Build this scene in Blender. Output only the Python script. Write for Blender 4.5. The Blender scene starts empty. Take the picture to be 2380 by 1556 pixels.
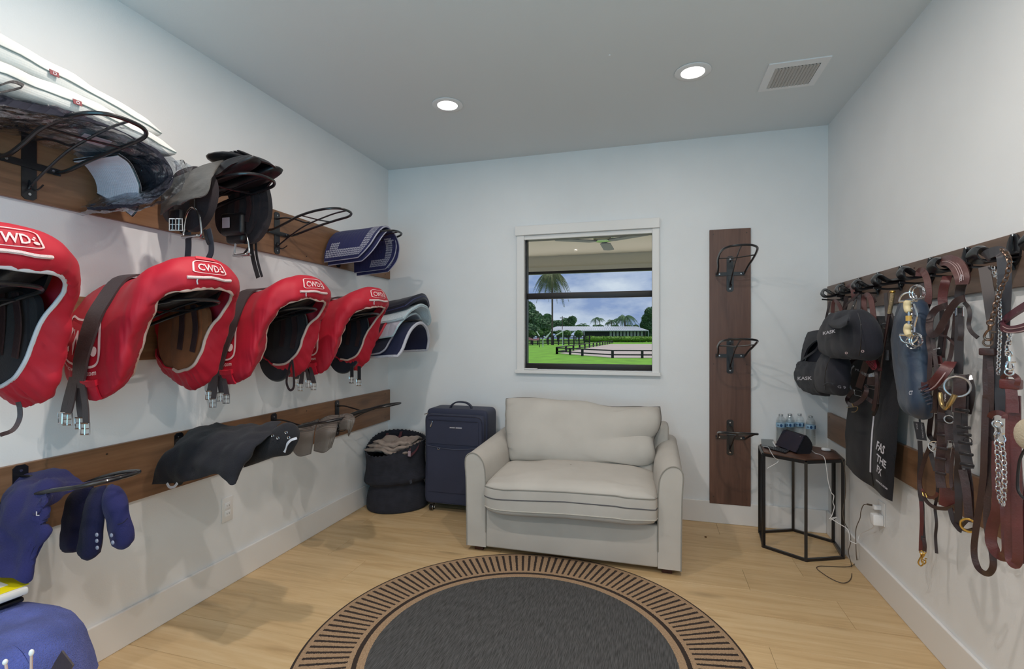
import bpy, bmesh, math, random
from mathutils import Vector, Matrix, noise
random.seed(7)
PI = math.pi
# ------------------------------------------------------------------ camera geometry (metres; frame 2380x1556)
F = 1149.0; CX = 1190.0; CY = 782.0; H0 = 1.327
TH = math.atan(327/1149.0); SN = math.sin(TH); CS = math.cos(TH)
def ray(px, py):
    a = (px-CX)/F; b = (CY-py)/F
    return (a*CS-SN, a*SN+CS, b)
def PX(px, py, x):
    d = ray(px, py); t = x/d[0]; return Vector((x, d[1]*t, H0+d[2]*t))
def PY(px, py, y):
    d = ray(px, py); t = y/d[1]; return Vector((d[0]*t, y, H0+d[2]*t))
def PZ(px, py, z):
    d = ray(px, py); t = (z-H0)/d[2]; return Vector((d[0]*t, d[1]*t, z))
XL, XR, YB, YF, ZC = -2.18, 1.137, 3.785, -1.7, 2.75

scn = bpy.context.scene
cd = bpy.data.cameras.new('camera'); cam = bpy.data.objects.new('camera', cd); scn.collection.objects.link(cam)
cam.location = (0, 0, H0); cam.rotation_euler = (PI/2, 0, TH)
cd.sensor_width = 36; cd.lens = 36*F/2380; cd.shift_y = 4/2380.0
cd.clip_start = 0.02; cd.clip_end = 1000
scn.camera = cam
# ------------------------------------------------------------------ world, sun, daylight, exposure
w = bpy.data.worlds.new('sky'); scn.world = w; w.use_nodes = True
nt = w.node_tree; nt.nodes.clear()
def N(t, **k):
    n = nt.nodes.new(t)
    for a, b in k.items(): setattr(n, a, b)
    return n
out = N('ShaderNodeOutputWorld'); bg = N('ShaderNodeBackground'); tc = N('ShaderNodeTexCoord')
mp = N('ShaderNodeMapping'); mp.inputs['Scale'].default_value = (1, 1, 2.6)
n1 = N('ShaderNodeTexNoise'); n1.inputs['Scale'].default_value = 7; n1.inputs['Detail'].default_value = 9; n1.inputs['Roughness'].default_value = .55
rp = N('ShaderNodeValToRGB'); rp.color_ramp.elements[0].position = .40; rp.color_ramp.elements[1].position = .68
rp.color_ramp.elements[0].color = (.24, .335, .56, 1); rp.color_ramp.elements[1].color = (.62, .70, .80, 1)
nt.links.new(tc.outputs['Generated'], mp.inputs['Vector']); nt.links.new(mp.outputs[0], n1.inputs['Vector'])
nt.links.new(n1.outputs[0], rp.inputs[0]); nt.links.new(rp.outputs[0], bg.inputs[0]); nt.links.new(bg.outputs[0], out.inputs[0])
bg.inputs[1].default_value = 0.88
sl = bpy.data.lights.new('sun', 'SUN'); sl.energy = 2.6; sl.angle = .05; sl.color = (1, .96, .88)
so = bpy.data.objects.new('sun', sl); scn.collection.objects.link(so); so.location = (20, 30, 40)
so.rotation_euler = Vector((.35, .35, .85)).to_track_quat('Z', 'Y').to_euler()
# daylight entering through the glazed doorway behind the camera
dl = bpy.data.lights.new('doorway_daylight', 'AREA'); dl.shape = 'RECTANGLE'; dl.size = 2.5; dl.size_y = 2.0; dl.energy = 44; dl.color = (.24, .76, 1.0)
do = bpy.data.objects.new('doorway_daylight', dl); scn.collection.objects.link(do); do.location = (-.5, YF+.05, 1.15); do.rotation_euler = (PI/2+1.0, 0, .85)
vs = scn.view_settings; vs.view_transform = 'Standard'; vs.look = 'None'; vs.gamma = 1; vs.exposure = 0.22; vs.use_curve_mapping = False
scn.display_settings.display_device = 'sRGB'

# ------------------------------------------------------------------ materials
def srgb(r, g, b):
    f = lambda c: ((c/255+.055)/1.055)**2.4 if c > 10 else c/255/12.92
    return (f(r), f(g), f(b), 1)
MATS = {}
def mat(name, col, rough=.6, metal=0, vary=.0, vscale=8, bump=0, bscale=60, sheen=0, stretch=(1, 1, 1), coat=0, emit=None, estr=0, trans=0, ior=1.45, objrand=0, col2=None):
    if name in MATS: return MATS[name]
    m = bpy.data.materials.new(name); m.use_nodes = True; t = m.node_tree; b = t.nodes['Principled BSDF']
    c = srgb(*col); b.inputs['Base Color'].default_value = c; b.inputs['Roughness'].default_value = rough
    b.inputs['Metallic'].default_value = metal
    if sheen: b.inputs['Sheen Weight'].default_value = sheen*.25
    if coat: b.inputs['Coat Weight'].default_value = coat
    if trans: b.inputs['Transmission Weight'].default_value = trans; b.inputs['IOR'].default_value = ior
    if emit: b.inputs['Emission Color'].default_value = (*emit, 1); b.inputs['Emission Strength'].default_value = estr
    L = t.links.new
    if vary or bump or objrand:
        g = t.nodes.new('ShaderNodeTexCoord'); mpn = t.nodes.new('ShaderNodeMapping'); mpn.inputs['Scale'].default_value = stretch
        L(g.outputs['Object'], mpn.inputs[0])
    if vary:
        nn = t.nodes.new('ShaderNodeTexNoise'); nn.inputs['Scale'].default_value = vscale; nn.inputs['Detail'].default_value = 6
        L(mpn.outputs[0], nn.inputs['Vector'])
        r = t.nodes.new('ShaderNodeValToRGB'); r.color_ramp.elements[0].position = .32; r.color_ramp.elements[1].position = .68
        if col2: c2 = srgb(*col2); lo, hi = c, c2
        else:
            lo = tuple(x*(1-vary) for x in c[:3])+(1,); hi = tuple(min(1, x*(1+vary)) for x in c[:3])+(1,)
        r.color_ramp.elements[0].color = lo; r.color_ramp.elements[1].color = hi
        L(nn.outputs[0], r.inputs[0]); last = r.outputs[0]
    else:
        last = None
    if objrand:
        oi = t.nodes.new('ShaderNodeObjectInfo'); mr = t.nodes.new('ShaderNodeMapRange'); mr.inputs['To Min'].default_value = 1-objrand; mr.inputs['To Max'].default_value = 1+objrand
        L(oi.outputs['Random'], mr.inputs[0]); hs = t.nodes.new('ShaderNodeHueSaturation'); hs.inputs['Color'].default_value = c
        if last: L(last, hs.inputs['Color'])
        L(mr.outputs[0], hs.inputs['Value']); last = hs.outputs[0]
    if last: L(last, b.inputs['Base Color'])
    if bump:
        nb = t.nodes.new('ShaderNodeTexNoise'); nb.inputs['Scale'].default_value = bscale; nb.inputs['Detail'].default_value = 4
        L(mpn.outputs[0], nb.inputs['Vector']); bp = t.nodes.new('ShaderNodeBump'); bp.inputs['Strength'].default_value = bump; bp.inputs['Distance'].default_value = .01
        L(nb.outputs[0], bp.inputs['Height']); L(bp.outputs[0], b.inputs['Normal'])
    MATS[name] = m; return m
def weave(name, col, scale=260, rough=.85, depth=.35, vary=.12, c2=None, sheen=.3):
    m = mat(name, col, rough, vary=vary, vscale=5, sheen=sheen, col2=c2)
    t = m.node_tree; L = t.links.new; b = t.nodes['Principled BSDF']
    if t.nodes.get('wv'): return m
    g = t.nodes.new('ShaderNodeTexCoord'); g.name = 'wv'
    hs = []
    for d in ('X', 'Y', 'Z'):
        wv = t.nodes.new('ShaderNodeTexWave'); wv.bands_direction = d; wv.inputs['Scale'].default_value = scale/6.28; wv.inputs['Distortion'].default_value = 1.2
        L(g.outputs['Object'], wv.inputs['Vector']); hs.append(wv)
    a1 = t.nodes.new('ShaderNodeMath'); L(hs[0].outputs['Fac'], a1.inputs[0]); L(hs[1].outputs['Fac'], a1.inputs[1])
    a2 = t.nodes.new('ShaderNodeMath'); L(a1.outputs[0], a2.inputs[0]); L(hs[2].outputs['Fac'], a2.inputs[1])
    bp = t.nodes.new('ShaderNodeBump'); bp.inputs['Strength'].default_value = depth; bp.inputs['Distance'].default_value = .002
    L(a2.outputs[0], bp.inputs['Height']); L(bp.outputs[0], b.inputs['Normal'])
    return m
def film(name, tint=(.9, .93, .95), fac=.12, rough=.12, bump=.6, edge=.45):
    if name in MATS: return MATS[name]
    m = bpy.data.materials.new(name); m.use_nodes = True; t = m.node_tree; L = t.links.new
    for n in list(t.nodes): t.nodes.remove(n)
    o = t.nodes.new('ShaderNodeOutputMaterial'); mx = t.nodes.new('ShaderNodeMixShader'); tr = t.nodes.new('ShaderNodeBsdfTransparent'); gl = t.nodes.new('ShaderNodeBsdfGlossy')
    tr.inputs[0].default_value = (*tint, 1); gl.inputs['Roughness'].default_value = rough
    lw = t.nodes.new('ShaderNodeLayerWeight'); lw.inputs['Blend'].default_value = .25
    ma = t.nodes.new('ShaderNodeMath'); ma.operation = 'MULTIPLY_ADD'; ma.inputs[1].default_value = edge; ma.inputs[2].default_value = fac; ma.use_clamp = True
    L(lw.outputs['Facing'], ma.inputs[0]); L(ma.outputs[0], mx.inputs[0]); L(tr.outputs[0], mx.inputs[1]); L(gl.outputs[0], mx.inputs[2]); L(mx.outputs[0], o.inputs[0])
    if bump:
        g = t.nodes.new('ShaderNodeTexCoord'); nb = t.nodes.new('ShaderNodeTexNoise'); nb.inputs['Scale'].default_value = 22; nb.inputs['Detail'].default_value = 5
        bp = t.nodes.new('ShaderNodeBump'); bp.inputs['Strength'].default_value = bump; bp.inputs['Distance'].default_value = .02
        L(g.outputs['Object'], nb.inputs['Vector']); L(nb.outputs[0], bp.inputs['Height']); L(bp.outputs[0], gl.inputs['Normal']); L(bp.outputs[0], lw.inputs['Normal'])
    MATS[name] = m; return m

# ------------------------------------------------------------------ geometry helpers
def cr(P, n=6, closed=False):
    P = [Vector(p) for p in P]; m = len(P); R = []
    if m < 3: 
        return [P[0].lerp(P[-1], i/n) for i in range(n+1)]
    segs = m if closed else m-1
    for i in range(segs):
        if closed: a, b, c, d = P[(i-1) % m], P[i], P[(i+1) % m], P[(i+2) % m]
        else:
            b, c = P[i], P[i+1]; a = P[i-1] if i else b*2-c; d = P[i+2] if i+2 < m else c*2-b
        for k in range(n):
            t = k/n
            R.append(.5*((2*b)+(c-a)*t+(2*a-5*b+4*c-d)*t*t+(3*b-a-3*c+d)*t**3))
    if not closed: R.append(P[-1].copy())
    return R
def refine(g, nu, nv):
    rows = [cr(r, nv) for r in g]
    cols = [cr([rows[i][j] for i in range(len(rows))], nu) for j in range(len(rows[0]))]
    return [[cols[j][i] for j in range(len(cols))] for i in range(len(cols[0]))]
def gnormals(g):
    nu, nv = len(g), len(g[0]); R = []
    for i in range(nu):
        r = []
        for j in range(nv):
            du = g[min(i+1, nu-1)][j]-g[max(i-1, 0)][j]; dv = g[i][min(j+1, nv-1)]-g[i][max(j-1, 0)]
            n = du.cross(dv); r.append(n.normalized() if n.length > 1e-12 else Vector((0, 0, 1)))
        R.append(r)
    return R
def wrinkle(g, amp=.006, sc=9, seed=0, st=(1, 1, 1)):
    nn = gnormals(g)
    return [[g[i][j]+nn[i][j]*amp*(noise.noise(Vector((g[i][j].x*sc*st[0]+seed, g[i][j].y*sc*st[1], g[i][j].z*sc*st[2]))) + .5*noise.noise(Vector((g[i][j].x*sc*2.3*st[0]+seed+5, g[i][j].y*sc*2.3*st[1], g[i][j].z*sc*2.3*st[2])))) for j in range(len(g[0]))] for i in range(len(g))]
class G:
    def __init__(s): s.v = []; s.f = []
    def add(s, v, f):
        o = len(s.v); s.v += [Vector(p) for p in v]; s.f += [tuple(i+o for i in q) for q in f]; return s
    def box(s, lo, hi, M=None):
        x0, y0, z0 = lo; x1, y1, z1 = hi
        v = [Vector(p) for p in ((x0, y0, z0), (x1, y0, z0), (x1, y1, z0), (x0, y1, z0), (x0, y0, z1), (x1, y0, z1), (x1, y1, z1), (x0, y1, z1))]
        if M: v = [M @ p for p in v]
        return s.add(v, [(0, 3, 2, 1), (4, 5, 6, 7), (0, 1, 5, 4), (1, 2, 6, 5), (2, 3, 7, 6), (3, 0, 4, 7)])
    def rbox(s, lo, hi, r=.005, seg=2, M=None):
        bm = bmesh.new(); bmesh.ops.create_cube(bm, size=1)
        lo = Vector(lo); hi = Vector(hi); c = (lo+hi)/2; d = hi-lo
        for q in bm.verts: q.co = Vector((q.co.x*d.x, q.co.y*d.y, q.co.z*d.z))+c
        r = min(r, min(d)*.49)
        bmesh.ops.bevel(bm, geom=list(bm.edges), offset=r, segments=seg, profile=.5, affect='EDGES')
        bm.verts.ensure_lookup_table(); v = [q.co.copy() for q in bm.verts]
        if M: v = [M @ p for p in v]
        f = [tuple(x.index for x in fc.verts) for fc in bm.faces]; bm.free()
        return s.add(v, f)
    def tube(s, P, r, seg=8, closed=False, flat=None):
        P = [Vector(p) for p in P]; m = len(P); R = r if isinstance(r, (list, tuple)) else [r]*m
        T = []
        for i in range(m):
            a = P[(i-1) % m] if (closed or i) else P[0]; b = P[(i+1) % m] if (closed or i < m-1) else P[-1]
            t = b-a; T.append(t.normalized() if t.length > 1e-9 else Vector((0, 0, 1)))
        u = T[0].orthogonal().normalized(); v = []; f = []
        for i in range(m):
            u = (u-T[i]*u.dot(T[i])); u = u.normalized() if u.length > 1e-6 else T[i].orthogonal().normalized()
            w_ = T[i].cross(u)
            for k in range(seg):
                a = 2*PI*k/seg; v.append(P[i]+(u*math.cos(a)+w_*math.sin(a))*R[i])
        n = m if closed else m-1
        for i in range(n):
            for k in range(seg):
                a = i*seg+k; b = i*seg+(k+1) % seg; c = ((i+1) % m)*seg+(k+1) % seg; d = ((i+1) % m)*seg+k
                f.append((a, b, c, d))
        if not closed: f.append(tuple(range(seg-1, -1, -1))); f.append(tuple((m-1)*seg+k for k in range(seg)))
        return s.add(v, f)
    def ribbon(s, P, wd, th, nrm=(1, 0, 0), closed=False):
        P = [Vector(p) for p in P]; m = len(P); W = wd if isinstance(wd, (list, tuple)) else [wd]*m; nrm = Vector(nrm).normalized(); v = []; f = []
        for i in range(m):
            a = P[(i-1) % m] if (closed or i) else P[0]; b = P[(i+1) % m] if (closed or i < m-1) else P[-1]
            t = (b-a).normalized(); sd = t.cross(nrm)
            sd = sd.normalized() if sd.length > .15 else Vector((0, 0, 1)).cross(t).normalized()
            n2 = sd.cross(t).normalized(); h = W[min(i, len(W)-1)]/2
            v += [P[i]+sd*h+n2*th/2, P[i]-sd*h+n2*th/2, P[i]-sd*h-n2*th/2, P[i]+sd*h-n2*th/2]
        n = m if closed else m-1
        for i in range(n):
            a = i*4; c = ((i+1) % m)*4
            for k in range(4): f.append((a+k, a+(k+1) % 4, c+(k+1) % 4, c+k))
        if not closed: f.append((3, 2, 1, 0)); a = (m-1)*4; f.append((a, a+1, a+2, a+3))
        return s.add(v, f)
    def band(s, P, sides, wd, th):
        """strip following P whose width runs along the given side vectors"""
        P = [Vector(p) for p in P]; m = len(P); v = []; f = []
        for i in range(m):
            sd = Vector(sides[i] if isinstance(sides, list) else sides).normalized()
            a = P[max(i-1, 0)]; b = P[min(i+1, m-1)]; n2 = sd.cross((b-a)).normalized(); h = (wd[i] if isinstance(wd, list) else wd)/2
            v += [P[i]+sd*h+n2*th/2, P[i]-sd*h+n2*th/2, P[i]-sd*h-n2*th/2, P[i]+sd*h-n2*th/2]
        for i in range(m-1):
            a = i*4; c = a+4
            for k in range(4): f.append((a+k, a+(k+1) % 4, c+(k+1) % 4, c+k))
        f.append((3, 2, 1, 0)); a = (m-1)*4; f.append((a, a+1, a+2, a+3))
        return s.add(v, f)
    def lathe(s, prof, c=(0, 0, 0), seg=24, M=None, fn=None):
        v = []; f = []; m = len(prof); c = Vector(c)
        for i, (r, z) in enumerate(prof):
            for k in range(seg):
                a = 2*PI*k/seg; p = Vector((r*math.cos(a), r*math.sin(a), z))
                if fn: p = fn(p, a, i)
                if M: p = M @ p
                v.append(p+c)
        for i in range(m-1):
            for k in range(seg): f.append((i*seg+k, i*seg+(k+1) % seg, (i+1)*seg+(k+1) % seg, (i+1)*seg+k))
        if prof[0][0] > 1e-5: f.append(tuple(range(seg-1, -1, -1)))
        if prof[-1][0] > 1e-5: f.append(tuple((m-1)*seg+k for k in range(seg)))
        return s.add(v, f)
    def sheet(s, g, th):
        """closed slab of thickness th built on a grid of points"""
        nn = gnormals(g); nu, nv = len(g), len(g[0])
        tf = th if callable(th) else (lambda i, j: th)
        A = [g[i][j]+nn[i][j]*tf(i, j)/2 for i in range(nu) for j in range(nv)]; B = [g[i][j]-nn[i][j]*tf(i, j)/2 for i in range(nu) for j in range(nv)]
        o = nu*nv; f = []
        for i in range(nu-1):
            for j in range(nv-1):
                a, b, c, d = i*nv+j, i*nv+j+1, (i+1)*nv+j+1, (i+1)*nv+j
                f.append((a, d, c, b)); f.append((a+o, b+o, c+o, d+o))
        ring = [j for j in range(nv)]+[i*nv+nv-1 for i in range(1, nu)]+[(nu-1)*nv+j for j in range(nv-2, -1, -1)]+[i*nv for i in range(nu-2, 0, -1)]
        for k in range(len(ring)):
            a = ring[k]; b = ring[(k+1) % len(ring)]; f.append((a, b, b+o, a+o))
        return s.add(A+B, f)
    def pillow(s, g, th, e=.5):
        nu, nv = len(g), len(g[0])
        def tf(i, j):
            u = abs(2*i/(nu-1)-1); v = abs(2*j/(nv-1)-1)
            return max(.0015, th*((1-u**4)*(1-v**4))**e)
        return s.sheet(g, tf)
    def prism(s, poly, ax, a, b):
        """poly = list of 2D points, extruded along axis ax from a to b"""
        n = len(poly)
        def P(p, t):
            return {'x': Vector((t, p[0], p[1])), 'y': Vector((p[0], t, p[1])), 'z': Vector((p[0], p[1], t))}[ax]
        v = [P(p, a) for p in poly]+[P(p, b) for p in poly]
        f = [tuple(range(n)), tuple(range(2*n-1, n-1, -1))]+[(i, i+n, (i+1) % n+n, (i+1) % n) for i in range(n)]
        return s.add(v, f)
    def superell(s, c, d, e1=.3, e2=.5, nu=28, nv=40, fn=None):
        c = Vector(c); v = []; f = []
        sp = lambda x, e: math.copysign(abs(x)**e, x)
        for i in range(nu+1):
            a = -PI/2+PI*i/nu
            for j in range(nv):
                b = 2*PI*j/nv
                p = Vector((d[0]*sp(math.cos(a), e2)*sp(math.cos(b), e1), d[1]*sp(math.cos(a), e2)*sp(math.sin(b), e1), d[2]*sp(math.sin(a), e2)))
                if fn: p = fn(p)
                v.append(p+c)
        for i in range(nu):
            for j in range(nv): f.append((i*nv+j, i*nv+(j+1) % nv, (i+1)*nv+(j+1) % nv, (i+1)*nv+j))
        return s.add(v, f)
    def torus(s, c, R, r, ax=(0, 0, 1), seg=20, rs=6, sx=1, sy=1):
        ax = Vector(ax).normalized(); u = ax.orthogonal().normalized()
        if abs(ax.z) < .9: u = Vector((0, 0, 1)).cross(ax).normalized()
        w_ = ax.cross(u); c = Vector(c)
        return s.tube([c+u*R*sx*math.cos(2*PI*k/seg)+w_*R*sy*math.sin(2*PI*k/seg) for k in range(seg)], r, rs, closed=True)
    def ell(s, c, d, M=None, seg=16, rings=10, cut=None):
        return s.lathe([(max(1e-6, math.cos(-PI/2+PI*i/rings)), math.sin(-PI/2+PI*i/rings)) for i in range(rings+1)], c, seg, M=(M or Matrix.Identity(3)) @ Matrix.Diagonal(Vector(d)))

COL = scn.collection.objects
WO = {}
def make(name, g, m, parent=None, smooth=True, local=False, kind=None, label=None, autos=True):
    me = bpy.data.meshes.new(name)
    off = Vector((0, 0, 0)) if (local or parent is None) else WO[parent.name]
    me.from_pydata([tuple(p-off) for p in g.v], [], g.f); me.validate(); 
    bm = bmesh.new(); bm.from_mesh(me); bmesh.ops.remove_doubles(bm, verts=bm.verts, dist=1e-6); bmesh.ops.recalc_face_normals(bm, faces=bm.faces)
    if smooth:
        for fc in bm.faces: fc.smooth = True
        for e in bm.edges:
            if len(e.link_faces) == 2 and e.calc_face_angle(0) > .75: e.smooth = False
    bm.to_mesh(me); bm.free()
    me.materials.append(m)
    o = bpy.data.objects.new(name, me); COL.link(o)
    if parent is not None: o.parent = parent
    WO[o.name] = off if not local else (WO[parent.name] if parent else Vector((0, 0, 0)))
    if kind: o['kind'] = kind
    if label: o['label'] = label
    return o
def thing(name, label, cat, loc=(0, 0, 0), group=None, rotz=0):
    o = bpy.data.objects.new(name, None); COL.link(o); o.location = loc; o.rotation_euler = (0, 0, rotz)
    o.empty_display_size = .05
    o['label'] = label; o['category'] = cat
    if group: o['group'] = group
    WO[o.name] = Vector(loc); return o
def solo(name, g, m, label, cat, group=None, **k):
    o = make(name, g, m, **k); o['label'] = label; o['category'] = cat
    if group: o['group'] = group
    # put the origin at the base of the mesh
    xs = [q.co for q in o.data.vertices]; c = Vector((sum(p.x for p in xs)/len(xs), sum(p.y for p in xs)/len(xs), min(p.z for p in xs)))
    o.data.transform(Matrix.Translation(-c)); o.location = c; WO[o.name] = c
    return o
def dup(o, loc=None, label=None, rotz=None, group=None):
    c = o.copy(); COL.link(c)
    if loc is not None: c.location = loc
    if rotz is not None: c.rotation_euler = (0, 0, rotz)
    if label: c['label'] = label
    if group: c['group'] = group
    WO[c.name] = Vector(c.location)
    def rec(s, d):
        for ch in list(s.children):
            if ch == d: continue
            q = ch.copy(); COL.link(q); q.parent = d; rec(ch, q)
    rec(o, c); return c
def text_geo(txt, fn, size=1.0, bold=0, th=None):
    """letters as a mesh; fn maps (x, y) of the text plane to a 3D point"""
    cu = bpy.data.curves.new('t', 'FONT'); cu.body = txt; cu.size = size; cu.resolution_u = 2; cu.offset = bold; cu.fill_mode = 'FRONT'
    ob = bpy.data.objects.new('t', cu); COL.link(ob); bpy.context.view_layer.update()
    dg = bpy.context.evaluated_depsgraph_get(); me = bpy.data.meshes.new_from_object(ob.evaluated_get(dg))
    bm = bmesh.new(); bm.from_mesh(me)
    v = [Vector(q.co) for q in bm.verts]; bm.verts.index_update(); f = [tuple(x.index for x in fc.verts) for fc in bm.faces]; bm.free()
    bpy.data.objects.remove(ob); bpy.data.curves.remove(cu); bpy.data.meshes.remove(me)
    wd = max(p.x for p in v) if v else 1
    g = G(); g.add([fn(p.x/wd, p.y/size) for p in v], f); return g
def rring(x0, y0, x1, y1, r, n=6):
    P = []
    for cx_, cy_, a0 in ((x1-r, y1-r, 0), (x0+r, y1-r, 90), (x0+r, y0+r, 180), (x1-r, y0+r, 270)):
        for k in range(n+1):
            a = math.radians(a0+90*k/n); P.append((cx_+r*math.cos(a), cy_+r*math.sin(a)))
    Q = []
    for i in range(len(P)):
        a = P[i]; b = P[(i+1) % len(P)]
        m = max(1, int(math.hypot(b[0]-a[0], b[1]-a[1])/.08))
        for k in range(m): Q.append((a[0]+(b[0]-a[0])*k/m, a[1]+(b[1]-a[1])*k/m))
    return Q
def ring2d(P, wd, fn):
    m = len(P); v = []; f = []
    for i in range(m):
        a = Vector(P[(i-1) % m]); b = Vector(P[(i+1) % m]); t = (b-a).normalized(); n = Vector((-t.y, t.x)); p = Vector(P[i])
        v += [fn(*(p+n*wd/2)), fn(*(p-n*wd/2))]
    for i in range(m): f.append((2*i, 2*i+1, (2*i+3) % (2*m), (2*i+2) % (2*m)))
    return v, f
# ================================================================== ROOM
M_wall = mat('wall_paint', (234, 235, 236), .55, vary=.02, vscale=3, bump=.05, bscale=180)
M_ceil = mat('ceiling_paint', (222, 226, 228), .8, bump=.05, bscale=150)
M_trim = mat('trim_paint', (232, 230, 228), .38)
M_black = mat('black_powder_coat', (22, 22, 26), .32, bump=.04, bscale=200, coat=.3)
M_steel = mat('nickel_steel', (190, 190, 192), .22, metal=1)
M_chrome = mat('chrome', (215, 215, 218), .12, metal=1)
M_brass = mat('brass', (200, 165, 90), .25, metal=1)
M_white = mat('white_plastic', (235, 235, 236), .35)

def wood(name, c1, c2, c3, ax='Y', rough=.45, objr=.0, sc=1.0):
    m = bpy.data.materials.new(name); m.use_nodes = True; t = m.node_tree; L = t.links.new; b = t.nodes['Principled BSDF']
    g = t.nodes.new('ShaderNodeNewGeometry'); oi = t.nodes.new('ShaderNodeObjectInfo')
    sc3 = {'X': (1.1, 14, 14), 'Y': (14, 1.1, 14), 'Z': (14, 14, 1.1)}[ax]
    mu = t.nodes.new('ShaderNodeVectorMath'); mu.operation = 'MULTIPLY'; mu.inputs[1].default_value = tuple(k*sc for k in sc3); L(g.outputs['Position'], mu.inputs[0])
    cb = t.nodes.new('ShaderNodeCombineXYZ'); m2 = t.nodes.new('ShaderNodeMath'); m2.operation = 'MULTIPLY'; m2.inputs[1].default_value = 37; L(oi.outputs['Random'], m2.inputs[0])
    L(m2.outputs[0], cb.inputs[0]); L(m2.outputs[0], cb.inputs[2])
    ad = t.nodes.new('ShaderNodeVectorMath'); L(mu.outputs[0], ad.inputs[0]); L(cb.outputs[0], ad.inputs[1])
    n1 = t.nodes.new('ShaderNodeTexNoise'); n1.inputs['Scale'].default_value = 1.0; n1.inputs['Detail'].default_value = 7; n1.inputs['Distortion'].default_value = 1.4; L(ad.outputs[0], n1.inputs['Vector'])
    n2 = t.nodes.new('ShaderNodeTexNoise'); n2.inputs['Scale'].default_value = 6.0; n2.inputs['Detail'].default_value = 4; L(ad.outputs[0], n2.inputs['Vector'])
    r = t.nodes.new('ShaderNodeValToRGB'); e = r.color_ramp.elements; e[0].position = .30; e[0].color = srgb(*c1); e[1].position = .72; e[1].color = srgb(*c3); q = e.new(.5); q.color = srgb(*c2)
    mx = t.nodes.new('ShaderNodeMath'); mx.operation = 'MULTIPLY_ADD'; mx.inputs[1].default_value = .3; L(n2.outputs[0], mx.inputs[0]); 
    ms = t.nodes.new('ShaderNodeMath'); ms.operation = 'MULTIPLY'; ms.inputs[1].default_value = .72; L(n1.outputs[0], ms.inputs[0]); L(ms.outputs[0], mx.inputs[2])
    L(mx.outputs[0], r.inputs[0]); last = r.outputs[0]
    # knots
    vo = t.nodes.new('ShaderNodeTexVoronoi'); vo.inputs['Scale'].default_value = 1.0
    ms2 = t.nodes.new('ShaderNodeVectorMath'); ms2.operation = 'MULTIPLY'; ms2.inputs[1].default_value = {'X': (1.3, 4.5, 4), 'Y': (4.5, 1.3, 4), 'Z': (4, 4, 1.3)}[ax]; L(g.outputs['Position'], ms2.inputs[0])
    ad2 = t.nodes.new('ShaderNodeVectorMath'); L(ms2.outputs[0], ad2.inputs[0]); L(cb.outputs[0], ad2.inputs[1]); L(ad2.outputs[0], vo.inputs['Vector'])
    kr = t.nodes.new('ShaderNodeMapRange'); kr.inputs['From Min'].default_value = .05; kr.inputs['From Max'].default_value = .16; kr.inputs['To Min'].default_value = .55; kr.inputs['To Max'].default_value = 0; L(vo.outputs['Distance'], kr.inputs[0])
    mk = t.nodes.new('ShaderNodeMixRGB'); mk.inputs[2].default_value = srgb(*[int(c*.72) for c in c1]); L(kr.outputs[0], mk.inputs[0]); L(last, mk.inputs[1]); last = mk.outputs[0]
    if objr:
        mr = t.nodes.new('ShaderNodeMapRange'); mr.inputs['To Min'].default_value = 1-objr; mr.inputs['To Max'].default_value = 1+objr; L(oi.outputs['Random'], mr.inputs[0])
        hs = t.nodes.new('ShaderNodeHueSaturation'); L(last, hs.inputs['Color']); L(mr.outputs[0], hs.inputs['Value']); last = hs.outputs[0]
    L(last, b.inputs['Base Color']); b.inputs['Roughness'].default_value = rough
    bp = t.nodes.new('ShaderNodeBump'); bp.inputs['Strength'].default_value = .12; bp.inputs['Distance'].default_value = .003; L(n2.outputs[0], bp.inputs['Height']); L(bp.outputs[0], b.inputs['Normal'])
    MATS[name] = m; return m
M_floor = wood('oak_plank', (192, 158, 114), (212, 180, 134), (224, 196, 154), 'X', .42, .05)
M_board = wood('walnut_stained_board', (106, 76, 54), (128, 94, 68), (146, 110, 82), 'Y', .4)
M_boardz = wood('walnut_stained_board_upright', (82, 54, 44), (98, 68, 56), (112, 80, 66), 'Z', .4)
M_boarddark = wood('brown_stained_board', (88, 70, 60), (104, 84, 72), (120, 98, 84), 'Y', .4)

def struct(name, g, m, parent=None, smooth=False):
    o = make(name, g, m, parent, smooth); 
    if parent is None: o['kind'] = 'structure'
    return o
floor = struct('floor', G().box((XL-.1, YF-.1, -.12), (XR+.1, YB+.1, -.004)), mat('grout', (190, 166, 136), .8))
joints = {0: [.432], 1: [-1.643, ], 2: [.80], 3: [-.9], 4: [-1.895, .885], 5: [-1.63], 6: [.478]}
PL = 1.39
for k in range(23):
    y1 = 3.80-.245*k; y0 = y1-.245; y1 = min(y1, YB)
    if y1 < YF: break
    base = joints.get(k, [(-1.2+.43*((k*7) % 5))])[0]
    xs = [XL]+sorted(x for x in [base+PL*n for n in range(-4, 5)] if XL+.04 < x < XR-.04)+[XR]
    for a, b in zip(xs, xs[1:]):
        make('plank', G().rbox((a+.0006, max(y0, YF)+.0006, -.003), (b-.0006, y1-.0006, .0), .0007, 1), M_floor, floor, smooth=False)
T = .12
struct('ceiling', G().box((XL-T, YF-T, ZC), (XR+T, YB+T, ZC+.12)), M_ceil)
struct('wall_left', G().box((XL-T, YF, -.004), (XL, YB+T, ZC)), M_wall)
struct('wall_right', G().box((XR, YF, -.004), (XR+T, YB+T, ZC)), M_wall)
wx0, wx1, wz0, wz1 = -.975, .0, 1.068, 2.112      # window opening
g = G().box((XL, YB, -.004), (wx0, YB+T, ZC)).box((wx1, YB, -.004), (XR, YB+T, ZC)).box((wx0, YB, -.004), (wx1, YB+T, wz0)).box((wx0, YB, wz1), (wx1, YB+T, ZC))
struct('wall_back', g, M_wall)
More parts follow.
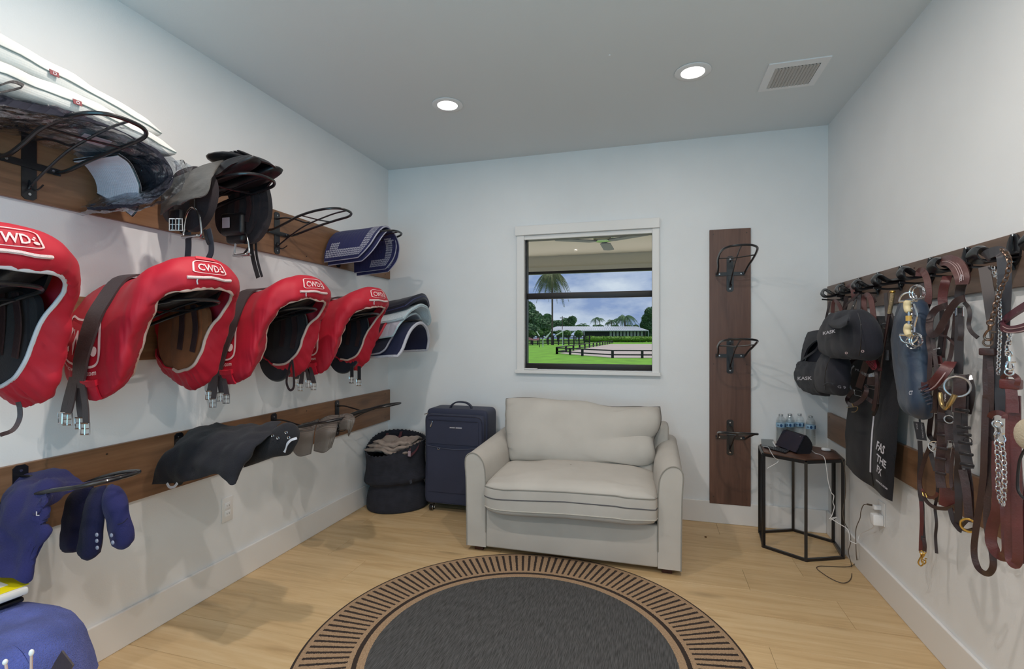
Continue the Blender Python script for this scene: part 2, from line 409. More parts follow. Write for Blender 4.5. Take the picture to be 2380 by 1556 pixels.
g = G().box((XL, YF-T, -.004), (-1.75, YF, ZC)).box((.75, YF-T, -.004), (XR, YF, ZC)).box((-1.75, YF-T, 2.2), (.75, YF, ZC))
struct('wall_front', g, M_wall)
bh = .155
for nm, lo, hi in (('baseboard_left', (XL, YF, 0), (XL+.015, YB, bh)), ('baseboard_right', (XR-.015, YF, 0), (XR, YB, bh)), ('baseboard_back', (XL+.015, YB-.015, 0), (XR-.015, YB, bh))):
    struct(nm, G().rbox(lo, hi, .004, 2), M_trim)

# glazed doorway behind the camera (source of the daylight)
door = struct('door_1', G().box((-1.75, YF-.09, 2.14), (.75, YF-.03, 2.2)).box((-1.75, YF-.09, 0), (-1.69, YF-.03, 2.14)).box((.69, YF-.09, 0), (.75, YF-.03, 2.14)).box((-.53, YF-.09, 0), (-.47, YF-.03, 2.14)), M_trim)
# ---- window
M_bronze = mat('bronze_window_frame', (24, 17, 17), .45)
M_glass = film('window_glass', (.97, .98, .98), .0, .02, 0, .10)
g = G()
g.box((wx0, YB+.03, wz0), (wx0+.012, YB+.09, wz1)).box((wx1-.006, YB+.03, wz0), (wx1, YB+.09, wz1)).box((wx0, YB+.03, wz1-.022), (wx1, YB+.09, wz1))
win = struct('window_1', g, M_bronze)
make('bottom_rail', G().rbox((wx0+.01, YB+.02, 1.072), (wx1, YB+.08, 1.112), .003), M_bronze, win)
make('meeting_rail', G().rbox((wx0+.01, YB+.035, 1.622), (wx1, YB+.075, 1.668), .003), M_bronze, win)
make('pane', G().box((wx0+.01, YB+.06, 1.66), (wx1-.004, YB+.064, wz1-.02)), M_glass, win, smooth=False)
make('pane', G().box((wx0+.01, YB+.045, 1.105), (wx1-.004, YB+.049, 1.625)), M_glass, win, smooth=False)
make('sash_lock', G().rbox((-.975, YB-.022, 1.064), (-.87, YB+.02, 1.075), .004), M_white, win)
struct('trim_1', G().rbox((-1.042, YB-.045, 2.117), (.049, YB, 2.190), .003), M_trim)     # roller-screen head box
struct('trim_2', G().rbox((-1.03, YB-.03, 1.06), (-.972, YB, 2.117), .003), M_trim)
struct('trim_3', G().rbox((-.004, YB-.03, 1.06), (.046, YB, 2.117), .003), M_trim)
struct('trim_4', G().rbox((-1.045, YB-.04, 1.036), (.056, YB+.005, 1.062), .003), M_trim)
struct('trim_5', G().rbox((-.972, YB-.02, 2.085), (-.004, YB, 2.117), .002), M_trim)

# ---- ceiling: recessed lights, vent
M_emit = mat('lamp_diffuser', (255, 250, 240), .5, emit=(1, .95, .88), estr=7)
lights = [(-1.211, 2.809), (.207, 2.818), (-1.211, 1.30), (.207, 1.30), (-1.211, -.35), (.207, -.35)]
desc = ['recessed round ceiling light lit above the left saddle racks', 'recessed round ceiling light lit beside the air vent', 'recessed round ceiling light over the left side, nearer the camera', 'recessed round ceiling light over the rug, nearer the camera', 'recessed round ceiling light behind the camera on the left', 'recessed round ceiling light behind the camera on the right']
for (x, y), d in zip(lights, desc):
    t = thing('ceiling_light', d, 'ceiling light', (x, y, ZC-.002), 'recessed lights in the ceiling')
    g = G().lathe([(.062, 0), (.062, -.006), (.090, -.006), (.094, -.003), (.094, 0)], seg=40); make('trim_ring', g, M_white, t, local=True)
    g = G().lathe([(.0625, -.005), (.052, -.0005), (.0, -.0005)], seg=32); 
    g = G().lathe([(.0, -.0012), (.0, -.0012), (.060, -.0012), (.062, -.006), (.064, -.006)], seg=32)
    make('diffuser', G().lathe([(.061, -.004), (.05, -.002), (.0, -.002)], seg=32), M_emit, t, local=True)
    la = bpy.data.lights.new('lamp', 'AREA'); la.shape = 'DISK'; la.size = .055; la.energy = 2.0 if y > 2 else 13 if y > 0 else 12; la.color = (1, .89, .80); la.spread = PI
    lo = bpy.data.objects.new('lamp', la); COL.link(lo); lo.location = (0, 0, -.012); lo.parent = t
x0, x1, y0, y1 = .585, .875, 2.85, 3.15
t = thing('air_vent', 'white louvred air vent set in the ceiling near the right wall', 'vent', (.73, 3.0, ZC))
M_ventgrey = mat('vent_dark', (60, 60, 60), .8)
g = G().box((x0, y0, ZC-.006), (x1, y0+.05, ZC)).box((x0, y1-.03, ZC-.006), (x1, y1, ZC)).box((x0, y0+.05, ZC-.006), (x0+.04, y1-.03, ZC)).box((x1-.035, y0+.05, ZC-.006), (x1, y1-.03, ZC))
make('frame', g, M_white, t, smooth=False)
make('duct', G().box((x0+.04, y0+.05, ZC-.0015), (x1-.035, y1-.03, ZC-.0005)), M_ventgrey, t, smooth=False)
for i in range(13):
    x = x0+.048+i*.0163
    make('slat', G().box((-.0075, y0+.052-y0, -.0007), (.0075, y1-.032-y0, .0007), Matrix.Translation((x, y0, ZC-.006)) @ Matrix.Rotation(.55, 4, 'Y')), mat('vent_slat', (196, 192, 188), .5), t, smooth=False)
p = PZ(1417, 128, ZC); solo('ceiling_sensor', G().lathe([(.006, 0), (.005, -.004), (.0, -.005)], (p.x, p.y, ZC), 12), M_white, 'tiny white dot sensor on the bare ceiling', 'sensor')

# ---- wall outlets
t = thing('wall_outlet', 'white double outlet low on the left wall below the black jacket', 'outlet', (XL, 2.115, .40))
make('cover_plate', G().rbox((XL, 2.08, .342), (XL+.006, 2.15, .470), .003), M_trim, t)
make('socket_body', G().rbox((XL+.005, 2.098, .368), (XL+.009, 2.132, .400), .003), M_white, t); make('socket_body', G().rbox((XL+.005, 2.098, .410), (XL+.009, 2.132, .442), .003), M_white, t)
g = G()
for z in (.384, .426):
    for yy in (2.108, 2.122): g.box((XL+.0085, yy-.001, z-.004), (XL+.0095, yy+.001, z+.005))
make('slots', g, M_ventgrey, t, smooth=False)
t = thing('wall_outlet', 'white outlet low on the right wall with two chargers plugged in', 'outlet', (XR, 2.97, .42))
make('cover_plate', G().rbox((XR-.006, 2.935, .355), (XR, 3.01, .475), .003), M_trim, t)
# ---- timber mounting boards
def screws(t, pts, nrm):
    for p in pts:
        p = Vector(p); a = Vector(nrm)
        make('screw', G().tube([p, p+a*.0015], .0045, 8), mat('screw_head', (70, 52, 42), .5), t)
def wboard(label, lo, hi, m, scr, nrm):
    c = ((lo[0]+hi[0])/2, (lo[1]+hi[1])/2, lo[2])
    t = thing('mounting_board', label, 'wooden board', c)
    make('plank', G().rbox(lo, hi, .0015, 1), m, t, smooth=False); screws(t, scr, nrm); return t
XB = XL+.02
for lb, z0, z1, in (('long brown wooden board along the top of the left wall', 1.815, 2.08), ('long brown wooden board behind the red-covered saddles', 1.222, 1.483), ('long brown wooden board along the bottom of the left wall', .612, .872)):
    sc = [(XB, y, z) for y in (.9, 1.50, 2.10, 2.72, 3.70) for z in (z0+.03, z1-.03)]
    wboard(lb, (XL, YF+.4, z0), (XB, YB-.004, z1), M_board, sc, (1, 0, 0))
wboard('upright brown wooden board on the back wall right of the window', (.389, YB-.02, .14), (.657, YB, 2.083), M_boardz, [(x, YB-.02, z) for x in (.415, .63) for z in (2.05, 1.13, .19)], (0, -1, 0))
wboard('brown wooden board high on the right wall carrying the bridle hooks', (XR-.02, YF+.5, 1.483), (XR, 3.74, 1.658), M_boarddark, [(XR-.02, y, z) for y in (3.70, 2.60, 1.9) for z in (1.51, 1.63)], (-1, 0, 0))
wboard('brown wooden board low on the right wall behind the hanging straps', (XR-.02, YF+.5, .650), (XR, 3.735, .820), M_board, [(XR-.02, y, z) for y in (3.70,) for z in (.675, .795)], (-1, 0, 0))
# ---- saddle racks. local frame: +x out of the wall, +y along it, z up, origin at plate centre
def make_rack(label, rise=1.0):
    t = thing('saddle_rack', label, 'saddle rack', (0, 0, 0), 'black wire saddle racks')
    P = G()
    prof = [(-.0225, -.115), (-.0225, .115), (-.012, .125), (.012, .125), (.0225, .115), (.0225, -.115), (.012, -.125), (-.012, -.125)]
    P.prism(prof, 'x', 0, .004); make('wall_plate', P, M_black, t, local=True, smooth=False)
    c = G().box((.004, -.095, -.012), (.009, .095, .012)); make('cross_bar', c, M_black, t, local=True, smooth=False)
    side = [(x, y, z*rise) for x, y, z in ((.009, .088, 0), (.06, .088, .004), (.15, .095, .035), (.24, .107, .065), (.34, .108, .088), (.42, .098, .100), (.463, .07, .107), (.481, .03, .110))]
    path = [(x, -y, z) for x, y, z in side]+[(x, y, z) for x, y, z in reversed(side)]
    make('arm_loop', G().tube(cr(path, 4), .0072, 8), M_black, t, local=True)
    make('centre_rod', G().tube(cr([(.004, 0, -.085), (.02, 0, -.07), (.10, 0, -.02), (.20, 0, .035*rise), (.30, 0, .07*rise), (.40, 0, .098*rise), (.480, 0, .11*rise)], 4), .0045, 6), M_black, t, local=True)
    make('top_rod', G().tube(cr([(.004, 0, .085), (.06, 0, .088), (.13, 0, .075), (.20, 0, .055*rise), (.23, 0, .055*rise)], 4), .005, 6), M_black, t, local=True)
    make('brace', G().tube([(.26, -.107, .069*rise), (.29, 0, .066*rise), (.30, .108, .077*rise)], .0045, 6), M_black, t, local=True)
    make('hook', G().tube(cr([(.004, 0, -.055), (.012, 0, -.075), (.025, 0, -.092), (.05, 0, -.092), (.075, 0, -.078)], 3), .003, 6), M_black, t, local=True)
    for z in (.105, -.105): make('screw', G().tube([(.004, 0, z), (.0065, 0, z)], .005, 8), M_steel, t, local=True)
    for y in (-.07, .07): make('bolt', G().tube([(.009, y, 0), (.012, y, 0)], .005, 8), M_steel, t, local=True)
    return t
XW = XB
rack = make_rack('black wire saddle rack on the top board under the plastic-wrapped pads', .92); rack.location = (XW, 1.235, 1.943)
rack2 = make_rack('black wire saddle rack low on the left wall holding the navy hoodie', 1.08); rack2.location = (XW, 1.21, .745)
for y, z, l in ((1.845, 1.943, 'black wire saddle rack on the top board carrying the black saddles'), (2.455, 1.943, 'empty black wire saddle rack on the top board'), (3.055, 1.943, 'black wire saddle rack on the top board under the navy lace-print pad'),
                (.925, 1.368, 'black wire saddle rack inside the nearest red saddle cover'), (1.535, 1.368, 'black wire saddle rack inside the second red saddle cover from the camera'), (2.14, 1.368, 'black wire saddle rack inside the third red saddle cover from the camera'), (2.75, 1.368, 'black wire saddle rack inside the farthest red saddle cover'), (3.36, 1.345, 'black wire saddle rack under the stack of saddle pads in the back corner'),
                (1.82, .745, 'black wire saddle rack low on the left wall under the black jacket'), (2.43, .745, 'black wire saddle rack low on the left wall behind the grey mesh pad'), (3.04, .745, 'bare black wire saddle rack above the navy basket, lowest board')):
    dup(rack if z > 1 else rack2, (XW, y, z), l)
for z, l in ((1.765, 'top black wire saddle rack on the upright board'), (1.19, 'middle black wire saddle rack on the upright board'), (.615, 'bottom black wire saddle rack on the upright board beside the hexagonal table')):
    dup(rack2, (.523, YB-.02, z), l, rotz=-PI/2)
# ================================================================== LEFT WALL: saddles, covers, pads
M_red = weave('red_cover_cloth', (178, 5, 38), 900, .62, .06, .10, sheen=.2)
M_red2 = weave('red_cover_flap', (198, 10, 46), 900, .6, .06, .06, sheen=.2)
M_print = mat('white_print', (228, 200, 200), .6)
M_piping = mat('pale_piping', (206, 176, 166), .6); M_pipingw = mat('white_piping', (206, 204, 212), .6)
M_zip = mat('pink_white_zip', (222, 200, 200), .5, bump=.3, bscale=300)
M_blk = mat('black_leather', (24, 22, 26), .42, bump=.12, bscale=120, coat=.15)
M_dkbr = mat('dark_brown_leather', (52, 34, 36), .45, vary=.2, vscale=12, bump=.15, bscale=150)
M_suede = mat('dark_suede', (34, 28, 34), .95, vary=.25, vscale=10, bump=.15, bscale=200, sheen=.4)
M_tan = mat('tan_suede', (124, 72, 42), .95, vary=.3, vscale=7, bump=.15, bscale=200, sheen=.3)
M_girth = mat('grey_brown_girth_leather', (66, 56, 58), .42, vary=.15, vscale=9, bump=.1, bscale=150)

SPN = [(.02, 0, 1.53), (.07, 0, 1.54), (.13, 0, 1.55), (.20, 0, 1.56), (.27, 0, 1.562), (.34, 0, 1.574), (.41, 0, 1.600), (.47, 0, 1.628), (.51, 0, 1.637)]
SHO = [(.02, .09, 1.50), (.08, .11, 1.505), (.16, .13, 1.515), (.25, .14, 1.525), (.33, .15, 1.528), (.41, .155, 1.555), (.48, .14, 1.592), (.545, .085, 1.622), (.575, 0, 1.625)]
BEL = [(.02, .17, 1.38), (.08, .20, 1.32), (.18, .215, 1.30), (.28, .217, 1.31), (.365, .215, 1.37), (.43, .212, 1.455), (.505, .19, 1.53), (.58, .125, 1.565), (.618, 0, 1.574)]
LOW = [(.02, .182, 1.22), (.10, .20, 1.138), (.20, .206, 1.105), (.29, .206, 1.112), (.375, .207, 1.175), (.42, .206, 1.305), (.485, .192, 1.435), (.585, .125, 1.520), (.615, 0, 1.530)]
RIM = [(.05, .150, 1.27), (.12, .130, 1.20), (.22, .122, 1.168), (.305, .122, 1.19), (.362, .130, 1.255), (.416, .140, 1.37), (.505, .152, 1.462), (.578, .098, 1.506), (.595, 0, 1.514)]
KO = .895
def tab(T, cy, near=1, dz=0, sc=1):
    a = [Vector((XL+o*KO, cy-y*near*sc, z+dz)) for o, y, z in T]; b = [Vector((XL+o*KO, cy+y*sc, z+dz)) for o, y, z in reversed(T[:-1])]
    return a+b
def saddle_shell(cy, dz=0, k=1.0, nu=6, nv=6, seed=0, wr=.0):
    g = [[r[i] for r in (tab(SPN, cy, 1, dz), tab(SHO, cy, k, dz), tab(BEL, cy, k, dz), tab(LOW, cy, k, dz), tab(RIM, cy, k, dz))] for i in range(17)]
    g = refine(g, nu+3, nv)
    if wr:
        n = len(g); m = len(g[0]); nn = gnormals(g)
        for i in range(n):
            for j in range(1, m):
                p = g[i][j]; v = j/(m-1)
                gath = math.sin(i*1.9+seed+2*math.sin(i*.37))*.006*max(0, v-.45)*(1 if v < .97 else 0)
                g[i][j] = p+nn[i][j]*(gath+wr*1.5*v*(noise.noise(p*9+Vector((seed, 0, 0)))+.6*noise.noise(p*21+Vector((seed, 9, 0)))-.9*abs(noise.noise(Vector((p.x*16+seed, p.y*10, p.z*9))))+.2))
    return g
def gsample(g, u, v):
    n = len(g)-1; m = len(g[0])-1; a = min(max(u, 0), .9999)*n; b = min(max(v, 0), .9999)*m; i = int(a); j = int(b); s = a-i; t = b-j
    return (g[i][j]*(1-s)*(1-t)+g[i+1][j]*s*(1-t)+g[i][j+1]*(1-s)*t+g[i+1][j+1]*s*t)
def surf(g, off):
    nn = gnormals(g)
    def fn(u, v):
        n = gsample(nn, u, v)
        return gsample(g, u, v)+n.normalized()*off
    return fn
def logo(root, S, u0, u1, v0, v1, name='printed_logo', extra=None):
    """rounded box with CWD and a ball-and-link mark at its end; (u,v) window on the surface"""
    fn = lambda x, y: S(u0+(u1-u0)*x, v1+(v0-v1)*y)
    g = G(); v, f = ring2d(rring(-.02, -.08, 1.02, 1.08, .2), .055, fn); g.add(v, f)
    t = text_geo('CWD', lambda x, y: fn(.10+.70*x, .16+.92*y), 1.0, .02); g.add(t.v, t.f)
    for cx_, cy_, r in ((.90, .28, .065), (.86, .52, .035), (.90, .66, .03)):
        P = [fn(cx_+r*math.cos(2*PI*k/12), cy_+r*1.9*math.sin(2*PI*k/12)) for k in range(12)]; g.add(P, [tuple(range(12))])
    o = make(name, g, M_print, root, smooth=False); return o
FLAP = [(.11, 1.42), (.22, 1.45), (.36, 1.46), (.395, 1.40), (.375, 1.29), (.335, 1.215), (.27, 1.175), (.18, 1.168), (.11, 1.20), (.075, 1.28), (.08, 1.39)]
BIGFLAP = [(.10, 1.42), (.25, 1.45), (.37, 1.46), (.40, 1.38), (.375, 1.27), (.335, 1.19), (.28, 1.125), (.21, 1.08), (.13, 1.085), (.07, 1.14), (.045, 1.24), (.05, 1.38)]
def flap_geo(outl, cy, y0, y1, tilt=0, dz=0, bulge=.006, sx=1):
    P = cr([Vector((o*sx, 0, z)) for o, z in outl], 5, closed=True); c = sum(P, Vector())/len(P); n = len(P); g = G(); v = []
    for s, yy, d in ((1.0, y0, 0), (.97, y1, .004), (.6, y1, bulge+.006), (.0, y1, bulge+.008)):
        for p in P:
            q = c.lerp(p, s); sg = 1 if y1 > y0 else -1
            v.append(Vector((XL+q.x*KO, cy+yy+sg*d+tilt*(1.5-q.z), q.z+dz)))
    f = [tuple(range(n))]
    for r in range(3):
        for k in range(n): f.append((r*n+k, r*n+(k+1) % n, (r+1)*n+(k+1) % n, (r+1)*n+k))
    return g.add(v, f)
def saddle(cy, dz, label, m_in, big=False, group=None, mseat=None, loop=False):
    t = thing('saddle', label, 'saddle', (XL+.25, cy, 1.12+dz), group)
    sc = lambda T, a, b: [(o*a+.01, y*b, z-.030) for o, y, z in T]
    gs = [[r[i] for r in (tab(sc(SPN, .97, .9), cy, 1, dz), tab(sc(SHO, .96, .82), cy, 1, dz), tab([(o*.955+.01, y*.66, max(z-.01, 1.46)) for o, y, z in BEL], cy, 1, dz))] for i in range(17)]
    make('seat', G().sheet(refine(gs, 4, 4), .010), mseat or M_blk, t)
    for s in (-1, 1):
        make('panel', G().superell((XL+.30, cy+s*.072, 1.492+dz), (.235, .05, .034), .5, .8, 14, 24, fn=lambda p: p+Vector((0, 0, .22*(p.x) + .5*p.x*p.x))), M_blk, t)
        make('flap', flap_geo(BIGFLAP if (big and s > 0) else FLAP, cy, s*.160, s*.148, 0, dz), m_in, t)
        if big and s > 0: make('flap_piping', G().tube(cr([Vector((XL+o*KO, cy+.160, z+dz)) for o, z in BIGFLAP], 5, closed=True), .004, 6, closed=True), mat('grey_edge', (92, 86, 82), .6), t)
        if True: make('knee_block', flap_geo([(.20, 1.46), (.33, 1.47), (.36, 1.40), (.35, 1.24), (.30, 1.175), (.20, 1.18), (.17, 1.25), (.18, 1.38)], cy, s*.148, s*.138, 0, dz, .006), m_in, t)
        st = G().ribbon(cr([(XL+.30, cy+s*.115, 1.46+dz), (XL+.31, cy+s*.118, 1.36+dz), (XL+.29, cy+s*.12, 1.26+dz)], 5), .026, .004, (0, 1, 0)); make('billet_strap', st, M_dkbr, t)
        make('billet_strap', G().ribbon(cr([(XL+.24, cy+s*.115, 1.46+dz), (XL+.235, cy+s*.118, 1.36+dz), (XL+.22, cy+s*.12, 1.27+dz)], 5), .026, .004, (0, 1, 0)), M_dkbr, t)
        # girth loop under the flap
    if loop: lp = cr([(XL+.285, cy+.125, 1.20+dz), (XL+.275, cy+.10, 1.10+dz), (XL+.28, cy+.10, 1.055+dz), (XL+.30, cy+.10, 1.035+dz), (XL+.32, cy+.10, 1.055+dz), (XL+.32, cy+.10, 1.12+dz), (XL+.31, cy+.10, 1.2+dz)], 4)
    if loop: make('stirrup_leather', G().ribbon(lp, .012, .003, (0, 1, .0)), M_dkbr, t)
    return t
def cover(cy, label, piping, seed, zipw=True, patch=False, near_logo=True):
    t = thing('saddle_cover', label, 'saddle cover', (XL+.3, cy, 1.10), 'red saddle covers')
    g = saddle_shell(cy, 0, 1, 6, 7, seed, .010)
    make('cover_body', G().sheet(g, .006), M_red, t)
    rim = [r[-1] for r in g]; n = len(rim); rr = rim[int(n*.10):int(n*.90)]
    make('rim_piping', G().tube(rr, .0065, 8), piping, t)
    S = surf(g, .0065)
    test = S(.25, .5)-gsample(g, .25, .5)
    if test.y > 0: S = surf(g, -.0065)
    logo(t, S, .458, .516, .35, .53)
    # zip under the logo
    zp = [S(.446+.080*k/12, .63+.01*math.sin(k*.8)) for k in range(13)]
    make('zip', G().tube(zp, .006, 6), M_zip, t)
    make('zip_pull', G().tube([S(.462, .65), S(.460, .72), S(.460, .80)], .0025, 6), M_pipingw, t)
    if patch:
        gp = G(); A = [[S(.462+.046*i/6, .235+.07*j/3) for j in range(4)] for i in range(7)]; gp.sheet(A, .002); make('label_patch', gp, mat('pink_patch', (214, 70, 80), .6), t)
    if near_logo:
        logo(t, S, .03, .185, .42, .58, 'printed_side_logo')
        tg = text_geo('www.cwdsellier.com', lambda x, y: S(.035+.14*x, .625-.03*y), 1.0, .01); make('printed_web_address', tg, M_print, t, smooth=False)
        S2 = surf(g, -.010 if test.y > 0 else .010)
        A = [[S2(.135+.04*i/5, .66+.10*j/5) for j in range(6)] for i in range(6)]; make('pocket', G().sheet(A, .008), M_red2, t)
        make('pocket_flap', G().sheet([[S2(.132+.046*i/5, .645+.025*j/3) for j in range(4)] for i in range(6)], .016), M_red2, t)
    return t, g
YS = [.925, 1.535, 2.14, 2.75]
saddle(YS[0], 0, 'dark brown saddle under the nearest red cover, cut off by the left edge', M_suede)
saddle(YS[1], 0, 'brown saddle with tan suede flap under the second red cover from the camera', M_tan)
saddle(YS[2], 0, 'black saddle with big dark flap under the third red cover from the camera', M_suede, True, loop=True)
saddle(YS[3], 0, 'black saddle with big dark flap under the farthest red cover, next to the back corner', mat('navy_black_suede', (22, 24, 38), .95, vary=.2, sheen=.3), True)
gs = []
for i, (cy, pl, zl, lb) in enumerate(zip(YS, (M_pipingw, M_piping, M_piping, M_piping), (0, 1, 1, 1), ('nearest red saddle cover with white piping, cut off by the left edge', 'second red saddle cover from the camera, with large logo and pocket on its side', 'third red saddle cover from the camera, in the middle of the left wall', 'farthest red saddle cover on the left wall, beside the stack of pads'))):
    _, g = cover(cy, lb, pl, i*3.7, patch=(i == 1)); gs.append(g)
# red lining wall at the far flap of each cover is the sheet itself

# ---- girths draped over the covers, buckles hanging on the camera side
def buckle(root, p, dirz=(0, 0, -1), w_=.03, h=.042, nrm=(.35, -.93, 0)):
    p = Vector(p); d = Vector(dirz).normalized(); n = Vector(nrm).normalized(); s = d.cross(n).normalized()
    g = G(); a = p-s*w_/2; b = p+s*w_/2
    g.tube([a, b, b+d*h, a+d*h], .0022, 6, closed=True); g.tube([p+d*.002-s*w_/2*.9, p+d*.002+s*w_/2*.9], .0032, 6)
    g.tube([a+d*h*.5, b+d*h*.5], .002, 6); g.tube([p, p+d*h+n*.002], .0017, 6)
    g.tube([a+d*h*.98, b+d*h*.98], .003, 6)
    return make('buckle', g, M_chrome, root)
def girth(g, cy, u, label, mm, spread, seed):
    """broad leather strap laid across the cover from the far side to the near side"""
    t = thing('girth', label, 'girth', (XL+.15, cy, 1.0), 'leather girths over the saddle covers')
    nn = gnormals(g); m = len(g[0])-1; n = len(g)-1
    S = surf(g, .014)
    if (S(.25, .5)-gsample(g, .25, .5)).y > 0: S = surf(g, -.014)
    P = []
    uu = u
    for k in range(13): v = .68*k/12; P.append(S(uu+.145-.21*v**.8, v))
    P = cr(P, 2); W = [.05+.03*math.sin(PI*i/len(P)) for i in range(len(P))]
    make('strap', G().band(P, (1, 0, 0), W, .008), mm, t)
    for d in (-.025, .025):
        Q = [p+Vector((d*.9, 0, 0)) for p in P]; 
    e = P[-1]
    for k, (dx, dy, dz) in enumerate(spread):
        a = e+Vector((dx*.35, 0, .04)); q = cr([a, e+Vector((dx*.8, dy*.5, dz*.35)), e+Vector((dx, dy, dz*.7))], 5)
        make('buckle_strap', G().band(q, (1, 0, 0), .028, .005), mm, t)
        buckle(t, e+Vector((dx, dy-.004, dz*.7)))
    return t
girth(gs[1], YS[1], .125, 'dark brown leather girth with chrome buckles over the second red saddle cover', M_girth, [(-.07, -.0, -.13), (-.02, -.015, -.13), (.0, .012, -.155), (.06, -.01, -.175)], 0)
girth(gs[2], YS[2], .125, 'dark brown leather girth with chrome buckles over the third red saddle cover', M_girth, [(-.05, 0, -.11), (-.015, -.01, -.16), (.012, .01, -.12), (.055, 0, -.13)], 1)
girth(gs[3], YS[3], .125, 'grey-brown stitched girth with chrome buckles over the farthest red saddle cover', M_girth, [(-.05, 0, -.10), (-.01, -.01, -.14), (.04, .0, -.11), (.075, .0, -.13)], 2)
# two buckles peeping out under the farthest cover
t = thing('girth_strap', 'pair of short black billets with chrome buckles under the farthest red cover', 'girth', (XL+.3, YS[3]+.13, 1.05))
for dx in (0, .055):
    make('billet', G().band([(XL+.27+dx, YS[3]+.10, 1.13), (XL+.27+dx, YS[3]+.10, 1.06-dx*.3)], (1, 0, 0), .024, .004), M_blk, t); buckle(t, (XL+.27+dx, YS[3]+.097, 1.06-dx*.3))
t = thing('stirrup_leather', 'thin brown strap hanging below the nearest red saddle cover', 'strap', (XL+.3, .95, 1.0))
make('strap', G().ribbon(cr([PX(42, 935, -1.86), PX(46, 950, -1.86), PX(45, 975, -1.86), PX(30, 1000, -1.86), PX(0, 1012, -1.86)], 5), .012, .003, (.7, -.7, 0)), M_dkbr, t)

# ---- top row: black saddle on rack 2
t = saddle(1.845, .512, 'black saddle on the top board, left half hidden by a leather sheet', M_suede, False)
t['label'] = 'black dressage saddle with rounded suede flaps on the top board'
# give it rounder, fuller outer flaps
for s in (-1, 1):
    make('outer_flap', flap_geo(([(.15, 1.56), (.30, 1.61), (.40, 1.55), (.44, 1.40)] if s > 0 else [(.20, 1.48), (.32, 1.51), (.40, 1.47), (.44, 1.38)])+[(.43, 1.27), (.38, 1.17), (.31, 1.12), (.24, 1.14), (.20, 1.22), (.18, 1.38)], 1.845, s*.155, s*.185, 0, .512, .014), M_suede, t)
    ed = [Vector((XL+o, 1.845+s*.187, z+.512)) for o, z in ((.30, 1.50), (.285, 1.42), (.315, 1.34), (.32, 1.26), (.30, 1.19))]
    make('flap_seam', G().tube(cr(ed, 5), .003, 6), mat('grey_seam', (84, 86, 96), .8), t)
make('pommel_roll', G().superell((XL+.33, 1.845, 2.12), (.10, .12, .028), .8, .9, 12, 20), M_blk, t)
for k in range(9):
    make('quilted_rib', G().superell((XL+.25+.02*k, 1.845, 2.142+.0012*k), (.009, .07, .009), .9, .9, 6, 10), M_blk, t)
for ch in t.children:
    if ch.data.users > 1: continue
    for q in ch.data.vertices:
        W = q.co+WO[t.name]; q.co = Vector(((W.x-XL)*.97+XL, 1.845+(W.y-1.845)*.92, 1.79+(W.z-1.13-.512)*.72))-WO[t.name]
# stirrup irons
def stirrup(cx_, cy_, top, label, tilt=0.0):
    t = thing('stirrup_iron', label, 'stirrup', (cx_, cy_, top-.13), 'stirrup irons of the black saddle')
    P = [(0, 0), (.024, -.012), (.042, -.04), (.052, -.08), (.056, -.112), (.048, -.124)]
    P = [(-x, z) for x, z in reversed(P[1:])]+P
    c_, s_ = math.cos(tilt), math.sin(tilt)
    make('arch', G().tube(cr([(cx_+x*c_, cy_+x*s_, top+z) for x, z in P], 4), .0045, 8), M_steel, t)
    make('tread', G().rbox((-.05, -.017, -.130), (.05, .017, -.118), .004, 2, Matrix.Translation((cx_, cy_, top)) @ Matrix.Rotation(tilt, 4, 'Z')), M_steel, t)
    make('leather', G().band([(cx_, cy_, top+.10), (cx_, cy_, top-.004)], (c_, s_, 0), .028, .006), M_blk, t)
p = PY(447, 483, 1.64); stirrup(p.x, p.y, p.z, 'polished stirrup iron hanging on the near side of the black saddle', -.12)
p = PY(562, 535, 1.97); stirrup(p.x, p.y, p.z, 'polished stirrup iron hanging on the far side of the black saddle', -.2)
# grey-black leather sheet over the near side
A = [[PX(527, 372, -1.93), PX(478, 392, -1.92), PX(382, 435, -1.92)], [PX(510, 402, -1.84), PX(450, 428, -1.86), PX(374, 500, -1.95)]]
A = [[PY(527, 368, 1.80), PY(470, 388, 1.64), PY(392, 425, 1.58), PY(372, 500, 1.56)],
     [PY(515, 378, 1.74), PY(488, 402, 1.62), PY(430, 448, 1.57), PY(392, 487, 1.55)],
     [PY(506, 390, 1.70), PY(492, 415, 1.60), PY(479, 452, 1.56), PY(438, 464, 1.56)]]
solo('leather_sheet', G().sheet(wrinkle(refine(A, 10, 8), .006, 12, 3), .004), mat('worn_black_leather', (84, 82, 80), .40, vary=.15, vscale=14, bump=.2, bscale=40), 'worn grey-black leather sheet over the near side of the black saddle', 'leather sheet')
t = thing('girth', 'black girth with chrome buckles beside the stirrup on the top board', 'girth', PY(408, 540, 1.6))
make('strap', G().rbox((-.03, -.012, 0), (.03, .012, .085), .008, 2, Matrix.Translation(PY(410, 535, 1.6))), M_blk, t)
for px_ in (401, 416): buckle(t, PY(px_, 508, 1.585), w_=.026, h=.05)
t = thing('girth', 'black padded girth with paper tag under the far side of the black saddle', 'girth', PY(545, 560, 1.95))
make('pad', G().rbox((-.075, -.02, -.0), (.06, .02, .11), .018, 3, Matrix.Translation(PY(545, 548, 1.95))), M_blk, t)
make('paper_tag', G().rbox((-.022, -.001, 0), (.022, .001, .05), .0005, 1, Matrix.Translation(PY(525, 530, 1.925))), mat('paper_tag', (190, 186, 200), .7), t)
make('pad', G().rbox((-.06, -.03, 0), (.05, .02, .085), .02, 3, Matrix.Translation(PY(555, 568, 1.99))), M_blk, t)
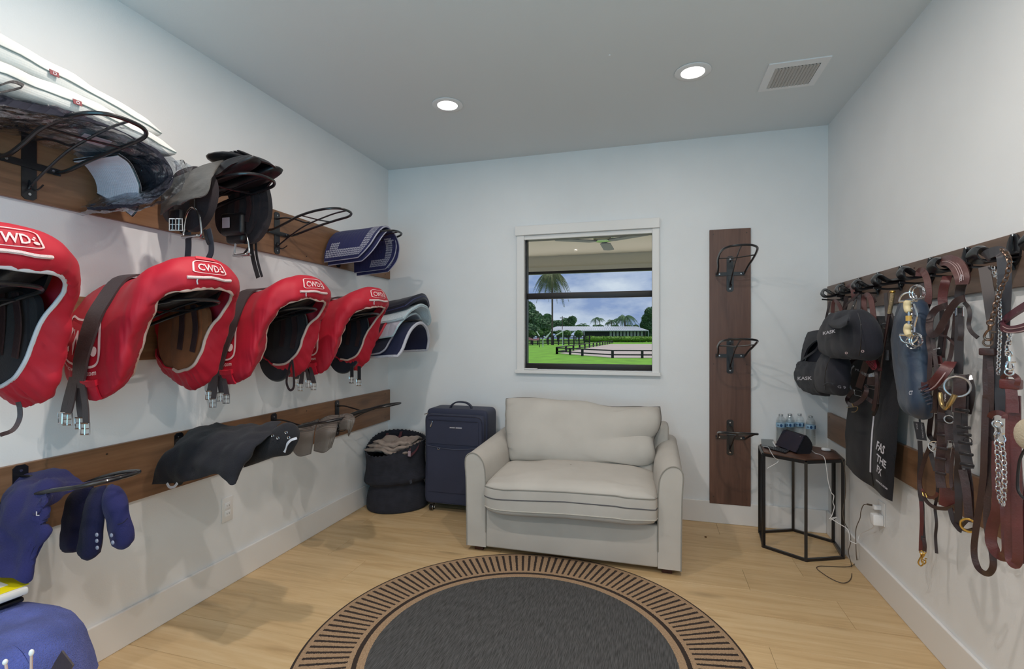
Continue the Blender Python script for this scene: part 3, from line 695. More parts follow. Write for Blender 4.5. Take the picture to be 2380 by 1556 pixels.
for lb, pth, wd in (('black strap hanging from the saddle, left of the two, ending on the red cover', [(437, 540), (438, 570), (436, 602)], .03), ('black looped strap hanging above the second red cover', [(484, 533), (490, 560), (491, 585), (484, 602)], .026)):
    solo('hanging_strap', G().ribbon(cr([PY(a, b, 1.66) for a, b in pth], 5), wd, .004, (0, 1, 0)), mat('blue_black_strap', (40, 44, 54), .5), lb, 'strap')
solo('hanging_strap', G().ribbon(cr([PY(475, 534, 1.65), PY(480, 556, 1.65), PY(485, 568, 1.65)], 5), .012, .003, (0, 1, 0)), M_blk, 'short thin black strap just under the near saddle flap', 'strap')
for lb, pth, wd in (('broad black strap hanging from the far flap, ending lowest', [(586, 545), (584, 575), (590, 610), (600, 646)], .022), ('thin black strap hanging right of the broad one', [(594, 545), (596, 590), (602, 620), (609, 644)], .012), ('short black strap end curling left below the far stirrup', [(584, 565), (575, 580), (562, 597)], .010)):
    solo('hanging_strap', G().ribbon(cr([PY(a, b, 2.02) for a, b in pth], 5), wd, .004, (0, 1, 0)), M_blk, lb, 'strap')

# ---- pads: profile across the rack (y, z) swept along x
def drape(profile, x0, x1, th, n=12, fn=None, wr=.003, seed=0, npf=5):
    rows = []
    for i in range(n+1):
        x = x0+(x1-x0)*i/n; P = cr([Vector((x, y, z)) for y, z in profile], npf)
        if fn: P = [fn(p, i/n, j/(len(P)-1)) for j, p in enumerate(P)]
        rows.append(P)
    return wrinkle(rows, wr, 8, seed)
def edge_tube(g, r):
    n, m = len(g), len(g[0])
    P = [g[i][0] for i in range(n)]+[g[n-1][j] for j in range(1, m)]+[g[i][m-1] for i in range(n-2, -1, -1)]+[g[0][j] for j in range(m-2, 0, -1)]
    return G().tube(P, r, 6, closed=True)
M_quilt = weave('navy_quilted_cotton', (30, 32, 66), 120, .8, .3)
def quilt(name, col, size=28):
    m = mat(name, col, .8, sheen=.3); t = m.node_tree; L = t.links.new; b = t.nodes['Principled BSDF']
    g = t.nodes.new('ShaderNodeTexCoord'); vo = t.nodes.new('ShaderNodeMapping'); vo.inputs['Rotation'].default_value = (.6, .0, .0); vo.inputs['Scale'].default_value = (size, size, size); L(g.outputs['Object'], vo.inputs[0])
    sp = t.nodes.new('ShaderNodeSeparateXYZ'); L(vo.outputs[0], sp.inputs[0]); hs = []
    for a in (0, 1):
        f = t.nodes.new('ShaderNodeMath'); f.operation = 'PINGPONG'; f.inputs[1].default_value = .5; L(sp.outputs[a], f.inputs[0]); p = t.nodes.new('ShaderNodeMath'); p.operation = 'POWER'; p.inputs[1].default_value = .4; L(f.outputs[0], p.inputs[0]); hs.append(p)
    mi = t.nodes.new('ShaderNodeMath'); mi.operation = 'MULTIPLY'; L(hs[0].outputs[0], mi.inputs[0]); L(hs[1].outputs[0], mi.inputs[1])
    bp = t.nodes.new('ShaderNodeBump'); bp.inputs['Strength'].default_value = .8; bp.inputs['Distance'].default_value = .006; L(mi.outputs[0], bp.inputs['Height']); L(bp.outputs[0], b.inputs['Normal']); return m
M_nq = quilt('navy_quilt', (34, 36, 84), 42)
M_wq = quilt('greyish_quilt', (186, 180, 190), 22)
M_pipn = mat('silver_piping', (170, 170, 186), .6)
M_navy = weave('navy_cotton', (20, 22, 42), 200, .85, .2)
# navy lace-print pad (two nested) on rack 4 of the top board
PR = [(2.865, 1.83), (2.875, 1.90), (2.92, 1.985), (2.99, 2.045), (3.055, 2.062), (3.12, 2.04), (3.18, 1.97), (3.21, 1.88), (3.215, 1.80)]
def lacefn(p, u, v):
    # rounded lower corners towards the room
    lo = max(0, abs(2*v-1)-.35)/.65; p.x = -2.13+(p.x+2.13)*(1-.30*lo**2.2); p.z += .02*u; return p
t = thing('saddle_pad', 'navy quilted saddle pad with white lace print and piping on the top board', 'saddle pad', (-1.9, 3.05, 1.8))
g = drape(PR, -2.13, -1.765, .014, 18, lacefn, .003, 4, 6)
make('quilted_body', G().sheet(g, .014), M_nq, t); make('piping', edge_tube(g, .005), M_pipn, t)
def lace(t, g, sgn, u0, u1, v0, v1, nx, ny, fold=None):
    S = surf(g, .009*sgn); gg = G()
    for i in range(nx):
        for j in range(ny):
            a = u0+(u1-u0)*(i+.5)/nx; b = v0+(v1-v0)*(j+.5)/ny
            du = (u1-u0)/nx*.42; dv = (v1-v0)/ny*.42
            P = [(a+du*math.cos(2*PI*k/8), b+dv*math.sin(2*PI*k/8)) for k in range(8)]; Q = [(a+du*.5*math.cos(2*PI*k/8), b+dv*.5*math.sin(2*PI*k/8)) for k in range(8)]
            v = [S(*p) for p in P]+[S(*p) for p in Q]; gg.add(v, [(k, (k+1) % 8, 8+(k+1) % 8, 8+k) for k in range(8)])
            if (i+j) % 2: c = [S(a+du*.25*math.cos(2*PI*k/6), b+dv*.25*math.sin(2*PI*k/6)) for k in range(6)]; gg.add(c, [tuple(range(6))])
    o = make('lace_print', gg, mat('lace_print', (196, 196, 210), .7), t, smooth=False); o['kind'] = 'stuff'
sg = 1 if gnormals(g)[5][2].y < 0 else -1
lace(t, g, sg, .03, .95, .035, .13, 22, 4); lace(t, g, sg, .80, .955, .13, .42, 5, 12); lace(t, g, -sg, .45, .93, .88, .965, 11, 4); lace(t, g, -sg, .78, .93, .68, .88, 5, 9); lace(t, g, sg, .10, .3, .13, .2, 5, 3)
g2 = drape([(y+.02 if y > 3.05 else y+.03, z-.02) for y, z in PR], -2.12, -1.75, .014, 14, lacefn, .003, 9, 5)
t = thing('saddle_pad', 'second navy saddle pad, its lace-printed far side hanging behind the first', 'saddle pad', (-1.9, 3.1, 1.78))
make('quilted_body', G().sheet(g2, .012), M_nq, t); make('piping', edge_tube(g2, .004), M_pipn, t)
sg = 1 if gnormals(g2)[5][2].y < 0 else -1
S_ = -sg if False else sg
lace(t, g2, -sg, .55, .93, .87, .96, 10, 4); lace(t, g2, -sg, .80, .93, .66, .87, 4, 9)

# ---- white folded pads on the nearest rack of the top board
M_wf = weave('white_cotton_drill', (206, 208, 206), 300, .8, .12, .05)
def slab(label, x0, x1, ya, yb, za, zb, th, seed, tag=None, hump=.012):
    t = thing('folded_pad', label, 'saddle pad', ((x0+x1)/2, ya, min(za, zb)), 'white folded pads on the top board')
    rows = []
    for i in range(25):
        u = i/24; y = ya+(yb-ya)*u; z = za+(zb-za)*u+hump*math.sin(u*PI); tt = th*(1-.35*u)*(1 if u < .93 else max(.25, 1-(u-.93)*9)); row = []
        for k in range(20):
            a = 2*PI*k/20; cx_ = (x0+x1)/2; hx = (x1-x0)/2*(1-.03*u)
            e = lambda q, pw: math.copysign(abs(q)**pw, q)
            p = Vector((cx_+hx*e(math.cos(a), .22), y, z+tt*.5*e(math.sin(a), .5)))
            p += Vector((1, 0, .6))*.007*noise.noise(p*14+Vector((seed, 0, 0)))
            row.append(p)
        rows.append(row)
    v = [p for r in rows for p in r]; f = []
    for i in range(24):
        for k in range(20): f.append((i*20+k, i*20+(k+1) % 20, (i+1)*20+(k+1) % 20, (i+1)*20+k))
    f.append(tuple(range(19, -1, -1))); f.append(tuple(24*20+k for k in range(20)))
    make('stuffed_body', G().add(v, f), M_wf, t)
    make('end_piping', G().tube([r+Vector((0, -.001, 0)) for r in rows[0]], .004, 6, closed=True), M_wf, t)
    seam = [rows[i][0]+Vector((.002, 0, -.002)) for i in range(25)]
    make('seam', G().tube(seam, .0018, 5), mat('grey_thread', (120, 132, 130), .8), t)
    if tag is not None:
        p = seam[tag]; d = (seam[tag+1]-seam[tag]).normalized()
        A = [[p+Vector((.003+.002*i, 0, -.008*i+.006))+d*(.008*j) for j in range(4)] for i in range(3)]
        make('red_tag', G().sheet(A, .002), mat('dark_red_tag', (110, 18, 34), .6), t, label='small dark red tag with a white square')
        q = p+Vector((.007, 0, -.002))+d*.012; v, f = ring2d(rring(-.0035, -.0035, .0035, .0035, .001, 2), .0015, lambda a, b: q+d*a+Vector((.0005, 0, b))); make('white_mark', G().add(v, f), M_pipingw, t, smooth=False)
    return t
slab('white folded pad on top of the stack at the upper left', -2.13, -1.80, .86, 1.45, 2.172, 2.104, .096, 1, 9, .008)
slab('white folded pad second in the stack, above the plastic-wrapped pads', -2.13, -1.79, .92, 1.50, 2.078, 2.045, .092, 7, 9, .020)
# black handle loop on the second pad
solo('handle_loop', G().band(cr([PX(-5, 200, -1.775), PX(28, 190, -1.77), PX(54, 200, -1.765), PX(30, 209, -1.77), PX(-5, 216, -1.775)], 4), (0, .4, .9), .010, .004), M_blk, 'black and red-ended handle loop sticking out at the far left under the white pads', 'strap')
# navy pads in plastic
M_navyq = quilt('dark_navy_quilt', (34, 32, 48), 30)
PB = [(.80, 1.99), (.96, 2.005), (1.10, 2.034), (1.24, 2.056), (1.36, 2.048), (1.46, 2.0), (1.50, 1.94), (1.46, 1.87), (1.40, 1.825)]
def bagfn(p, u, v):
    e = max(0, u-.5)/.5; lo = max(0, v-.55)/.45; p.x -= .13*(1-e)*0+.10*e*e*lo*lo; return p
t = thing('wrapped_pad', 'dark navy saddle pad in clear plastic under the white pads, upper left', 'saddle pad', (-1.85, 1.2, 1.79))
g = drape(PB, -2.12, -1.80, .02, 16, bagfn, .005, 2, 5)
make('quilted_body', G().sheet(g, .022), M_navyq, t)
pl = wrinkle([[p+n*s for p, n in zip(r, nr)] for r, nr, s in zip(g, gnormals(g), [0]*40)], .0, 1)
M_film = film('clear_plastic_film', (.90, .93, .96), .05, .08, .8, .7)
PBf = [(.78, 1.995), (.96, 2.01), (1.10, 2.038), (1.24, 2.060), (1.37, 2.054), (1.48, 2.01), (1.52, 1.94), (1.48, 1.86), (1.40, 1.80), (1.36, 1.795)]
g = drape(PBf, -2.13, -1.77, .02, 34, bagfn, .012, 12, 9)
g = wrinkle(g, .008, 30, 3)
make('plastic_wrap', G().sheet(g, .001), M_film, t)
PBu = [(.78, 1.965), (.96, 1.98), (1.10, 2.008), (1.24, 2.028), (1.35, 2.022), (1.44, 1.985), (1.475, 1.94), (1.44, 1.88), (1.38, 1.82)]
make('plastic_wrap', G().sheet(wrinkle(drape(PBu, -2.12, -1.775, .02, 30, None, .01, 31, 9), .008, 28, 6), .001), M_film, t)
make('plastic_fold', G().sheet(wrinkle(refine([[PX(405, 375, -1.80), PX(425, 372, -1.82), PX(445, 388, -1.84)], [PX(410, 400, -1.80), PX(425, 392, -1.82), PX(436, 402, -1.84)]], 6, 6), .01, 40, 1), .0008), M_film, t)
make('paper_insert', G().sheet([[Vector((-1.86-.08*i/3, 1.22+.09*j/3+.01*i, 2.018+.002*j-.002*i/3)) for j in range(4)] for i in range(4)], .001), mat('printed_paper', (178, 176, 190), .6), t)
t = thing('saddle_pad', 'white saddle pad with dark piping hanging behind the plastic-wrapped one', 'saddle pad', (-1.95, 1.4, 1.8))
g = drape([(1.36, 2.02), (1.40, 2.0), (1.43, 1.95), (1.445, 1.90), (1.45, 1.845), (1.445, 1.815)], -2.13, -1.90, .02, 12, lambda p, u, v: Vector((p.x-.06*max(0, u-.4)/.6*max(0, v-.5)*1.5, p.y, p.z-.02+.10*(1-u)*v)), .003, 5, 5)
make('quilted_body', G().sheet(g, .012), weave('white_pad', (200, 196, 206), 200), t); make('piping', edge_tube(g, .004), M_blk, t)

# ---- stack of saddle pads in the back left corner (row 2, fifth rack)
def pad5(label, prof, x0, x1, th, m, pip=None, fn=None, seed=0, pr=.005):
    t = thing('saddle_pad', label, 'saddle pad', ((x0+x1)/2, 3.36, min(z for y, z in prof)), 'saddle pads stacked in the back corner')
    g = drape(prof, x0, x1, th, 14, fn, .004, seed, 5); make('pad_body', G().sheet(g, th), m, t)
    if pip: make('piping', edge_tube(g, pr), pip, t)
    return t
rise = lambda k, c: (lambda p, u, v: Vector((p.x-.05*abs(2*v-1)**2*u, p.y, p.z+k*u*u+c*u)))
M_fl = mat('pale_blue_fleece', (196, 208, 214), .95, bump=.6, bscale=90, sheen=.5)
M_lb = mat('pale_blue_binding', (176, 196, 204), .8)
pad5('navy gel half pad on top of the pad stack in the back corner', [(3.17, 1.475), (3.22, 1.515), (3.30, 1.545), (3.36, 1.555), (3.42, 1.545), (3.50, 1.50), (3.53, 1.47)], -2.15, -1.64, .045, mat('navy_neoprene', (18, 20, 40), .5, sheen=.3), mat('navy_edge', (50, 54, 92), .5), rise(.07, .0), 2, .004)
pad5('white fleece-lined saddle pad below the navy half pad in the back corner', [(3.14, 1.40), (3.20, 1.455), (3.30, 1.495), (3.37, 1.50), (3.45, 1.48), (3.53, 1.40), (3.55, 1.36)], -2.15, -1.64, .022, M_fl, M_lb, rise(.055, .0), 6)
pad5('greyish quilted saddle pad in the middle of the pad stack', [(3.10, 1.30), (3.13, 1.37), (3.20, 1.425), (3.30, 1.46), (3.38, 1.462), (3.48, 1.42), (3.55, 1.34)], -2.15, -1.70, .016, M_wq, M_lb, rise(.03, 0), 9, .007)
pad5('dark saddle pad with red binding showing beside the farthest saddle', [(3.09, 1.25), (3.105, 1.30), (3.14, 1.36), (3.22, 1.41), (3.34, 1.43), (3.45, 1.40)], -2.15, -1.83, .014, weave('plum_cotton', (66, 26, 44), 200), mat('red_binding', (196, 50, 66), .6), rise(.03, .02), 13, .011)
pad5('navy saddle pad with white fleece edging at the bottom of the pad stack', [(3.10, 1.17), (3.12, 1.22), (3.18, 1.33), (3.28, 1.395), (3.37, 1.405), (3.47, 1.36), (3.54, 1.28), (3.56, 1.20)], -2.15, -1.66, .018, mat('navy_velvet', (22, 28, 62), .9, sheen=.5), mat('fleece_edge', (196, 196, 206), .95, bump=.5, bscale=120), rise(-.0, .02), 17, .012)
pad5('navy folded saddle pad with grey binding lowest beside the farthest saddle', [(3.06, 1.17), (3.075, 1.20), (3.12, 1.26), (3.20, 1.30), (3.30, 1.32)], -2.14, -1.78, .016, M_navy, mat('grey_binding', (150, 148, 160), .7), rise(.0, .04), 21, .008)

# ---- bottom row: hoodie, jacket, mesh pads
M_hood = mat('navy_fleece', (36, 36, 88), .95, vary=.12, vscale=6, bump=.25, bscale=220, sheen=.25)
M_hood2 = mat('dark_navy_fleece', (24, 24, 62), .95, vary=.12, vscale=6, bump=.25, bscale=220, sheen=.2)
M_wool = mat('charcoal_wool', (28, 28, 36), .95, vary=.15, vscale=6, bump=.3, bscale=240, sheen=.25)
def cloth(root, name, rows, th, m, wr=.010, seed=0, sc=9, nu=6, nv=6, pil=False, e=.5):
    g = wrinkle(refine(rows, nu, nv), wr, sc, seed)
    return make(name, G().pillow(g, th, e) if pil else G().sheet(g, th), m, root)
t = thing('hoodie', 'navy fleece hoodie draped over the lowest rack nearest the camera', 'hoodie', (-1.9, 1.15, .55))
cloth(t, 'body', [[PY(20, 1108, 1.30), PY(-5, 1160, 1.13), PY(-20, 1230, 1.07), PY(-30, 1320, 1.05)],
                  [PY(75, 1098, 1.30), PY(40, 1130, 1.13), PY(15, 1225, 1.06), PY(0, 1338, 1.03)],
                  [PY(130, 1100, 1.28), PY(85, 1140, 1.12), PY(55, 1240, 1.05), PY(35, 1345, 1.03)],
                  [PY(180, 1108, 1.26), PY(110, 1150, 1.10), PY(85, 1240, 1.06), PY(62, 1352, 1.05)],
                  [PY(215, 1116, 1.25), PY(118, 1175, 1.12), PY(118, 1235, 1.08), PY(80, 1310, 1.07)]], .024, M_hood, .034, 2, 8, 12, 12, True, .6)
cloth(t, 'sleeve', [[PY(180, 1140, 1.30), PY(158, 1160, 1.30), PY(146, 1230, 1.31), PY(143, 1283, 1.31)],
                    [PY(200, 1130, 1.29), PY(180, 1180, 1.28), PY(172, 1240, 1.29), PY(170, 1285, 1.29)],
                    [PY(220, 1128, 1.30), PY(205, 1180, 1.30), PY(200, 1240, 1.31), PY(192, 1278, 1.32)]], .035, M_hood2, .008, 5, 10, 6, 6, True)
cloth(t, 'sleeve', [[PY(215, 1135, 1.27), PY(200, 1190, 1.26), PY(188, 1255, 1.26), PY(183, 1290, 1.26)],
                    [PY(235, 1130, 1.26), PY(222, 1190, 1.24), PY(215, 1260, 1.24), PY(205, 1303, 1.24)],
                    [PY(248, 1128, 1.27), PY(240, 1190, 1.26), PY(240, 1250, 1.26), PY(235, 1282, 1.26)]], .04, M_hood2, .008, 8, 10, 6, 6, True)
cloth(t, 'sleeve', [[PY(250, 1128, 1.28), PY(248, 1180, 1.27), PY(255, 1230, 1.27), PY(268, 1272, 1.27)],
                    [PY(262, 1126, 1.27), PY(272, 1180, 1.25), PY(285, 1225, 1.25), PY(292, 1276, 1.25)],
                    [PY(268, 1130, 1.29), PY(294, 1185, 1.27), PY(308, 1225, 1.27), PY(310, 1256, 1.27)]], .045, M_hood, .008, 12, 10, 6, 6, True)
for px_, py_ in ((225, 1244), (225, 1258), (226, 1274), (259, 1245), (262, 1262)):
    make('cuff_button', G().ell(PY(px_, py_, 1.215), (.007, .003, .007)), mat('silver_button', (150, 152, 170), .4), t)
make('cuff_seam', G().tube(cr([PY(263, 1222, 1.235), PY(285, 1216, 1.225), PY(297, 1205, 1.235)], 4), .002, 5), M_hood2, t)
g = text_geo('L', lambda x, y: PX(94+x*9, 1196-14*y, -1.72)+Vector((.0, -.012, 0)), 1, .02); make('printed_mark', g, M_pipingw, t, smooth=False)

t = thing('jacket', 'charcoal wool jacket folded over the second rack of the bottom board', 'jacket', (-1.85, 1.75, .62))
cloth(t, 'body', [[PY(440, 1010, 1.90), PY(400, 1040, 1.72), PY(370, 1080, 1.66), PY(358, 1126, 1.65)],
                  [PY(470, 995, 1.93), PY(440, 1030, 1.71), PY(410, 1075, 1.65), PY(405, 1124, 1.64)],
                  [PY(510, 991, 1.93), PY(490, 1020, 1.70), PY(468, 1070, 1.64), PY(460, 1114, 1.63)],
                  [PY(560, 990, 1.92), PY(535, 1025, 1.69), PY(515, 1070, 1.63), PY(510, 1102, 1.62)],
                  [PY(610, 985, 1.90), PY(580, 1020, 1.70), PY(556, 1065, 1.62), PY(541, 1128, 1.60)],
                  [PY(655, 983, 1.88), PY(625, 1010, 1.72), PY(590, 1045, 1.66), PY(562, 1090, 1.65)]], .030, M_wool, .020, 4, 9, 9, 9, True, .6)
cloth(t, 'sleeve', [[PY(600, 1015, 1.82), PY(585, 1050, 1.78), PY(566, 1088, 1.77)],
                    [PY(640, 1000, 1.80), PY(630, 1035, 1.76), PY(612, 1072, 1.76)],
                    [PY(672, 985, 1.80), PY(668, 1020, 1.76), PY(650, 1058, 1.77)],
                    [PY(694, 1008, 1.82), PY(690, 1030, 1.79), PY(672, 1050, 1.80)]], .06, mat('black_wool', (24, 24, 30), .95, bump=.3, bscale=240, sheen=.2), .006, 9, 9, 7, 7, True)
make('white_hem', G().ribbon(cr([PY(690, 1019, 1.745), PY(676, 1024, 1.735), PY(666, 1036, 1.735), PY(661, 1052, 1.74)], 5), .010, .003, (0, 1, 0)), M_pipingw, t)
make('white_hem', G().ribbon(cr([PY(388, 1124, 1.62), PY(394, 1133, 1.62), PY(405, 1132, 1.62), PY(412, 1124, 1.62)], 5), .010, .003, (0, 1, 0)), M_pipingw, t)
for px_, py_ in ((665, 1006), (671, 1018), (634, 1014), (646, 1019)): make('button', G().torus(PY(px_, py_, 1.72), .006, .0018, (0, 1, 0), 10, 5), M_steel, t)

def mesh_mat():
    m = bpy.data.materials.new('grey_open_mesh'); m.use_nodes = True; t = m.node_tree; L = t.links.new; b = t.nodes['Principled BSDF']; b.inputs['Base Color'].default_value = srgb(112, 104, 98); b.inputs['Roughness'].default_value = .6
    g = t.nodes.new('ShaderNodeTexCoord'); mm = t.nodes.new('ShaderNodeVectorMath'); mm.operation = 'SCALE'; mm.inputs['Scale'].default_value = 150; L(g.outputs['Object'], mm.inputs[0]); sp = t.nodes.new('ShaderNodeSeparateXYZ'); L(mm.outputs[0], sp.inputs[0]); q = []
    for a in (0, 2):
        p = t.nodes.new('ShaderNodeMath'); p.operation = 'PINGPONG'; p.inputs[1].default_value = .5; L(sp.outputs[a], p.inputs[0]); c = t.nodes.new('ShaderNodeMath'); c.operation = 'GREATER_THAN'; c.inputs[1].default_value = .27; L(p.outputs[0], c.inputs[0]); q.append(c)
    mu = t.nodes.new('ShaderNodeMath'); mu.operation = 'MULTIPLY'; L(q[0].outputs[0], mu.inputs[0]); L(q[1].outputs[0], mu.inputs[1])
    iv = t.nodes.new('ShaderNodeMath'); iv.operation = 'SUBTRACT'; iv.inputs[0].default_value = 1; L(mu.outputs[0], iv.inputs[1]); L(iv.outputs[0], b.inputs['Alpha']); return m
M_mesh = mesh_mat()
t = thing('mesh_pad', 'grey perforated mesh half pad with scalloped edge over the third low rack', 'mesh pad', (-1.8, 2.35, .64))
for rows in ([[PY(702, 986, 2.52), PY(690, 1000, 2.36), PY(680, 1022, 2.34), PY(676, 1040, 2.34)], [PY(722, 982, 2.52), PY(712, 1005, 2.33), PY(700, 1035, 2.32), PY(694, 1060, 2.32)], [PY(740, 975, 2.52), PY(730, 1000, 2.34), PY(726, 1030, 2.33), PY(722, 1055, 2.33)]],
             [[PY(742, 978, 2.52), PY(735, 1000, 2.34), PY(732, 1030, 2.33), PY(730, 1048, 2.33)], [PY(762, 968, 2.52), PY(758, 995, 2.31), PY(756, 1030, 2.30), PY(752, 1052, 2.30)], [PY(786, 966, 2.52), PY(782, 995, 2.33), PY(778, 1015, 2.32), PY(770, 1040, 2.32)]],
             [[PY(782, 968, 2.55), PY(786, 980, 2.42), PY(790, 992, 2.40), PY(790, 1000, 2.40)], [PY(802, 963, 2.55), PY(806, 972, 2.40), PY(808, 985, 2.38), PY(808, 998, 2.38)], [PY(818, 964, 2.55), PY(824, 975, 2.42), PY(818, 995, 2.40), PY(810, 1014, 2.40)]]):
    g = refine(rows, 6, 6); make('mesh_flap', G().sheet(g, .004), M_mesh, t); make('bound_edge', edge_tube(g, .0035), mat('grey_edge', (92, 86, 82), .6), t)

# ---- corner at the lower left: towel over a white tub, tablet and yellow book on it
M_towel = mat('blue_terry_towel', (82, 94, 168), .98, vary=.22, vscale=14, bump=.8, bscale=260, sheen=.5)
c = Vector((-1.82, .90, 0))
t = thing('laundry_tub', 'white plastic tub under the blue towel at the lower left', 'tub', c)
make('tub_body', G().lathe([(.0, .0), (.17, .0), (.19, .05), (.22, .42), (.235, .43), (.23, .445), (.212, .44), (.195, .2), (.16, .02), (0, .02)], c, 40), M_white, t)
make('brown_strap', G().ribbon([PY(158, 1530, .90), PY(142, 1556, .90), PY(120, 1600, .90)], .05, .004, (0, 1, 0)), M_girth, t)
t = thing('towel', 'blue terry towel spread over the tub at the lower left', 'towel', c+Vector((0, 0, .44)))
rows = [(0, .500), (.16, .500), (.27, .492), (.335, .455), (.375, .375), (.39, .32)]
g = []
for i in range(33):
    a = 2*PI*i/32; r_ = []
    for r, z in [(q_*.74, z_) for q_, z_ in rows]: r_.append(c+Vector(((r*(.92+.09*math.cos(2*a)))*math.cos(a), r*(.92+.07*math.sin(3*a))*math.sin(a), z+(.02*math.sin(5*a) if r > .3 else 0))))
    g.append(cr(r_, 4))
make('cloth', G().sheet(wrinkle(g, .008, 10, 4), .014), M_towel, t)
make('woven_border', G().tube([q[int(len(q)*.82)]+Vector((0, 0, .010)) for q in g], .004, 5), mat('blue_band', (92, 102, 172), .8), t)
make('hem', G().tube([q[-1] for q in g], .009, 6), mat('blue_band', (92, 102, 172), .8), t)
z0 = .512
def flatbox(root, name, cpx, z, th, m, L1=.28, L2=.19, inset=0):
    c_ = PZ(cpx[0], cpx[1], z+th); a_ = PZ(cpx[0]-67, cpx[1]-24, z+th); b_ = PZ(cpx[0]-67, cpx[1]+34, z+th)
    d1 = (a_-c_).normalized(); d2 = Vector((-d1.y, d1.x, 0)); d2 = d2 if d2.dot(b_-c_) > 0 else -d2; c_ = c_+(d1+d2)*inset
    M = Matrix((d1, d2, Vector((0, 0, 1)))).transposed().to_4x4(); M.translation = c_
    return make(name, G().rbox((0, 0, -th), (L1, L2, 0), min(.006, th*.4), 2, M), m, root), M
t = thing('tablet', 'black cased tablet lying on the blue towel under the yellow book', 'tablet', PZ(30, 1390, z0))
flatbox(t, 'case', (58, 1388), z0, .014, M_black); flatbox(t, 'body', (57, 1377), z0+.016, .012, mat('dark_grey_shell', (60, 60, 66), .4))
t = thing('book', 'yellow and white book on the black tablet at the lower left', 'book', PZ(30, 1370, z0+.034))
flatbox(t, 'pages', (68, 1364), z0+.030, .022, mat('book_white', (226, 222, 216), .5))
_, M = flatbox(t, 'cover', (68, 1357), z0+.0525, .0025, mat('book_yellow', (236, 218, 10), .4))
make('cover_panel', G().rbox((.045, .03, 0), (.10, .10, .0012), .0005, 1, M), mat('book_white', (226, 222, 216), .5), t)
make('cover_picture', G().ell(M @ Vector((.085, .12, .0012)), (.03, .018, .001)), mat('plum_ink', (90, 40, 80), .5), t)
t = thing('cotton_swab_stand', 'thin white-tipped stick standing before the blue towel', 'stick', PY(72, 1556, .62))
make('stick', G().tube([PY(73, 1522, .62), PY(72, 1600, .62)], .0022, 6), M_piping, t); make('tip', G().ell(PY(73, 1518, .62), (.004, .004, .006)), M_white, t)
t = thing('cotton_swab_stand', 'second thin white-tipped stick, lower, at the left edge', 'stick', PY(14, 1556, .62))
make('stick', G().tube([PY(13, 1543, .60), PY(22, 1600, .60)], .0022, 6), M_piping, t); make('tip', G().ell(PY(12, 1540, .60), (.004, .004, .005)), M_white, t)
# ================================================================== FLOOR: rug, sofa, suitcase, basket, table
M_sofa = weave('linen_upholstery', (194, 188, 180), 900, .92, .10, .05, sheen=.1)
M_sofad = mat('sofa_welt', (150, 146, 138), .9)
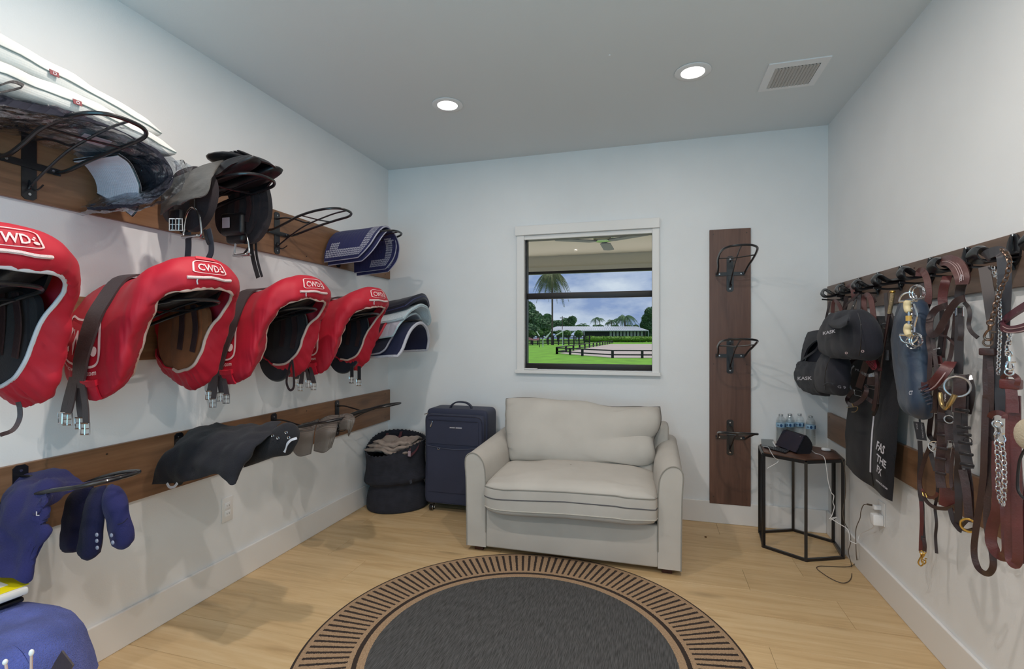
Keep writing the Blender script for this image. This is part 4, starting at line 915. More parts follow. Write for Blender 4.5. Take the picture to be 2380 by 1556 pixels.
# ---- rug
def rug_mat():
    m = bpy.data.materials.new('rug_flatweave'); m.use_nodes = True; t = m.node_tree; L = t.links.new; b = t.nodes['Principled BSDF']; b.inputs['Roughness'].default_value = .95
    g = t.nodes.new('ShaderNodeTexCoord'); sp = t.nodes.new('ShaderNodeSeparateXYZ'); L(g.outputs['Object'], sp.inputs[0])
    def M(op, a, c=None, d=None):
        n = t.nodes.new('ShaderNodeMath'); n.operation = op
        for i, q in enumerate((a, c, d)):
            if q is None: continue
            if isinstance(q, (int, float)): n.inputs[i].default_value = q
            else: L(q, n.inputs[i])
        return n.outputs[0]
    nz = t.nodes.new('ShaderNodeTexNoise'); nz.inputs['Scale'].default_value = 160; L(g.outputs['Object'], nz.inputs['Vector'])
    x, y = sp.outputs[0], sp.outputs[1]
    r = M('SQRT', M('ADD', M('MULTIPLY', x, x), M('MULTIPLY', y, y))); r = M('ADD', r, M('MULTIPLY', M('SUBTRACT', nz.outputs[0], .5), .006))
    an = M('DIVIDE', M('ARCTAN2', y, x), 2*PI/140); fr = M('ABSOLUTE', M('SUBTRACT', M('FRACT', M('ADD', an, M('MULTIPLY', M('SUBTRACT', nz.outputs[0], .5), .25))), .5))
    inb = lambda a, c: M('MULTIPLY', M('GREATER_THAN', r, a), M('LESS_THAN', r, c))
    stripe = M('MULTIPLY', M('LESS_THAN', fr, .185), inb(.708, .898))
    dark = M('MAXIMUM', M('MAXIMUM', stripe, inb(.668, .688)), M('GREATER_THAN', r, .917))
    field = M('LESS_THAN', r, .636)
    # field streaks
    mp2 = t.nodes.new('ShaderNodeMapping'); mp2.inputs['Scale'].default_value = (260, 18, 1); mp2.inputs['Rotation'].default_value = (0, 0, -.12); L(g.outputs['Object'], mp2.inputs[0])
    n2 = t.nodes.new('ShaderNodeTexNoise'); n2.inputs['Scale'].default_value = 1; n2.inputs['Detail'].default_value = 3; L(mp2.outputs[0], n2.inputs['Vector'])
    rp = t.nodes.new('ShaderNodeValToRGB'); rp.color_ramp.elements[0].position = .35; rp.color_ramp.elements[0].color = srgb(56, 55, 55); rp.color_ramp.elements[1].position = .72; rp.color_ramp.elements[1].color = srgb(96, 95, 95); L(n2.outputs[0], rp.inputs[0])
    rt = t.nodes.new('ShaderNodeValToRGB'); rt.color_ramp.elements[0].position = .3; rt.color_ramp.elements[0].color = srgb(150, 122, 94); rt.color_ramp.elements[1].position = .7; rt.color_ramp.elements[1].color = srgb(178, 148, 118); L(nz.outputs[0], rt.inputs[0])
    m1 = t.nodes.new('ShaderNodeMixRGB'); L(dark, m1.inputs[0]); L(rt.outputs[0], m1.inputs[1]); m1.inputs[2].default_value = srgb(52, 40, 34)
    m2 = t.nodes.new('ShaderNodeMixRGB'); L(field, m2.inputs[0]); L(m1.outputs[0], m2.inputs[1]); L(rp.outputs[0], m2.inputs[2]); L(m2.outputs[0], b.inputs['Base Color'])
    bp = t.nodes.new('ShaderNodeBump'); bp.inputs['Strength'].default_value = .4; bp.inputs['Distance'].default_value = .002; L(nz.outputs[0], bp.inputs['Height']); L(bp.outputs[0], b.inputs['Normal'])
    return m
rc = Vector((-.53, 2.005, 0))
solo('round_rug', G().lathe([(.926, .0), (.929, .003), (.925, .0065), (.9, .007), (0, .007)], rc, 160), rug_mat(), 'round flatweave rug, dark grey field with tan and black striped border', 'rug')

# ---- sofa (chair and a half)
SO = Vector((-.475, 3.25, 0))
t = thing('sofa', 'pale grey-beige linen loveseat with one seat and one back cushion under the window', 'sofa', SO)
xl, xr = -1.105, .150; yf, yb = 2.865, 3.64
def arm(xo, s):
    # s=+1: left arm (inner side towards +x)
    prof = [(0, .035), (-.002, .25), (-.006, .45), (-.012, .55), (.0, .590), (.03, .607), (.065, .600), (.095, .572), (.113, .53), (.120, .46), (.122, .30), (.122, .035)]
    rows = []
    for i in range(13):
        u = i/12; y = yf+(yb-yf)*u; r_ = []
        for k, (a, z) in enumerate(cr([Vector((a, 0, z)) for a, z in prof], 3) and [(p.x, p.z) for p in cr([Vector((a, 0, z)) for a, z in prof], 3)]):
            zz = z+(.03*u if z > .4 else 0)
            r_.append(Vector((xo+s*a*(1+.22*min(1, u*3)*(1 if a > .05 else 0)), y, zz)))
        rows.append(r_)
    v = [p for r in rows for p in r]; n = len(rows[0]); f = []
    for i in range(12):
        for k in range(n): f.append((i*n+k, i*n+(k+1) % n, (i+1)*n+(k+1) % n, (i+1)*n+k))
    f.append(tuple(range(n))); f.append(tuple(12*n+k for k in range(n)))
    make('arm', G().add(v, f), M_sofa, t)
    make('arm_welt', G().tube([p+Vector((0, -.0015, 0)) for p in rows[0][:-1]], .0035, 6), M_sofad, t)
arm(xl, 1); arm(xr, -1)
make('front_rail', G().rbox((xl+.12, yf+.003, .035), (xr-.12, yf+.06, .272), .012, 3), M_sofa, t)
make('seat_deck', G().rbox((xl+.12, yf+.05, .035), (xr-.12, yb-.05, .262), .01, 2), M_sofa, t)
make('back_frame', G().rbox((xl+.06, 3.46, .035), (xr-.045, yb, .735), .03, 4), M_sofa, t)
def seatfn(p):
    x, y, z = p
    if z > 0: z += .035*(1-(x/.5)**2)*(1-(y/.35)**2)
    k = .012*noise.noise(Vector((x*6, y*6, z*4)))
    zz = z+k
    sag = .010*math.sin(x*5+.6)*(1 if y < -.2 else .3)
    return Vector((x*(1+.02*(y < -.25)), y-.02*math.cos(x*3.0)*(1 if y < -.2 else 0)+.004*noise.noise(Vector((x*9, z*20, 3))), zz+sag))
cxm = (xl+xr)/2+.0; SC = Vector((cxm, 3.075, .372))
cu = make('seat_cushion', G().superell(SC, (.507, .29, .105), .22, .34, 34, 72, fn=seatfn), M_sofa, t)
def seam_loop(zc, r, m, d=(.507, .29, .105), sc=1.0, col=None, name='seam'):
    n2 = 96; P = []; e1, e2 = .22, .34; s = min(.999, abs(zc)/d[2]); a = math.asin(s**(1/e2))*(1 if zc > 0 else -1); ca = math.cos(a)**e2
    for j in range(n2):
        b = 2*PI*j/n2; f_ = lambda x, e: math.copysign(abs(x)**e, x)
        p = seatfn(Vector((d[0]*ca*f_(math.cos(b), e1), d[1]*ca*f_(math.sin(b), e1), zc))); P.append(SC+p+Vector((0, -.001, .0)))
    make(name, G().tube(P, r, 6, closed=True), m, cu)
seam_loop(.062, .004, M_sofad); seam_loop(.004, .0032, mat('zip_line', (96, 94, 96), .8)); seam_loop(-.055, .004, mat('light_welt', (190, 184, 174), .9))
# back cushion, slumped to the right
A = []
top = [(-1.025, .872), (-.88, .885), (-.70, .875), (-.48, .870), (-.30, .845), (-.10, .848), (.045, .862)]
bot = [(-.960, .455), (-.85, .46), (-.68, .46), (-.48, .46), (-.30, .455), (-.12, .45), (-.005, .44)]
for (x0_, z0_), (x1_, z1_) in zip(top, bot):
    r_ = []
    for k in range(5):
        u = k/4; r_.append(Vector((x0_+(x1_-x0_)*u**1.3+(.018 if x0_ > 0 else 0)*math.sin(u*9), 3.445-.13*u-.02*math.sin(PI*u), z0_+(z1_-z0_)*u)))
    A.append(r_)
g = refine(A, 10, 12); n, m = len(g), len(g[0]); nn = gnormals(g); sgn = -1 if nn[n//2][m//2].y > 0 else 1
for i in range(n):
    for j in range(m):
        u = i/(n-1); v = j/(m-1)
        fold = .026*math.exp(-((u-.93)/.17)**2)*math.sin(24*v+9*u*(1-v)+2) + .007*math.sin(16*v-7*u+1)*max(0, u-.35)*math.exp(-((v-.8)/.2)**2)*1.6
        fold += .005*math.exp(-(u/.08)**2)*math.sin(30*v)
        g[i][j] += nn[i][j]*sgn*(fold+.012*noise.noise(g[i][j]*6))
bc = make('back_cushion', G().pillow(g, .20, .42), M_sofa, t)
ed = [g[i][0] for i in range(n)]+[g[n-1][j] for j in range(1, m)]
make('welt', G().tube(ed, .0042, 6), mat('dark_welt', (104, 100, 96), .9), bc)
make('welt', G().tube([g[0][j]for j in range(m)]+[g[i][m-1] for i in range(1, n)], .0042, 6), M_sofad, bc)
for x in (xl+.04, xr-.10):
    for y in (yf+.03, yb-.10): make('foot', G().rbox((x, y, 0), (x+.055, y+.055, .04), .004), mat('mahogany', (64, 30, 26), .4), t)
make('stain', G().ell(Vector((-.50, 3.12, .5115)), (.006, .004, .001)), mat('stain', (120, 108, 90), .9), t)

# ---- suitcase
M_case = weave('navy_ballistic_nylon', (46, 50, 72), 900, .7, .12, .06)
M_cased = mat('navy_trim', (34, 38, 58), .5)
x0, x1, y0, y1, zb, zt = -1.675, -1.175, 3.43, 3.70, .055, .775
t = thing('suitcase', 'large navy soft-sided spinner suitcase standing left of the sofa', 'suitcase', ((x0+x1)/2, (y0+y1)/2, 0))
def casefn(p):
    # waist pinched in a little, as soft luggage slumps
    z = p.z/((zt-zb)/2); k = 1-.035*math.exp(-((z-.25)/.45)**2)
    return Vector((p.x*k, p.y, p.z))
make('body', G().superell(((x0+x1)/2, (y0+y1)/2+.02, (zb+zt)/2), ((x1-x0)/2, (y1-y0)/2-.02, (zt-zb)/2), .12, .12, 40, 60, casefn), M_case, t)
fr_ = G().superell(((x0+x1)/2, y0+.035, (zb+zt)/2-.012), ((x1-x0)/2-.012, .045, (zt-zb)/2-.025), .14, .12, 40, 60, casefn); make('front_section', fr_, M_case, t)
def loop(cx_, cz, hx, hz, y, r, e=.16, name='piping', m=M_cased):
    P = []
    for k in range(72):
        b = 2*PI*k/72; f_ = lambda q: math.copysign(abs(q)**e, q)
        p = casefn(Vector((hx*f_(math.cos(b)), 0, hz*f_(math.sin(b))))); P.append(Vector((cx_+p.x, y, cz+p.z)))
    make(name, G().tube(P, r, 6, closed=True), m, t)
xc, zc = (x0+x1)/2, (zb+zt)/2
loop(xc, zc-.012, (x1-x0)/2-.022, (zt-zb)/2-.033, y0-.006, .005); loop(xc, zc, (x1-x0)/2-.004, (zt-zb)/2-.006, y0+.075, .005); loop(xc, zc, (x1-x0)/2-.004, (zt-zb)/2-.006, y1-.02, .005)
A = [[Vector((x0+.045+(x1-x0-.10)*i/8, y0-.013-.008*math.sin(PI*j/3*.8)-(.004 if j == 3 else 0), .16+(.505-.16-.018*math.sin(PI*i/8))*j/3)) for j in range(4)] for i in range(9)]
make('lower_pocket', G().sheet(refine(A, 2, 3), .008), M_case, t)
make('pocket_zip', G().tube(cr([p[3]+Vector((0, -.008, .002)) for p in A], 3), .003, 6), mat('zip_dark', (70, 76, 96), .5), t)
A = [[Vector((x0+.045+(x1-x0-.10)*i/4, y0-.0125, .52+(.175)*j/3)) for j in range(4)] for i in range(5)]
make('upper_pocket', G().sheet(refine(A, 2, 2), .006), M_case, t)
make('upper_zip', G().tube([Vector((x0+.05, y0-.017, .697)), Vector((x1-.06, y0-.017, .695))], .003, 6), M_cased, t)
make('zip_pull', G().rbox((-.005, -.003, -.024), (.005, .003, .024), .002, 2, Matrix.Translation((x0+.075, y0-.022, .668)) @ Matrix.Rotation(.35, 4, 'Y')), M_steel, t)
make('zip_pull', G().rbox((-.018, -.003, -.004), (.018, .003, .004), .002, 2, Matrix.Translation((x0+.004, y0+.04, .732)) @ Matrix.Rotation(-.3, 4, 'Y')), M_steel, t)
make('zip_pull', G().torus((x0+.135, y0-.028, .487), .007, .002, (0, 1, 0), 12, 5), M_steel, t)
gg = G()
for q in range(14):
    if q != 6: gg.box((-1.452+.0068*q, y0-.0182, .643), (-1.4475+.0068*q, y0-.0172, .650))
make('metal_nameplate', G().rbox((-1.458, y0-.0172, .638), (-1.355, y0-.0145, .655), .001), mat('plate_dark', (90, 90, 104), .4, metal=.6), t); o = make('nameplate_lettering', gg, M_pipingw, t, smooth=False); o['kind'] = 'stuff'
make('top_handle', G().ribbon(cr([(-1.50, y0+.11, .772), (-1.49, y0+.11, .795), (-1.455, y0+.11, .818), (-1.41, y0+.11, .823), (-1.365, y0+.11, .816), (-1.335, y0+.11, .795), (-1.325, y0+.11, .772)], 4), .028, .010, (0, 0, 1)), M_cased, t)
for wx, wy in ((x0+.055, y0+.03), (x1-.055, y0+.03), (x0+.055, y1-.04), (x1-.055, y1-.04)):
    w_ = make('wheel', G().tube([(wx-.011, wy, .026), (wx+.011, wy, .026)], .026, 20), M_black, t)
    make('hub_ring', G().torus((wx+.012, wy, .026), .018, .003, (1, 0, 0), 18, 6), M_steel, w_); make('hub_ring', G().torus((wx-.012, wy, .026), .018, .003, (1, 0, 0), 18, 6), M_steel, w_)
    make('wheel_fork', G().rbox((wx-.018, wy-.012, .04), (wx+.018, wy+.02, .075), .005), M_black, t)

# ---- woven basket with sheets
M_rope = mat('navy_crochet_rope', (40, 41, 50), .95, vary=.2, vscale=20)
BC = Vector((-1.942, 3.50, 0))
t = thing('woven_basket', 'slumped navy crocheted basket in the back left corner', 'basket', BC)
prof = [(.0, .004), (.20, .004), (.232, .012), (.236, .05), (.232, .10), (.222, .145), (.205, .185), (.214, .20), (.236, .215), (.246, .235), (.243, .27), (.236, .32), (.232, .37), (.232, .42), (.235, .47), (.236, .515)]
pc = cr([Vector((r, 0, z)) for r, z in prof], 5)
def bfn(p, a, i):
    r = math.hypot(p.x, p.y); k = 1+.03*math.sin(3*a+1.2)+.02*math.sin(2*a+p.z*9); z = p.z
    sh = .018*math.tanh((z-.19)*22)
    z2 = .94*z*(1+.08*math.sin(a+.3)*(z/.5)) + .030*math.sin(a*1+2.4)*(.15 < z < .35)*math.sin((z-.15)/.2*PI)
    if z > .44: z2 += .035*max(0, math.sin(a*1.0-.2))*(z-.44)/.075+.02*math.cos(2*a+.6)*(z-.44)/.075
    rib = .0009*math.sin(z*2*PI/.0135)
    return Vector((p.x*(k+rib/max(r, .05))*.985-sh*.5, p.y*(k+rib/max(r, .05))*.985, z2))
fine = []
for a, b in zip(pc, pc[1:]):
    m_ = max(1, int((b-a).length/.0035))
    for k in range(m_): fine.append(a.lerp(b, k/m_))
fine.append(pc[-1]); outer = [(p.x, p.z) for p in fine]; inner = [(max(0, r-.012), z) for r, z in reversed(outer) if z > .30]+[(.0, .30)]
make('crochet_body', G().lathe(outer+inner, BC, 64, fn=bfn), M_rope, t)
# braided rim beads
rimP = [BC+bfn(Vector((.230*math.cos(a), .230*math.sin(a), .515)), a, 0) for a in [2*PI*k/44 for k in range(44)]]
rb = G()
for p in rimP: rb.superell(p, (.009, .009, .007), 1, 1, 5, 8)
o = make('braided_rim', rb, M_rope, t); o['kind'] = 'stuff'
M_lh = mat('maroon_leather', (84, 48, 54), .5)
for a0, a1 in ((2.35, 1.85), (-.55, -.15)):
    P = [BC+bfn(Vector((.222*math.cos(a), .222*math.sin(a), .50)), a, 0) for a in (a0, a1)]
    d = Vector((.02, -.05, 0)); mid = (P[0]+P[1])/2
    make('leather_handle', G().ribbon(cr([P[0]+Vector((0, -.012, .005)), P[0]+Vector((.01, -.03, -.03)), mid+Vector((.0, -.07, -.055)), P[1]+Vector((0, -.05, -.03)), P[1]+Vector((0, -.012, .01))], 5), .024, .003, (0, -.5, .8)), M_lh, t)
make('care_label', G().rbox((-.011, -.001, -.02), (.011, .001, .02), .0005, 1, Matrix.Translation((-1.745, 3.335, .45))), mat('label_pink', (160, 140, 150), .7), t)
make('care_label', G().rbox((-.018, -.001, -.013), (.018, .001, .013), .0005, 1, Matrix.Translation((-1.728, 3.325, .245)) @ Matrix.Rotation(-.6, 4, 'Z')@ Matrix.Rotation(-.5, 4, 'Y')), mat('label_grey', (70, 74, 86), .7), t)
M_sheet = weave('beige_cotton_sheet', (158, 142, 132), 300, .9, .15, .08)
for i, (dz, sx, seed) in enumerate(((0, 1.0, 3), (.028, .93, 8), (.052, .8, 15))):
    A = [[BC+Vector(((-.185+.36*a/5)*sx+.01*i, (-.17+.33*b/5)*sx, .445+dz+.012*math.sin(a*1.3+i)+.010*math.cos(b*1.7))) for b in range(6)] for a in range(6)]
    solo('folded_sheet', G().pillow(wrinkle(refine(A, 6, 6), .014, 16, seed), .038, .25), M_sheet, ('beige folded cotton sheet at the bottom of the pile in the navy basket', 'beige folded cotton sheet in the middle of the pile in the navy basket', 'crumpled beige cotton sheet on top of the pile in the navy basket')[i], 'sheet', 'beige sheets in the basket')

# ---- hexagonal side table
TC = Vector((.893, 3.517, 0)); R = .245
hexv = [TC+Vector((R*math.cos(math.radians(-96+60*k)), R*math.sin(math.radians(-96+60*k)), 0)) for k in range(6)]
t = thing('side_table', 'hexagonal side table with black metal frame and brown wooden top in the right corner', 'side table', TC)
def bar(a, b, s=.016):
    a = Vector(a); b = Vector(b); d = (b-a).normalized(); up = Vector((0, 0, 1)) if abs(d.z) < .9 else (TC-a).normalized(); u = d.cross(up).normalized()*s/2; v = d.cross(u).normalized()*s/2
    vs_ = [a+u+v, a-u+v, a-u-v, a+u-v, b+u+v, b-u+v, b-u-v, b+u-v]; return G().add(vs_, [(0, 1, 2, 3), (7, 6, 5, 4), (0, 4, 5, 1), (1, 5, 6, 2), (2, 6, 7, 3), (3, 7, 4, 0)])
for k in range(6):
    a, b = hexv[k], hexv[(k+1) % 6]
    make('leg', bar(a+Vector((0, 0, .0)), a+Vector((0, 0, .585))), M_black, t, smooth=False)
    make('bottom_rail', bar(a+Vector((0, 0, .008)), b+Vector((0, 0, .008))), M_black, t, smooth=False)
    make('top_rail', bar(a+Vector((0, 0, .585)), b+Vector((0, 0, .585)), .018), M_black, t, smooth=False)
M_rust = mat('rust_brown_top', (96, 66, 52), .45, vary=.35, vscale=9, bump=.15, bscale=40)
def hexpoly(r): return [(TC.x+r*math.cos(math.radians(-96+60*k)), TC.y+r*math.sin(math.radians(-96+60*k))) for k in range(6)]
make('table_top', G().prism(hexpoly(.243), 'z', .588, .600), M_rust, t, smooth=False)
ZT = .600
# bottles
M_pet = film('clear_bottle_plastic', (.95, .96, .96), .06, .05, .12)
def bottle(px, py, label):
    c = PZ(px, py, ZT)
    t = thing('water_bottle', label, 'bottle', c, 'water bottles on the hexagonal table')
    pr = [(.0, .004), (.024, .0), (.031, .006)]
    z = .01
    while z < .112: pr += [(.0318, z), (.0300, z+.006), (.0318, z+.011)]; z += .0125
    pr += [(.0312, .118), (.0312, .150), (.0318, .155), (.029, .172), (.0225, .186), (.0145, .196), (.0125, .199), (.0155, .201), (.0155, .203), (.0125, .204), (.0125, .207)]
    make('bottle_body', G().lathe([(r, z) for r, z in pr], (0, 0, 0), 28), M_pet, t, local=True)
    make('water', G().lathe([(.0, .006), (.028, .006), (.029, .012), (.029, .15), (.028, .165), (0, .166)], seg=24), film('water', (.93, .955, .96), .02, .02, .1), t, local=True)
    make('cap', G().lathe([(.0148, .197), (.0148, .209), (.013, .211), (0, .211)], seg=24), film('clear_cap', (.8, .83, .85), .2, .3, 0), t, local=True)
    lb_ = make('label', G().lathe([(.0316, .118), (.0322, .119), (.0322, .147), (.0316, .148)], seg=28), mat('pale_blue_label', (150, 186, 212), .4), t, local=True)
    g = G()
    for k in range(3): a = -1.9+k*.9; g.add([Vector((.0325*math.cos(a+q*.12), .0325*math.sin(a+q*.12), zz)) for zz in (.122, .144) for q in range(4)], [(q, q+1, q+5, q+4) for q in range(3)])
    make('blue_print', g, mat('label_blue', (20, 74, 122), .4), lb_, smooth=False, local=True)
    g = G()
    for k in range(9):
        if k in (3, 7): continue
        a = -2.5+k*.13; g.add([Vector((.0327*math.cos(a+q*.08), .0327*math.sin(a+q*.08), zz)) for zz in (.128, .138) for q in range(2)], [(0, 1, 3, 2)])
    o = make('label_lettering', g, mat('label_ink', (16, 50, 96), .4), lb_, smooth=False, local=True); o['kind'] = 'stuff'
    t.scale = (.94, .94, .94); return t
for px, py, l in ((1815, 1031, 'leftmost clear water bottle on the hexagonal table'), (1836, 1030, 'second clear water bottle from the left on the hexagonal table'), (1858, 1029, 'third clear water bottle from the left on the hexagonal table'), (1884, 1036, 'rightmost clear water bottle on the hexagonal table')): bottle(px, py, l)
# smart display: wedge with screen, seen from the left front
a = PZ(1806, 1039, ZT); b = PZ(1850, 1056, ZT); 
t = thing('smart_display', 'black wedge-shaped smart display on the hexagonal table', 'smart display', (a+b)/2)
dx = (b-a).normalized(); bk = Vector((-dx.y, dx.x, 0)); W_ = (b-a).length
def SD(u, v, d): # u along, v up the tilted face, d back
    return a+dx*u*W_+Vector((0, 0, .012))+bk*(v*.052)+Vector((0, 0, 1))*v*.098+bk*d
back = cr([SD(0, 1, 0)-a, SD(0, 1, .02)-a, Vector((0, 0, .055))+bk*.105, Vector((0, 0, .0))+bk*.085, Vector((0, 0, 0))+bk*.02, SD(0, 0, 0)-a], 4)
n_ = len(back); v = [a+p for p in back]+[a+dx*W_+p for p in back]
make('fabric_body', G().add(v, [tuple(range(n_)), tuple(range(2*n_-1, n_-1, -1))]+[(i, (i+1) % n_, (i+1) % n_+n_, i+n_) for i in range(n_)]), mat('charcoal_speaker_cloth', (24, 24, 32), .9, bump=.3, bscale=400), t)
sc_ = G().sheet([[SD(u, v_, -.004) for v_ in (-.02, .5, 1.02)] for u in (-.03, .5, 1.03)], .006); make('screen', sc_, mat('screen_reflection_tint', (40, 44, 60), .12, coat=1), t, smooth=False)  # blue-grey reflection on the dark glass is put into its base colour
make('camera_dot', G().ell(SD(.90, .93, -.008), (.002, .002, .002)), M_steel, t)
# laptop-ish grey device, keyboard/remote, cables, earbuds
t = thing('paper_pad', 'grey notepad with pen at the left edge of the hexagonal table', 'notepad', PZ(1783, 1042, ZT))
A = [PZ(1770, 1038, ZT), PZ(1799, 1044, ZT), PZ(1797, 1026, ZT), PZ(1769, 1023, ZT)]
make('pad', G().prism([(p.x, p.y) for p in A], 'z', ZT, ZT+.012), mat('pad_grey', (140, 146, 148), .6), t, smooth=False)
make('pen', G().tube([PZ(1797, 1028, ZT+.016), PZ(1803, 1040, ZT+.006)], .005, 8), M_white, t)
t = thing('keyboard', 'small black keyboard in front of the smart display', 'keyboard', PZ(1805, 1048, ZT))
A = [PZ(1776, 1042, ZT), PZ(1826, 1056, ZT), PZ(1836, 1050, ZT), PZ(1788, 1038, ZT)]
make('base', G().prism([(p.x, p.y) for p in A], 'z', ZT+.001, ZT+.008), M_black, t, smooth=False)
g = G()
for i in range(12):
    for j in range(3):
        p = A[0].lerp(A[1], (i+.5)/12).lerp(A[3].lerp(A[2], (i+.5)/12), (j+.5)/3)+Vector((0, 0, .008)); g.box(p-Vector((.003, .003, 0)), p+Vector((.003, .003, .0025)))
o = make('keys', g, mat('key_black', (48, 46, 54), .5), t, smooth=False); o['kind'] = 'stuff'
solo('earbud_case', G().superell(PZ(1921, 1050, ZT)+Vector((0, .01, .011)), (.026, .016, .0105), .7, .7, 14, 24, lambda p: Matrix.Rotation(-.1, 3, 'Z') @ p), M_white, 'small white earbud case on the right side of the hexagonal table', 'case')
M_cw = mat('white_cable', (224, 222, 222), .5); M_cb = mat('brown_grey_cable', (84, 72, 60), .5)
W1 = [PZ(1881, 1044, ZT)+Vector((0, 0, .004)), PZ(1893, 1053, ZT+.003), PZ(1905, 1057, ZT+.003), PY(1916, 1065, 3.25), PY(1921, 1090, 3.24), PY(1925, 1120, 3.24), PY(1932, 1145, 3.24), PY(1938, 1153, 3.24), PY(1936, 1168, 3.24), PY(1939, 1180, 3.24), PY(1933, 1200, 3.24), PY(1928, 1207, 3.24), PY(1938, 1204, 3.25), PY(1930, 1210, 3.25), PY(1945, 1203, 3.25), PY(1933, 1206, 3.24), PY(1950, 1218, 3.22), PY(1970, 1231, 3.18), PY(1975, 1250, 3.15), PY(1976, 1258, 3.12), PY(1990, 1264, 3.10), PX(1994, 1256, 1.10), PX(2000, 1242, 1.115), PX(2028, 1228, 1.115), PX(2031, 1220, 1.11)]
solo('charging_cable', G().tube(cr(W1, 6), .0022, 6), M_cw, 'white cable hanging from the table to the charger, knotted half way', 'cable')
W2 = [PZ(1929, 1050, ZT+.012), PZ(1940, 1052, ZT+.008), PY(1957, 1068, 3.33), PY(1964, 1100, 3.33), PY(1965, 1150, 3.33), PY(1959, 1190, 3.32), PY(1963, 1215, 3.28), PY(1975, 1240, 3.22), PY(1977, 1262, 3.18), PY(1972, 1284, 3.12), PZ(1979, 1315, .006), PZ(1978, 1345, .004), PZ(1960, 1356, .004), PZ(1930, 1345, .004), PZ(1900, 1324, .004), PZ(1903, 1317, .004), PZ(1925, 1317, .004), PZ(1970, 1318, .006), PZ(1990, 1308, .02), PX(1990, 1290, 1.10), PX(1989, 1255, 1.10), PX(1990, 1228, 1.10), PX(1999, 1205, 1.10), PX(2001, 1190, 1.10), PX(2008, 1174, 1.10), PX(2026, 1174, 1.105)]
solo('charging_cable', G().tube(cr(W2, 6), .0022, 6), M_cb, 'brown braided cable looping over the floor from the earbud case to the wall', 'cable')
solo('charging_cable', G().tube(cr([PZ(1773, 1038, ZT+.014), PZ(1785, 1040, ZT+.012), PY(1792, 1052, 3.30), PY(1800, 1064, 3.28), PY(1808, 1070, 3.30), PY(1806, 1076, 3.30), PY(1784, 1089, 3.30)], 6), .002, 6), M_cw, 'short white cable with loose end over the left edge of the table', 'cable')
t = thing('charger', 'white square power adapter, lower of the two chargers on the right wall', 'charger', (1.10, 2.99, .33))
p = PX(2033, 1206, 1.10); make('adapter_body', G().rbox((1.085, p.y-.026, p.z-.030), (XR-.006, p.y+.018, p.z+.026), .006, 3), M_white, t)
t = thing('charger', 'small white power adapter with dark plug, upper of the two chargers on the right wall', 'charger', (1.10, 2.97, .40))
p = PX(2036, 1180, 1.11); make('adapter_body', G().rbox((1.098, p.y-.012, p.z-.010), (XR-.006, p.y+.014, p.z+.012), .003, 2), M_white, t)
make('plug', G().tube([PX(2016, 1173, 1.10), PX(2027, 1175, 1.10)], .005, 8), M_cb, t)
p = PZ(1640, 1250, 0); solo('floor_crumb', G().ell(p+Vector((0, 0, .004)), (.008, .006, .004)), mat('crumb', (90, 56, 24), .9), 'tiny brown leaf scrap on the floor right of the sofa', 'scrap')
# ================================================================== RIGHT WALL: hooks and tack
zA = lambda x, y, X: PX(2080+.27*x, 540+.27*y, X)
zB = lambda x, y, X: PX(2080+.2828*x, 920+.2828*y, X)
z4 = lambda x, y, X: PX(1820+.2313*x, 620+.2313*y, X)
zG = lambda x, y, X: PX(1940+.2441*x, 860+.2441*y, X)
FN = (-.65, -.76, 0)
M_br = mat('brown_bridle_leather', (56, 36, 36), .42, vary=.22, vscale=14, bump=.12, bscale=160, coat=.1)
M_rb = mat('red_brown_leather', (88, 38, 38), .42, vary=.2, vscale=14, bump=.12, bscale=160, coat=.25)
M_pad = mat('brown_padded_leather', (88, 50, 48), .45, vary=.15, vscale=14, bump=.12, bscale=160)
M_db = mat('dark_strap', (40, 30, 33), .45, vary=.2, vscale=14, coat=.15)
M_gold = mat('gold_buckle', (186, 160, 112), .34, metal=1)
M_copper = mat('copper_snap', (122, 102, 90), .36, metal=1)
M_stitch = mat('pale_stitching', (176, 150, 150), .7)
XH = XR-.02
def hook(y, label):
    t = thing('bridle_hook', label, 'hook', (XH, y, 1.60), 'black bridle hooks')
    L_ = lambda o, s, z: Vector((-o, s, z))
    make('wall_plate', G().prism([(.0+.032*math.cos(2*PI*k/20), .004+.052*math.sin(2*PI*k/20)) for k in range(20)], 'x', 0, -.006), M_black, t, local=True, smooth=False)
    # arched carrier running out of the wall, front end curled up and back
    P = cr([L_(.0, 0, -.012), L_(.04, 0, -.018), (L_(.075, 0, -.024)), L_(.100, 0, -.020), L_(.114, 0, -.002), L_(.108, 0, .016), L_(.092, 0, .020), L_(.078, 0, .010), L_(.062, 0, -.002), L_(.045, 0, -.006), L_(.0, 0, .0)], 4)
    rows = []
    for i, p in enumerate(P):
        rows.append([p+Vector((0, s*.030, -.010*(s*s))) for s in (-1, -.5, 0, .5, 1)])
    make('curled_carrier', G().sheet(rows, .004), M_black, t, local=True)
    make('lower_peg', G().tube([L_(.0, 0, -.050), L_(.06, 0, -.052), L_(.115, 0, -.046)], .0045, 8), M_black, t, local=True)
    make('stay', G().tube(cr([L_(.0, 0, .05), L_(-.0+.01, 0, .045), L_(.012, 0, -.03), L_(.004, 0, -.06)], 4), .005, 6), M_black, t, local=True)
    for z in (.046, -.038): make('screw', G().ell(L_(.008, 0, z+.004), (.004, .006, .006)), M_steel, t, local=True)
    return t
YH = [3.45, 3.2, 2.955, 2.71, 2.455, 2.21, 1.965, 1.72]
nm = ['farthest black bridle hook, next to the back corner', 'second black bridle hook from the back corner', 'third black bridle hook from the corner, above the caps', 'fourth black bridle hook, above the whip', 'fifth black bridle hook, behind the snaffle bits', 'sixth black bridle hook, carrying the padded bridle', 'black bridle hook carrying the chain leads', 'bridle hook just outside the right edge of the photo']
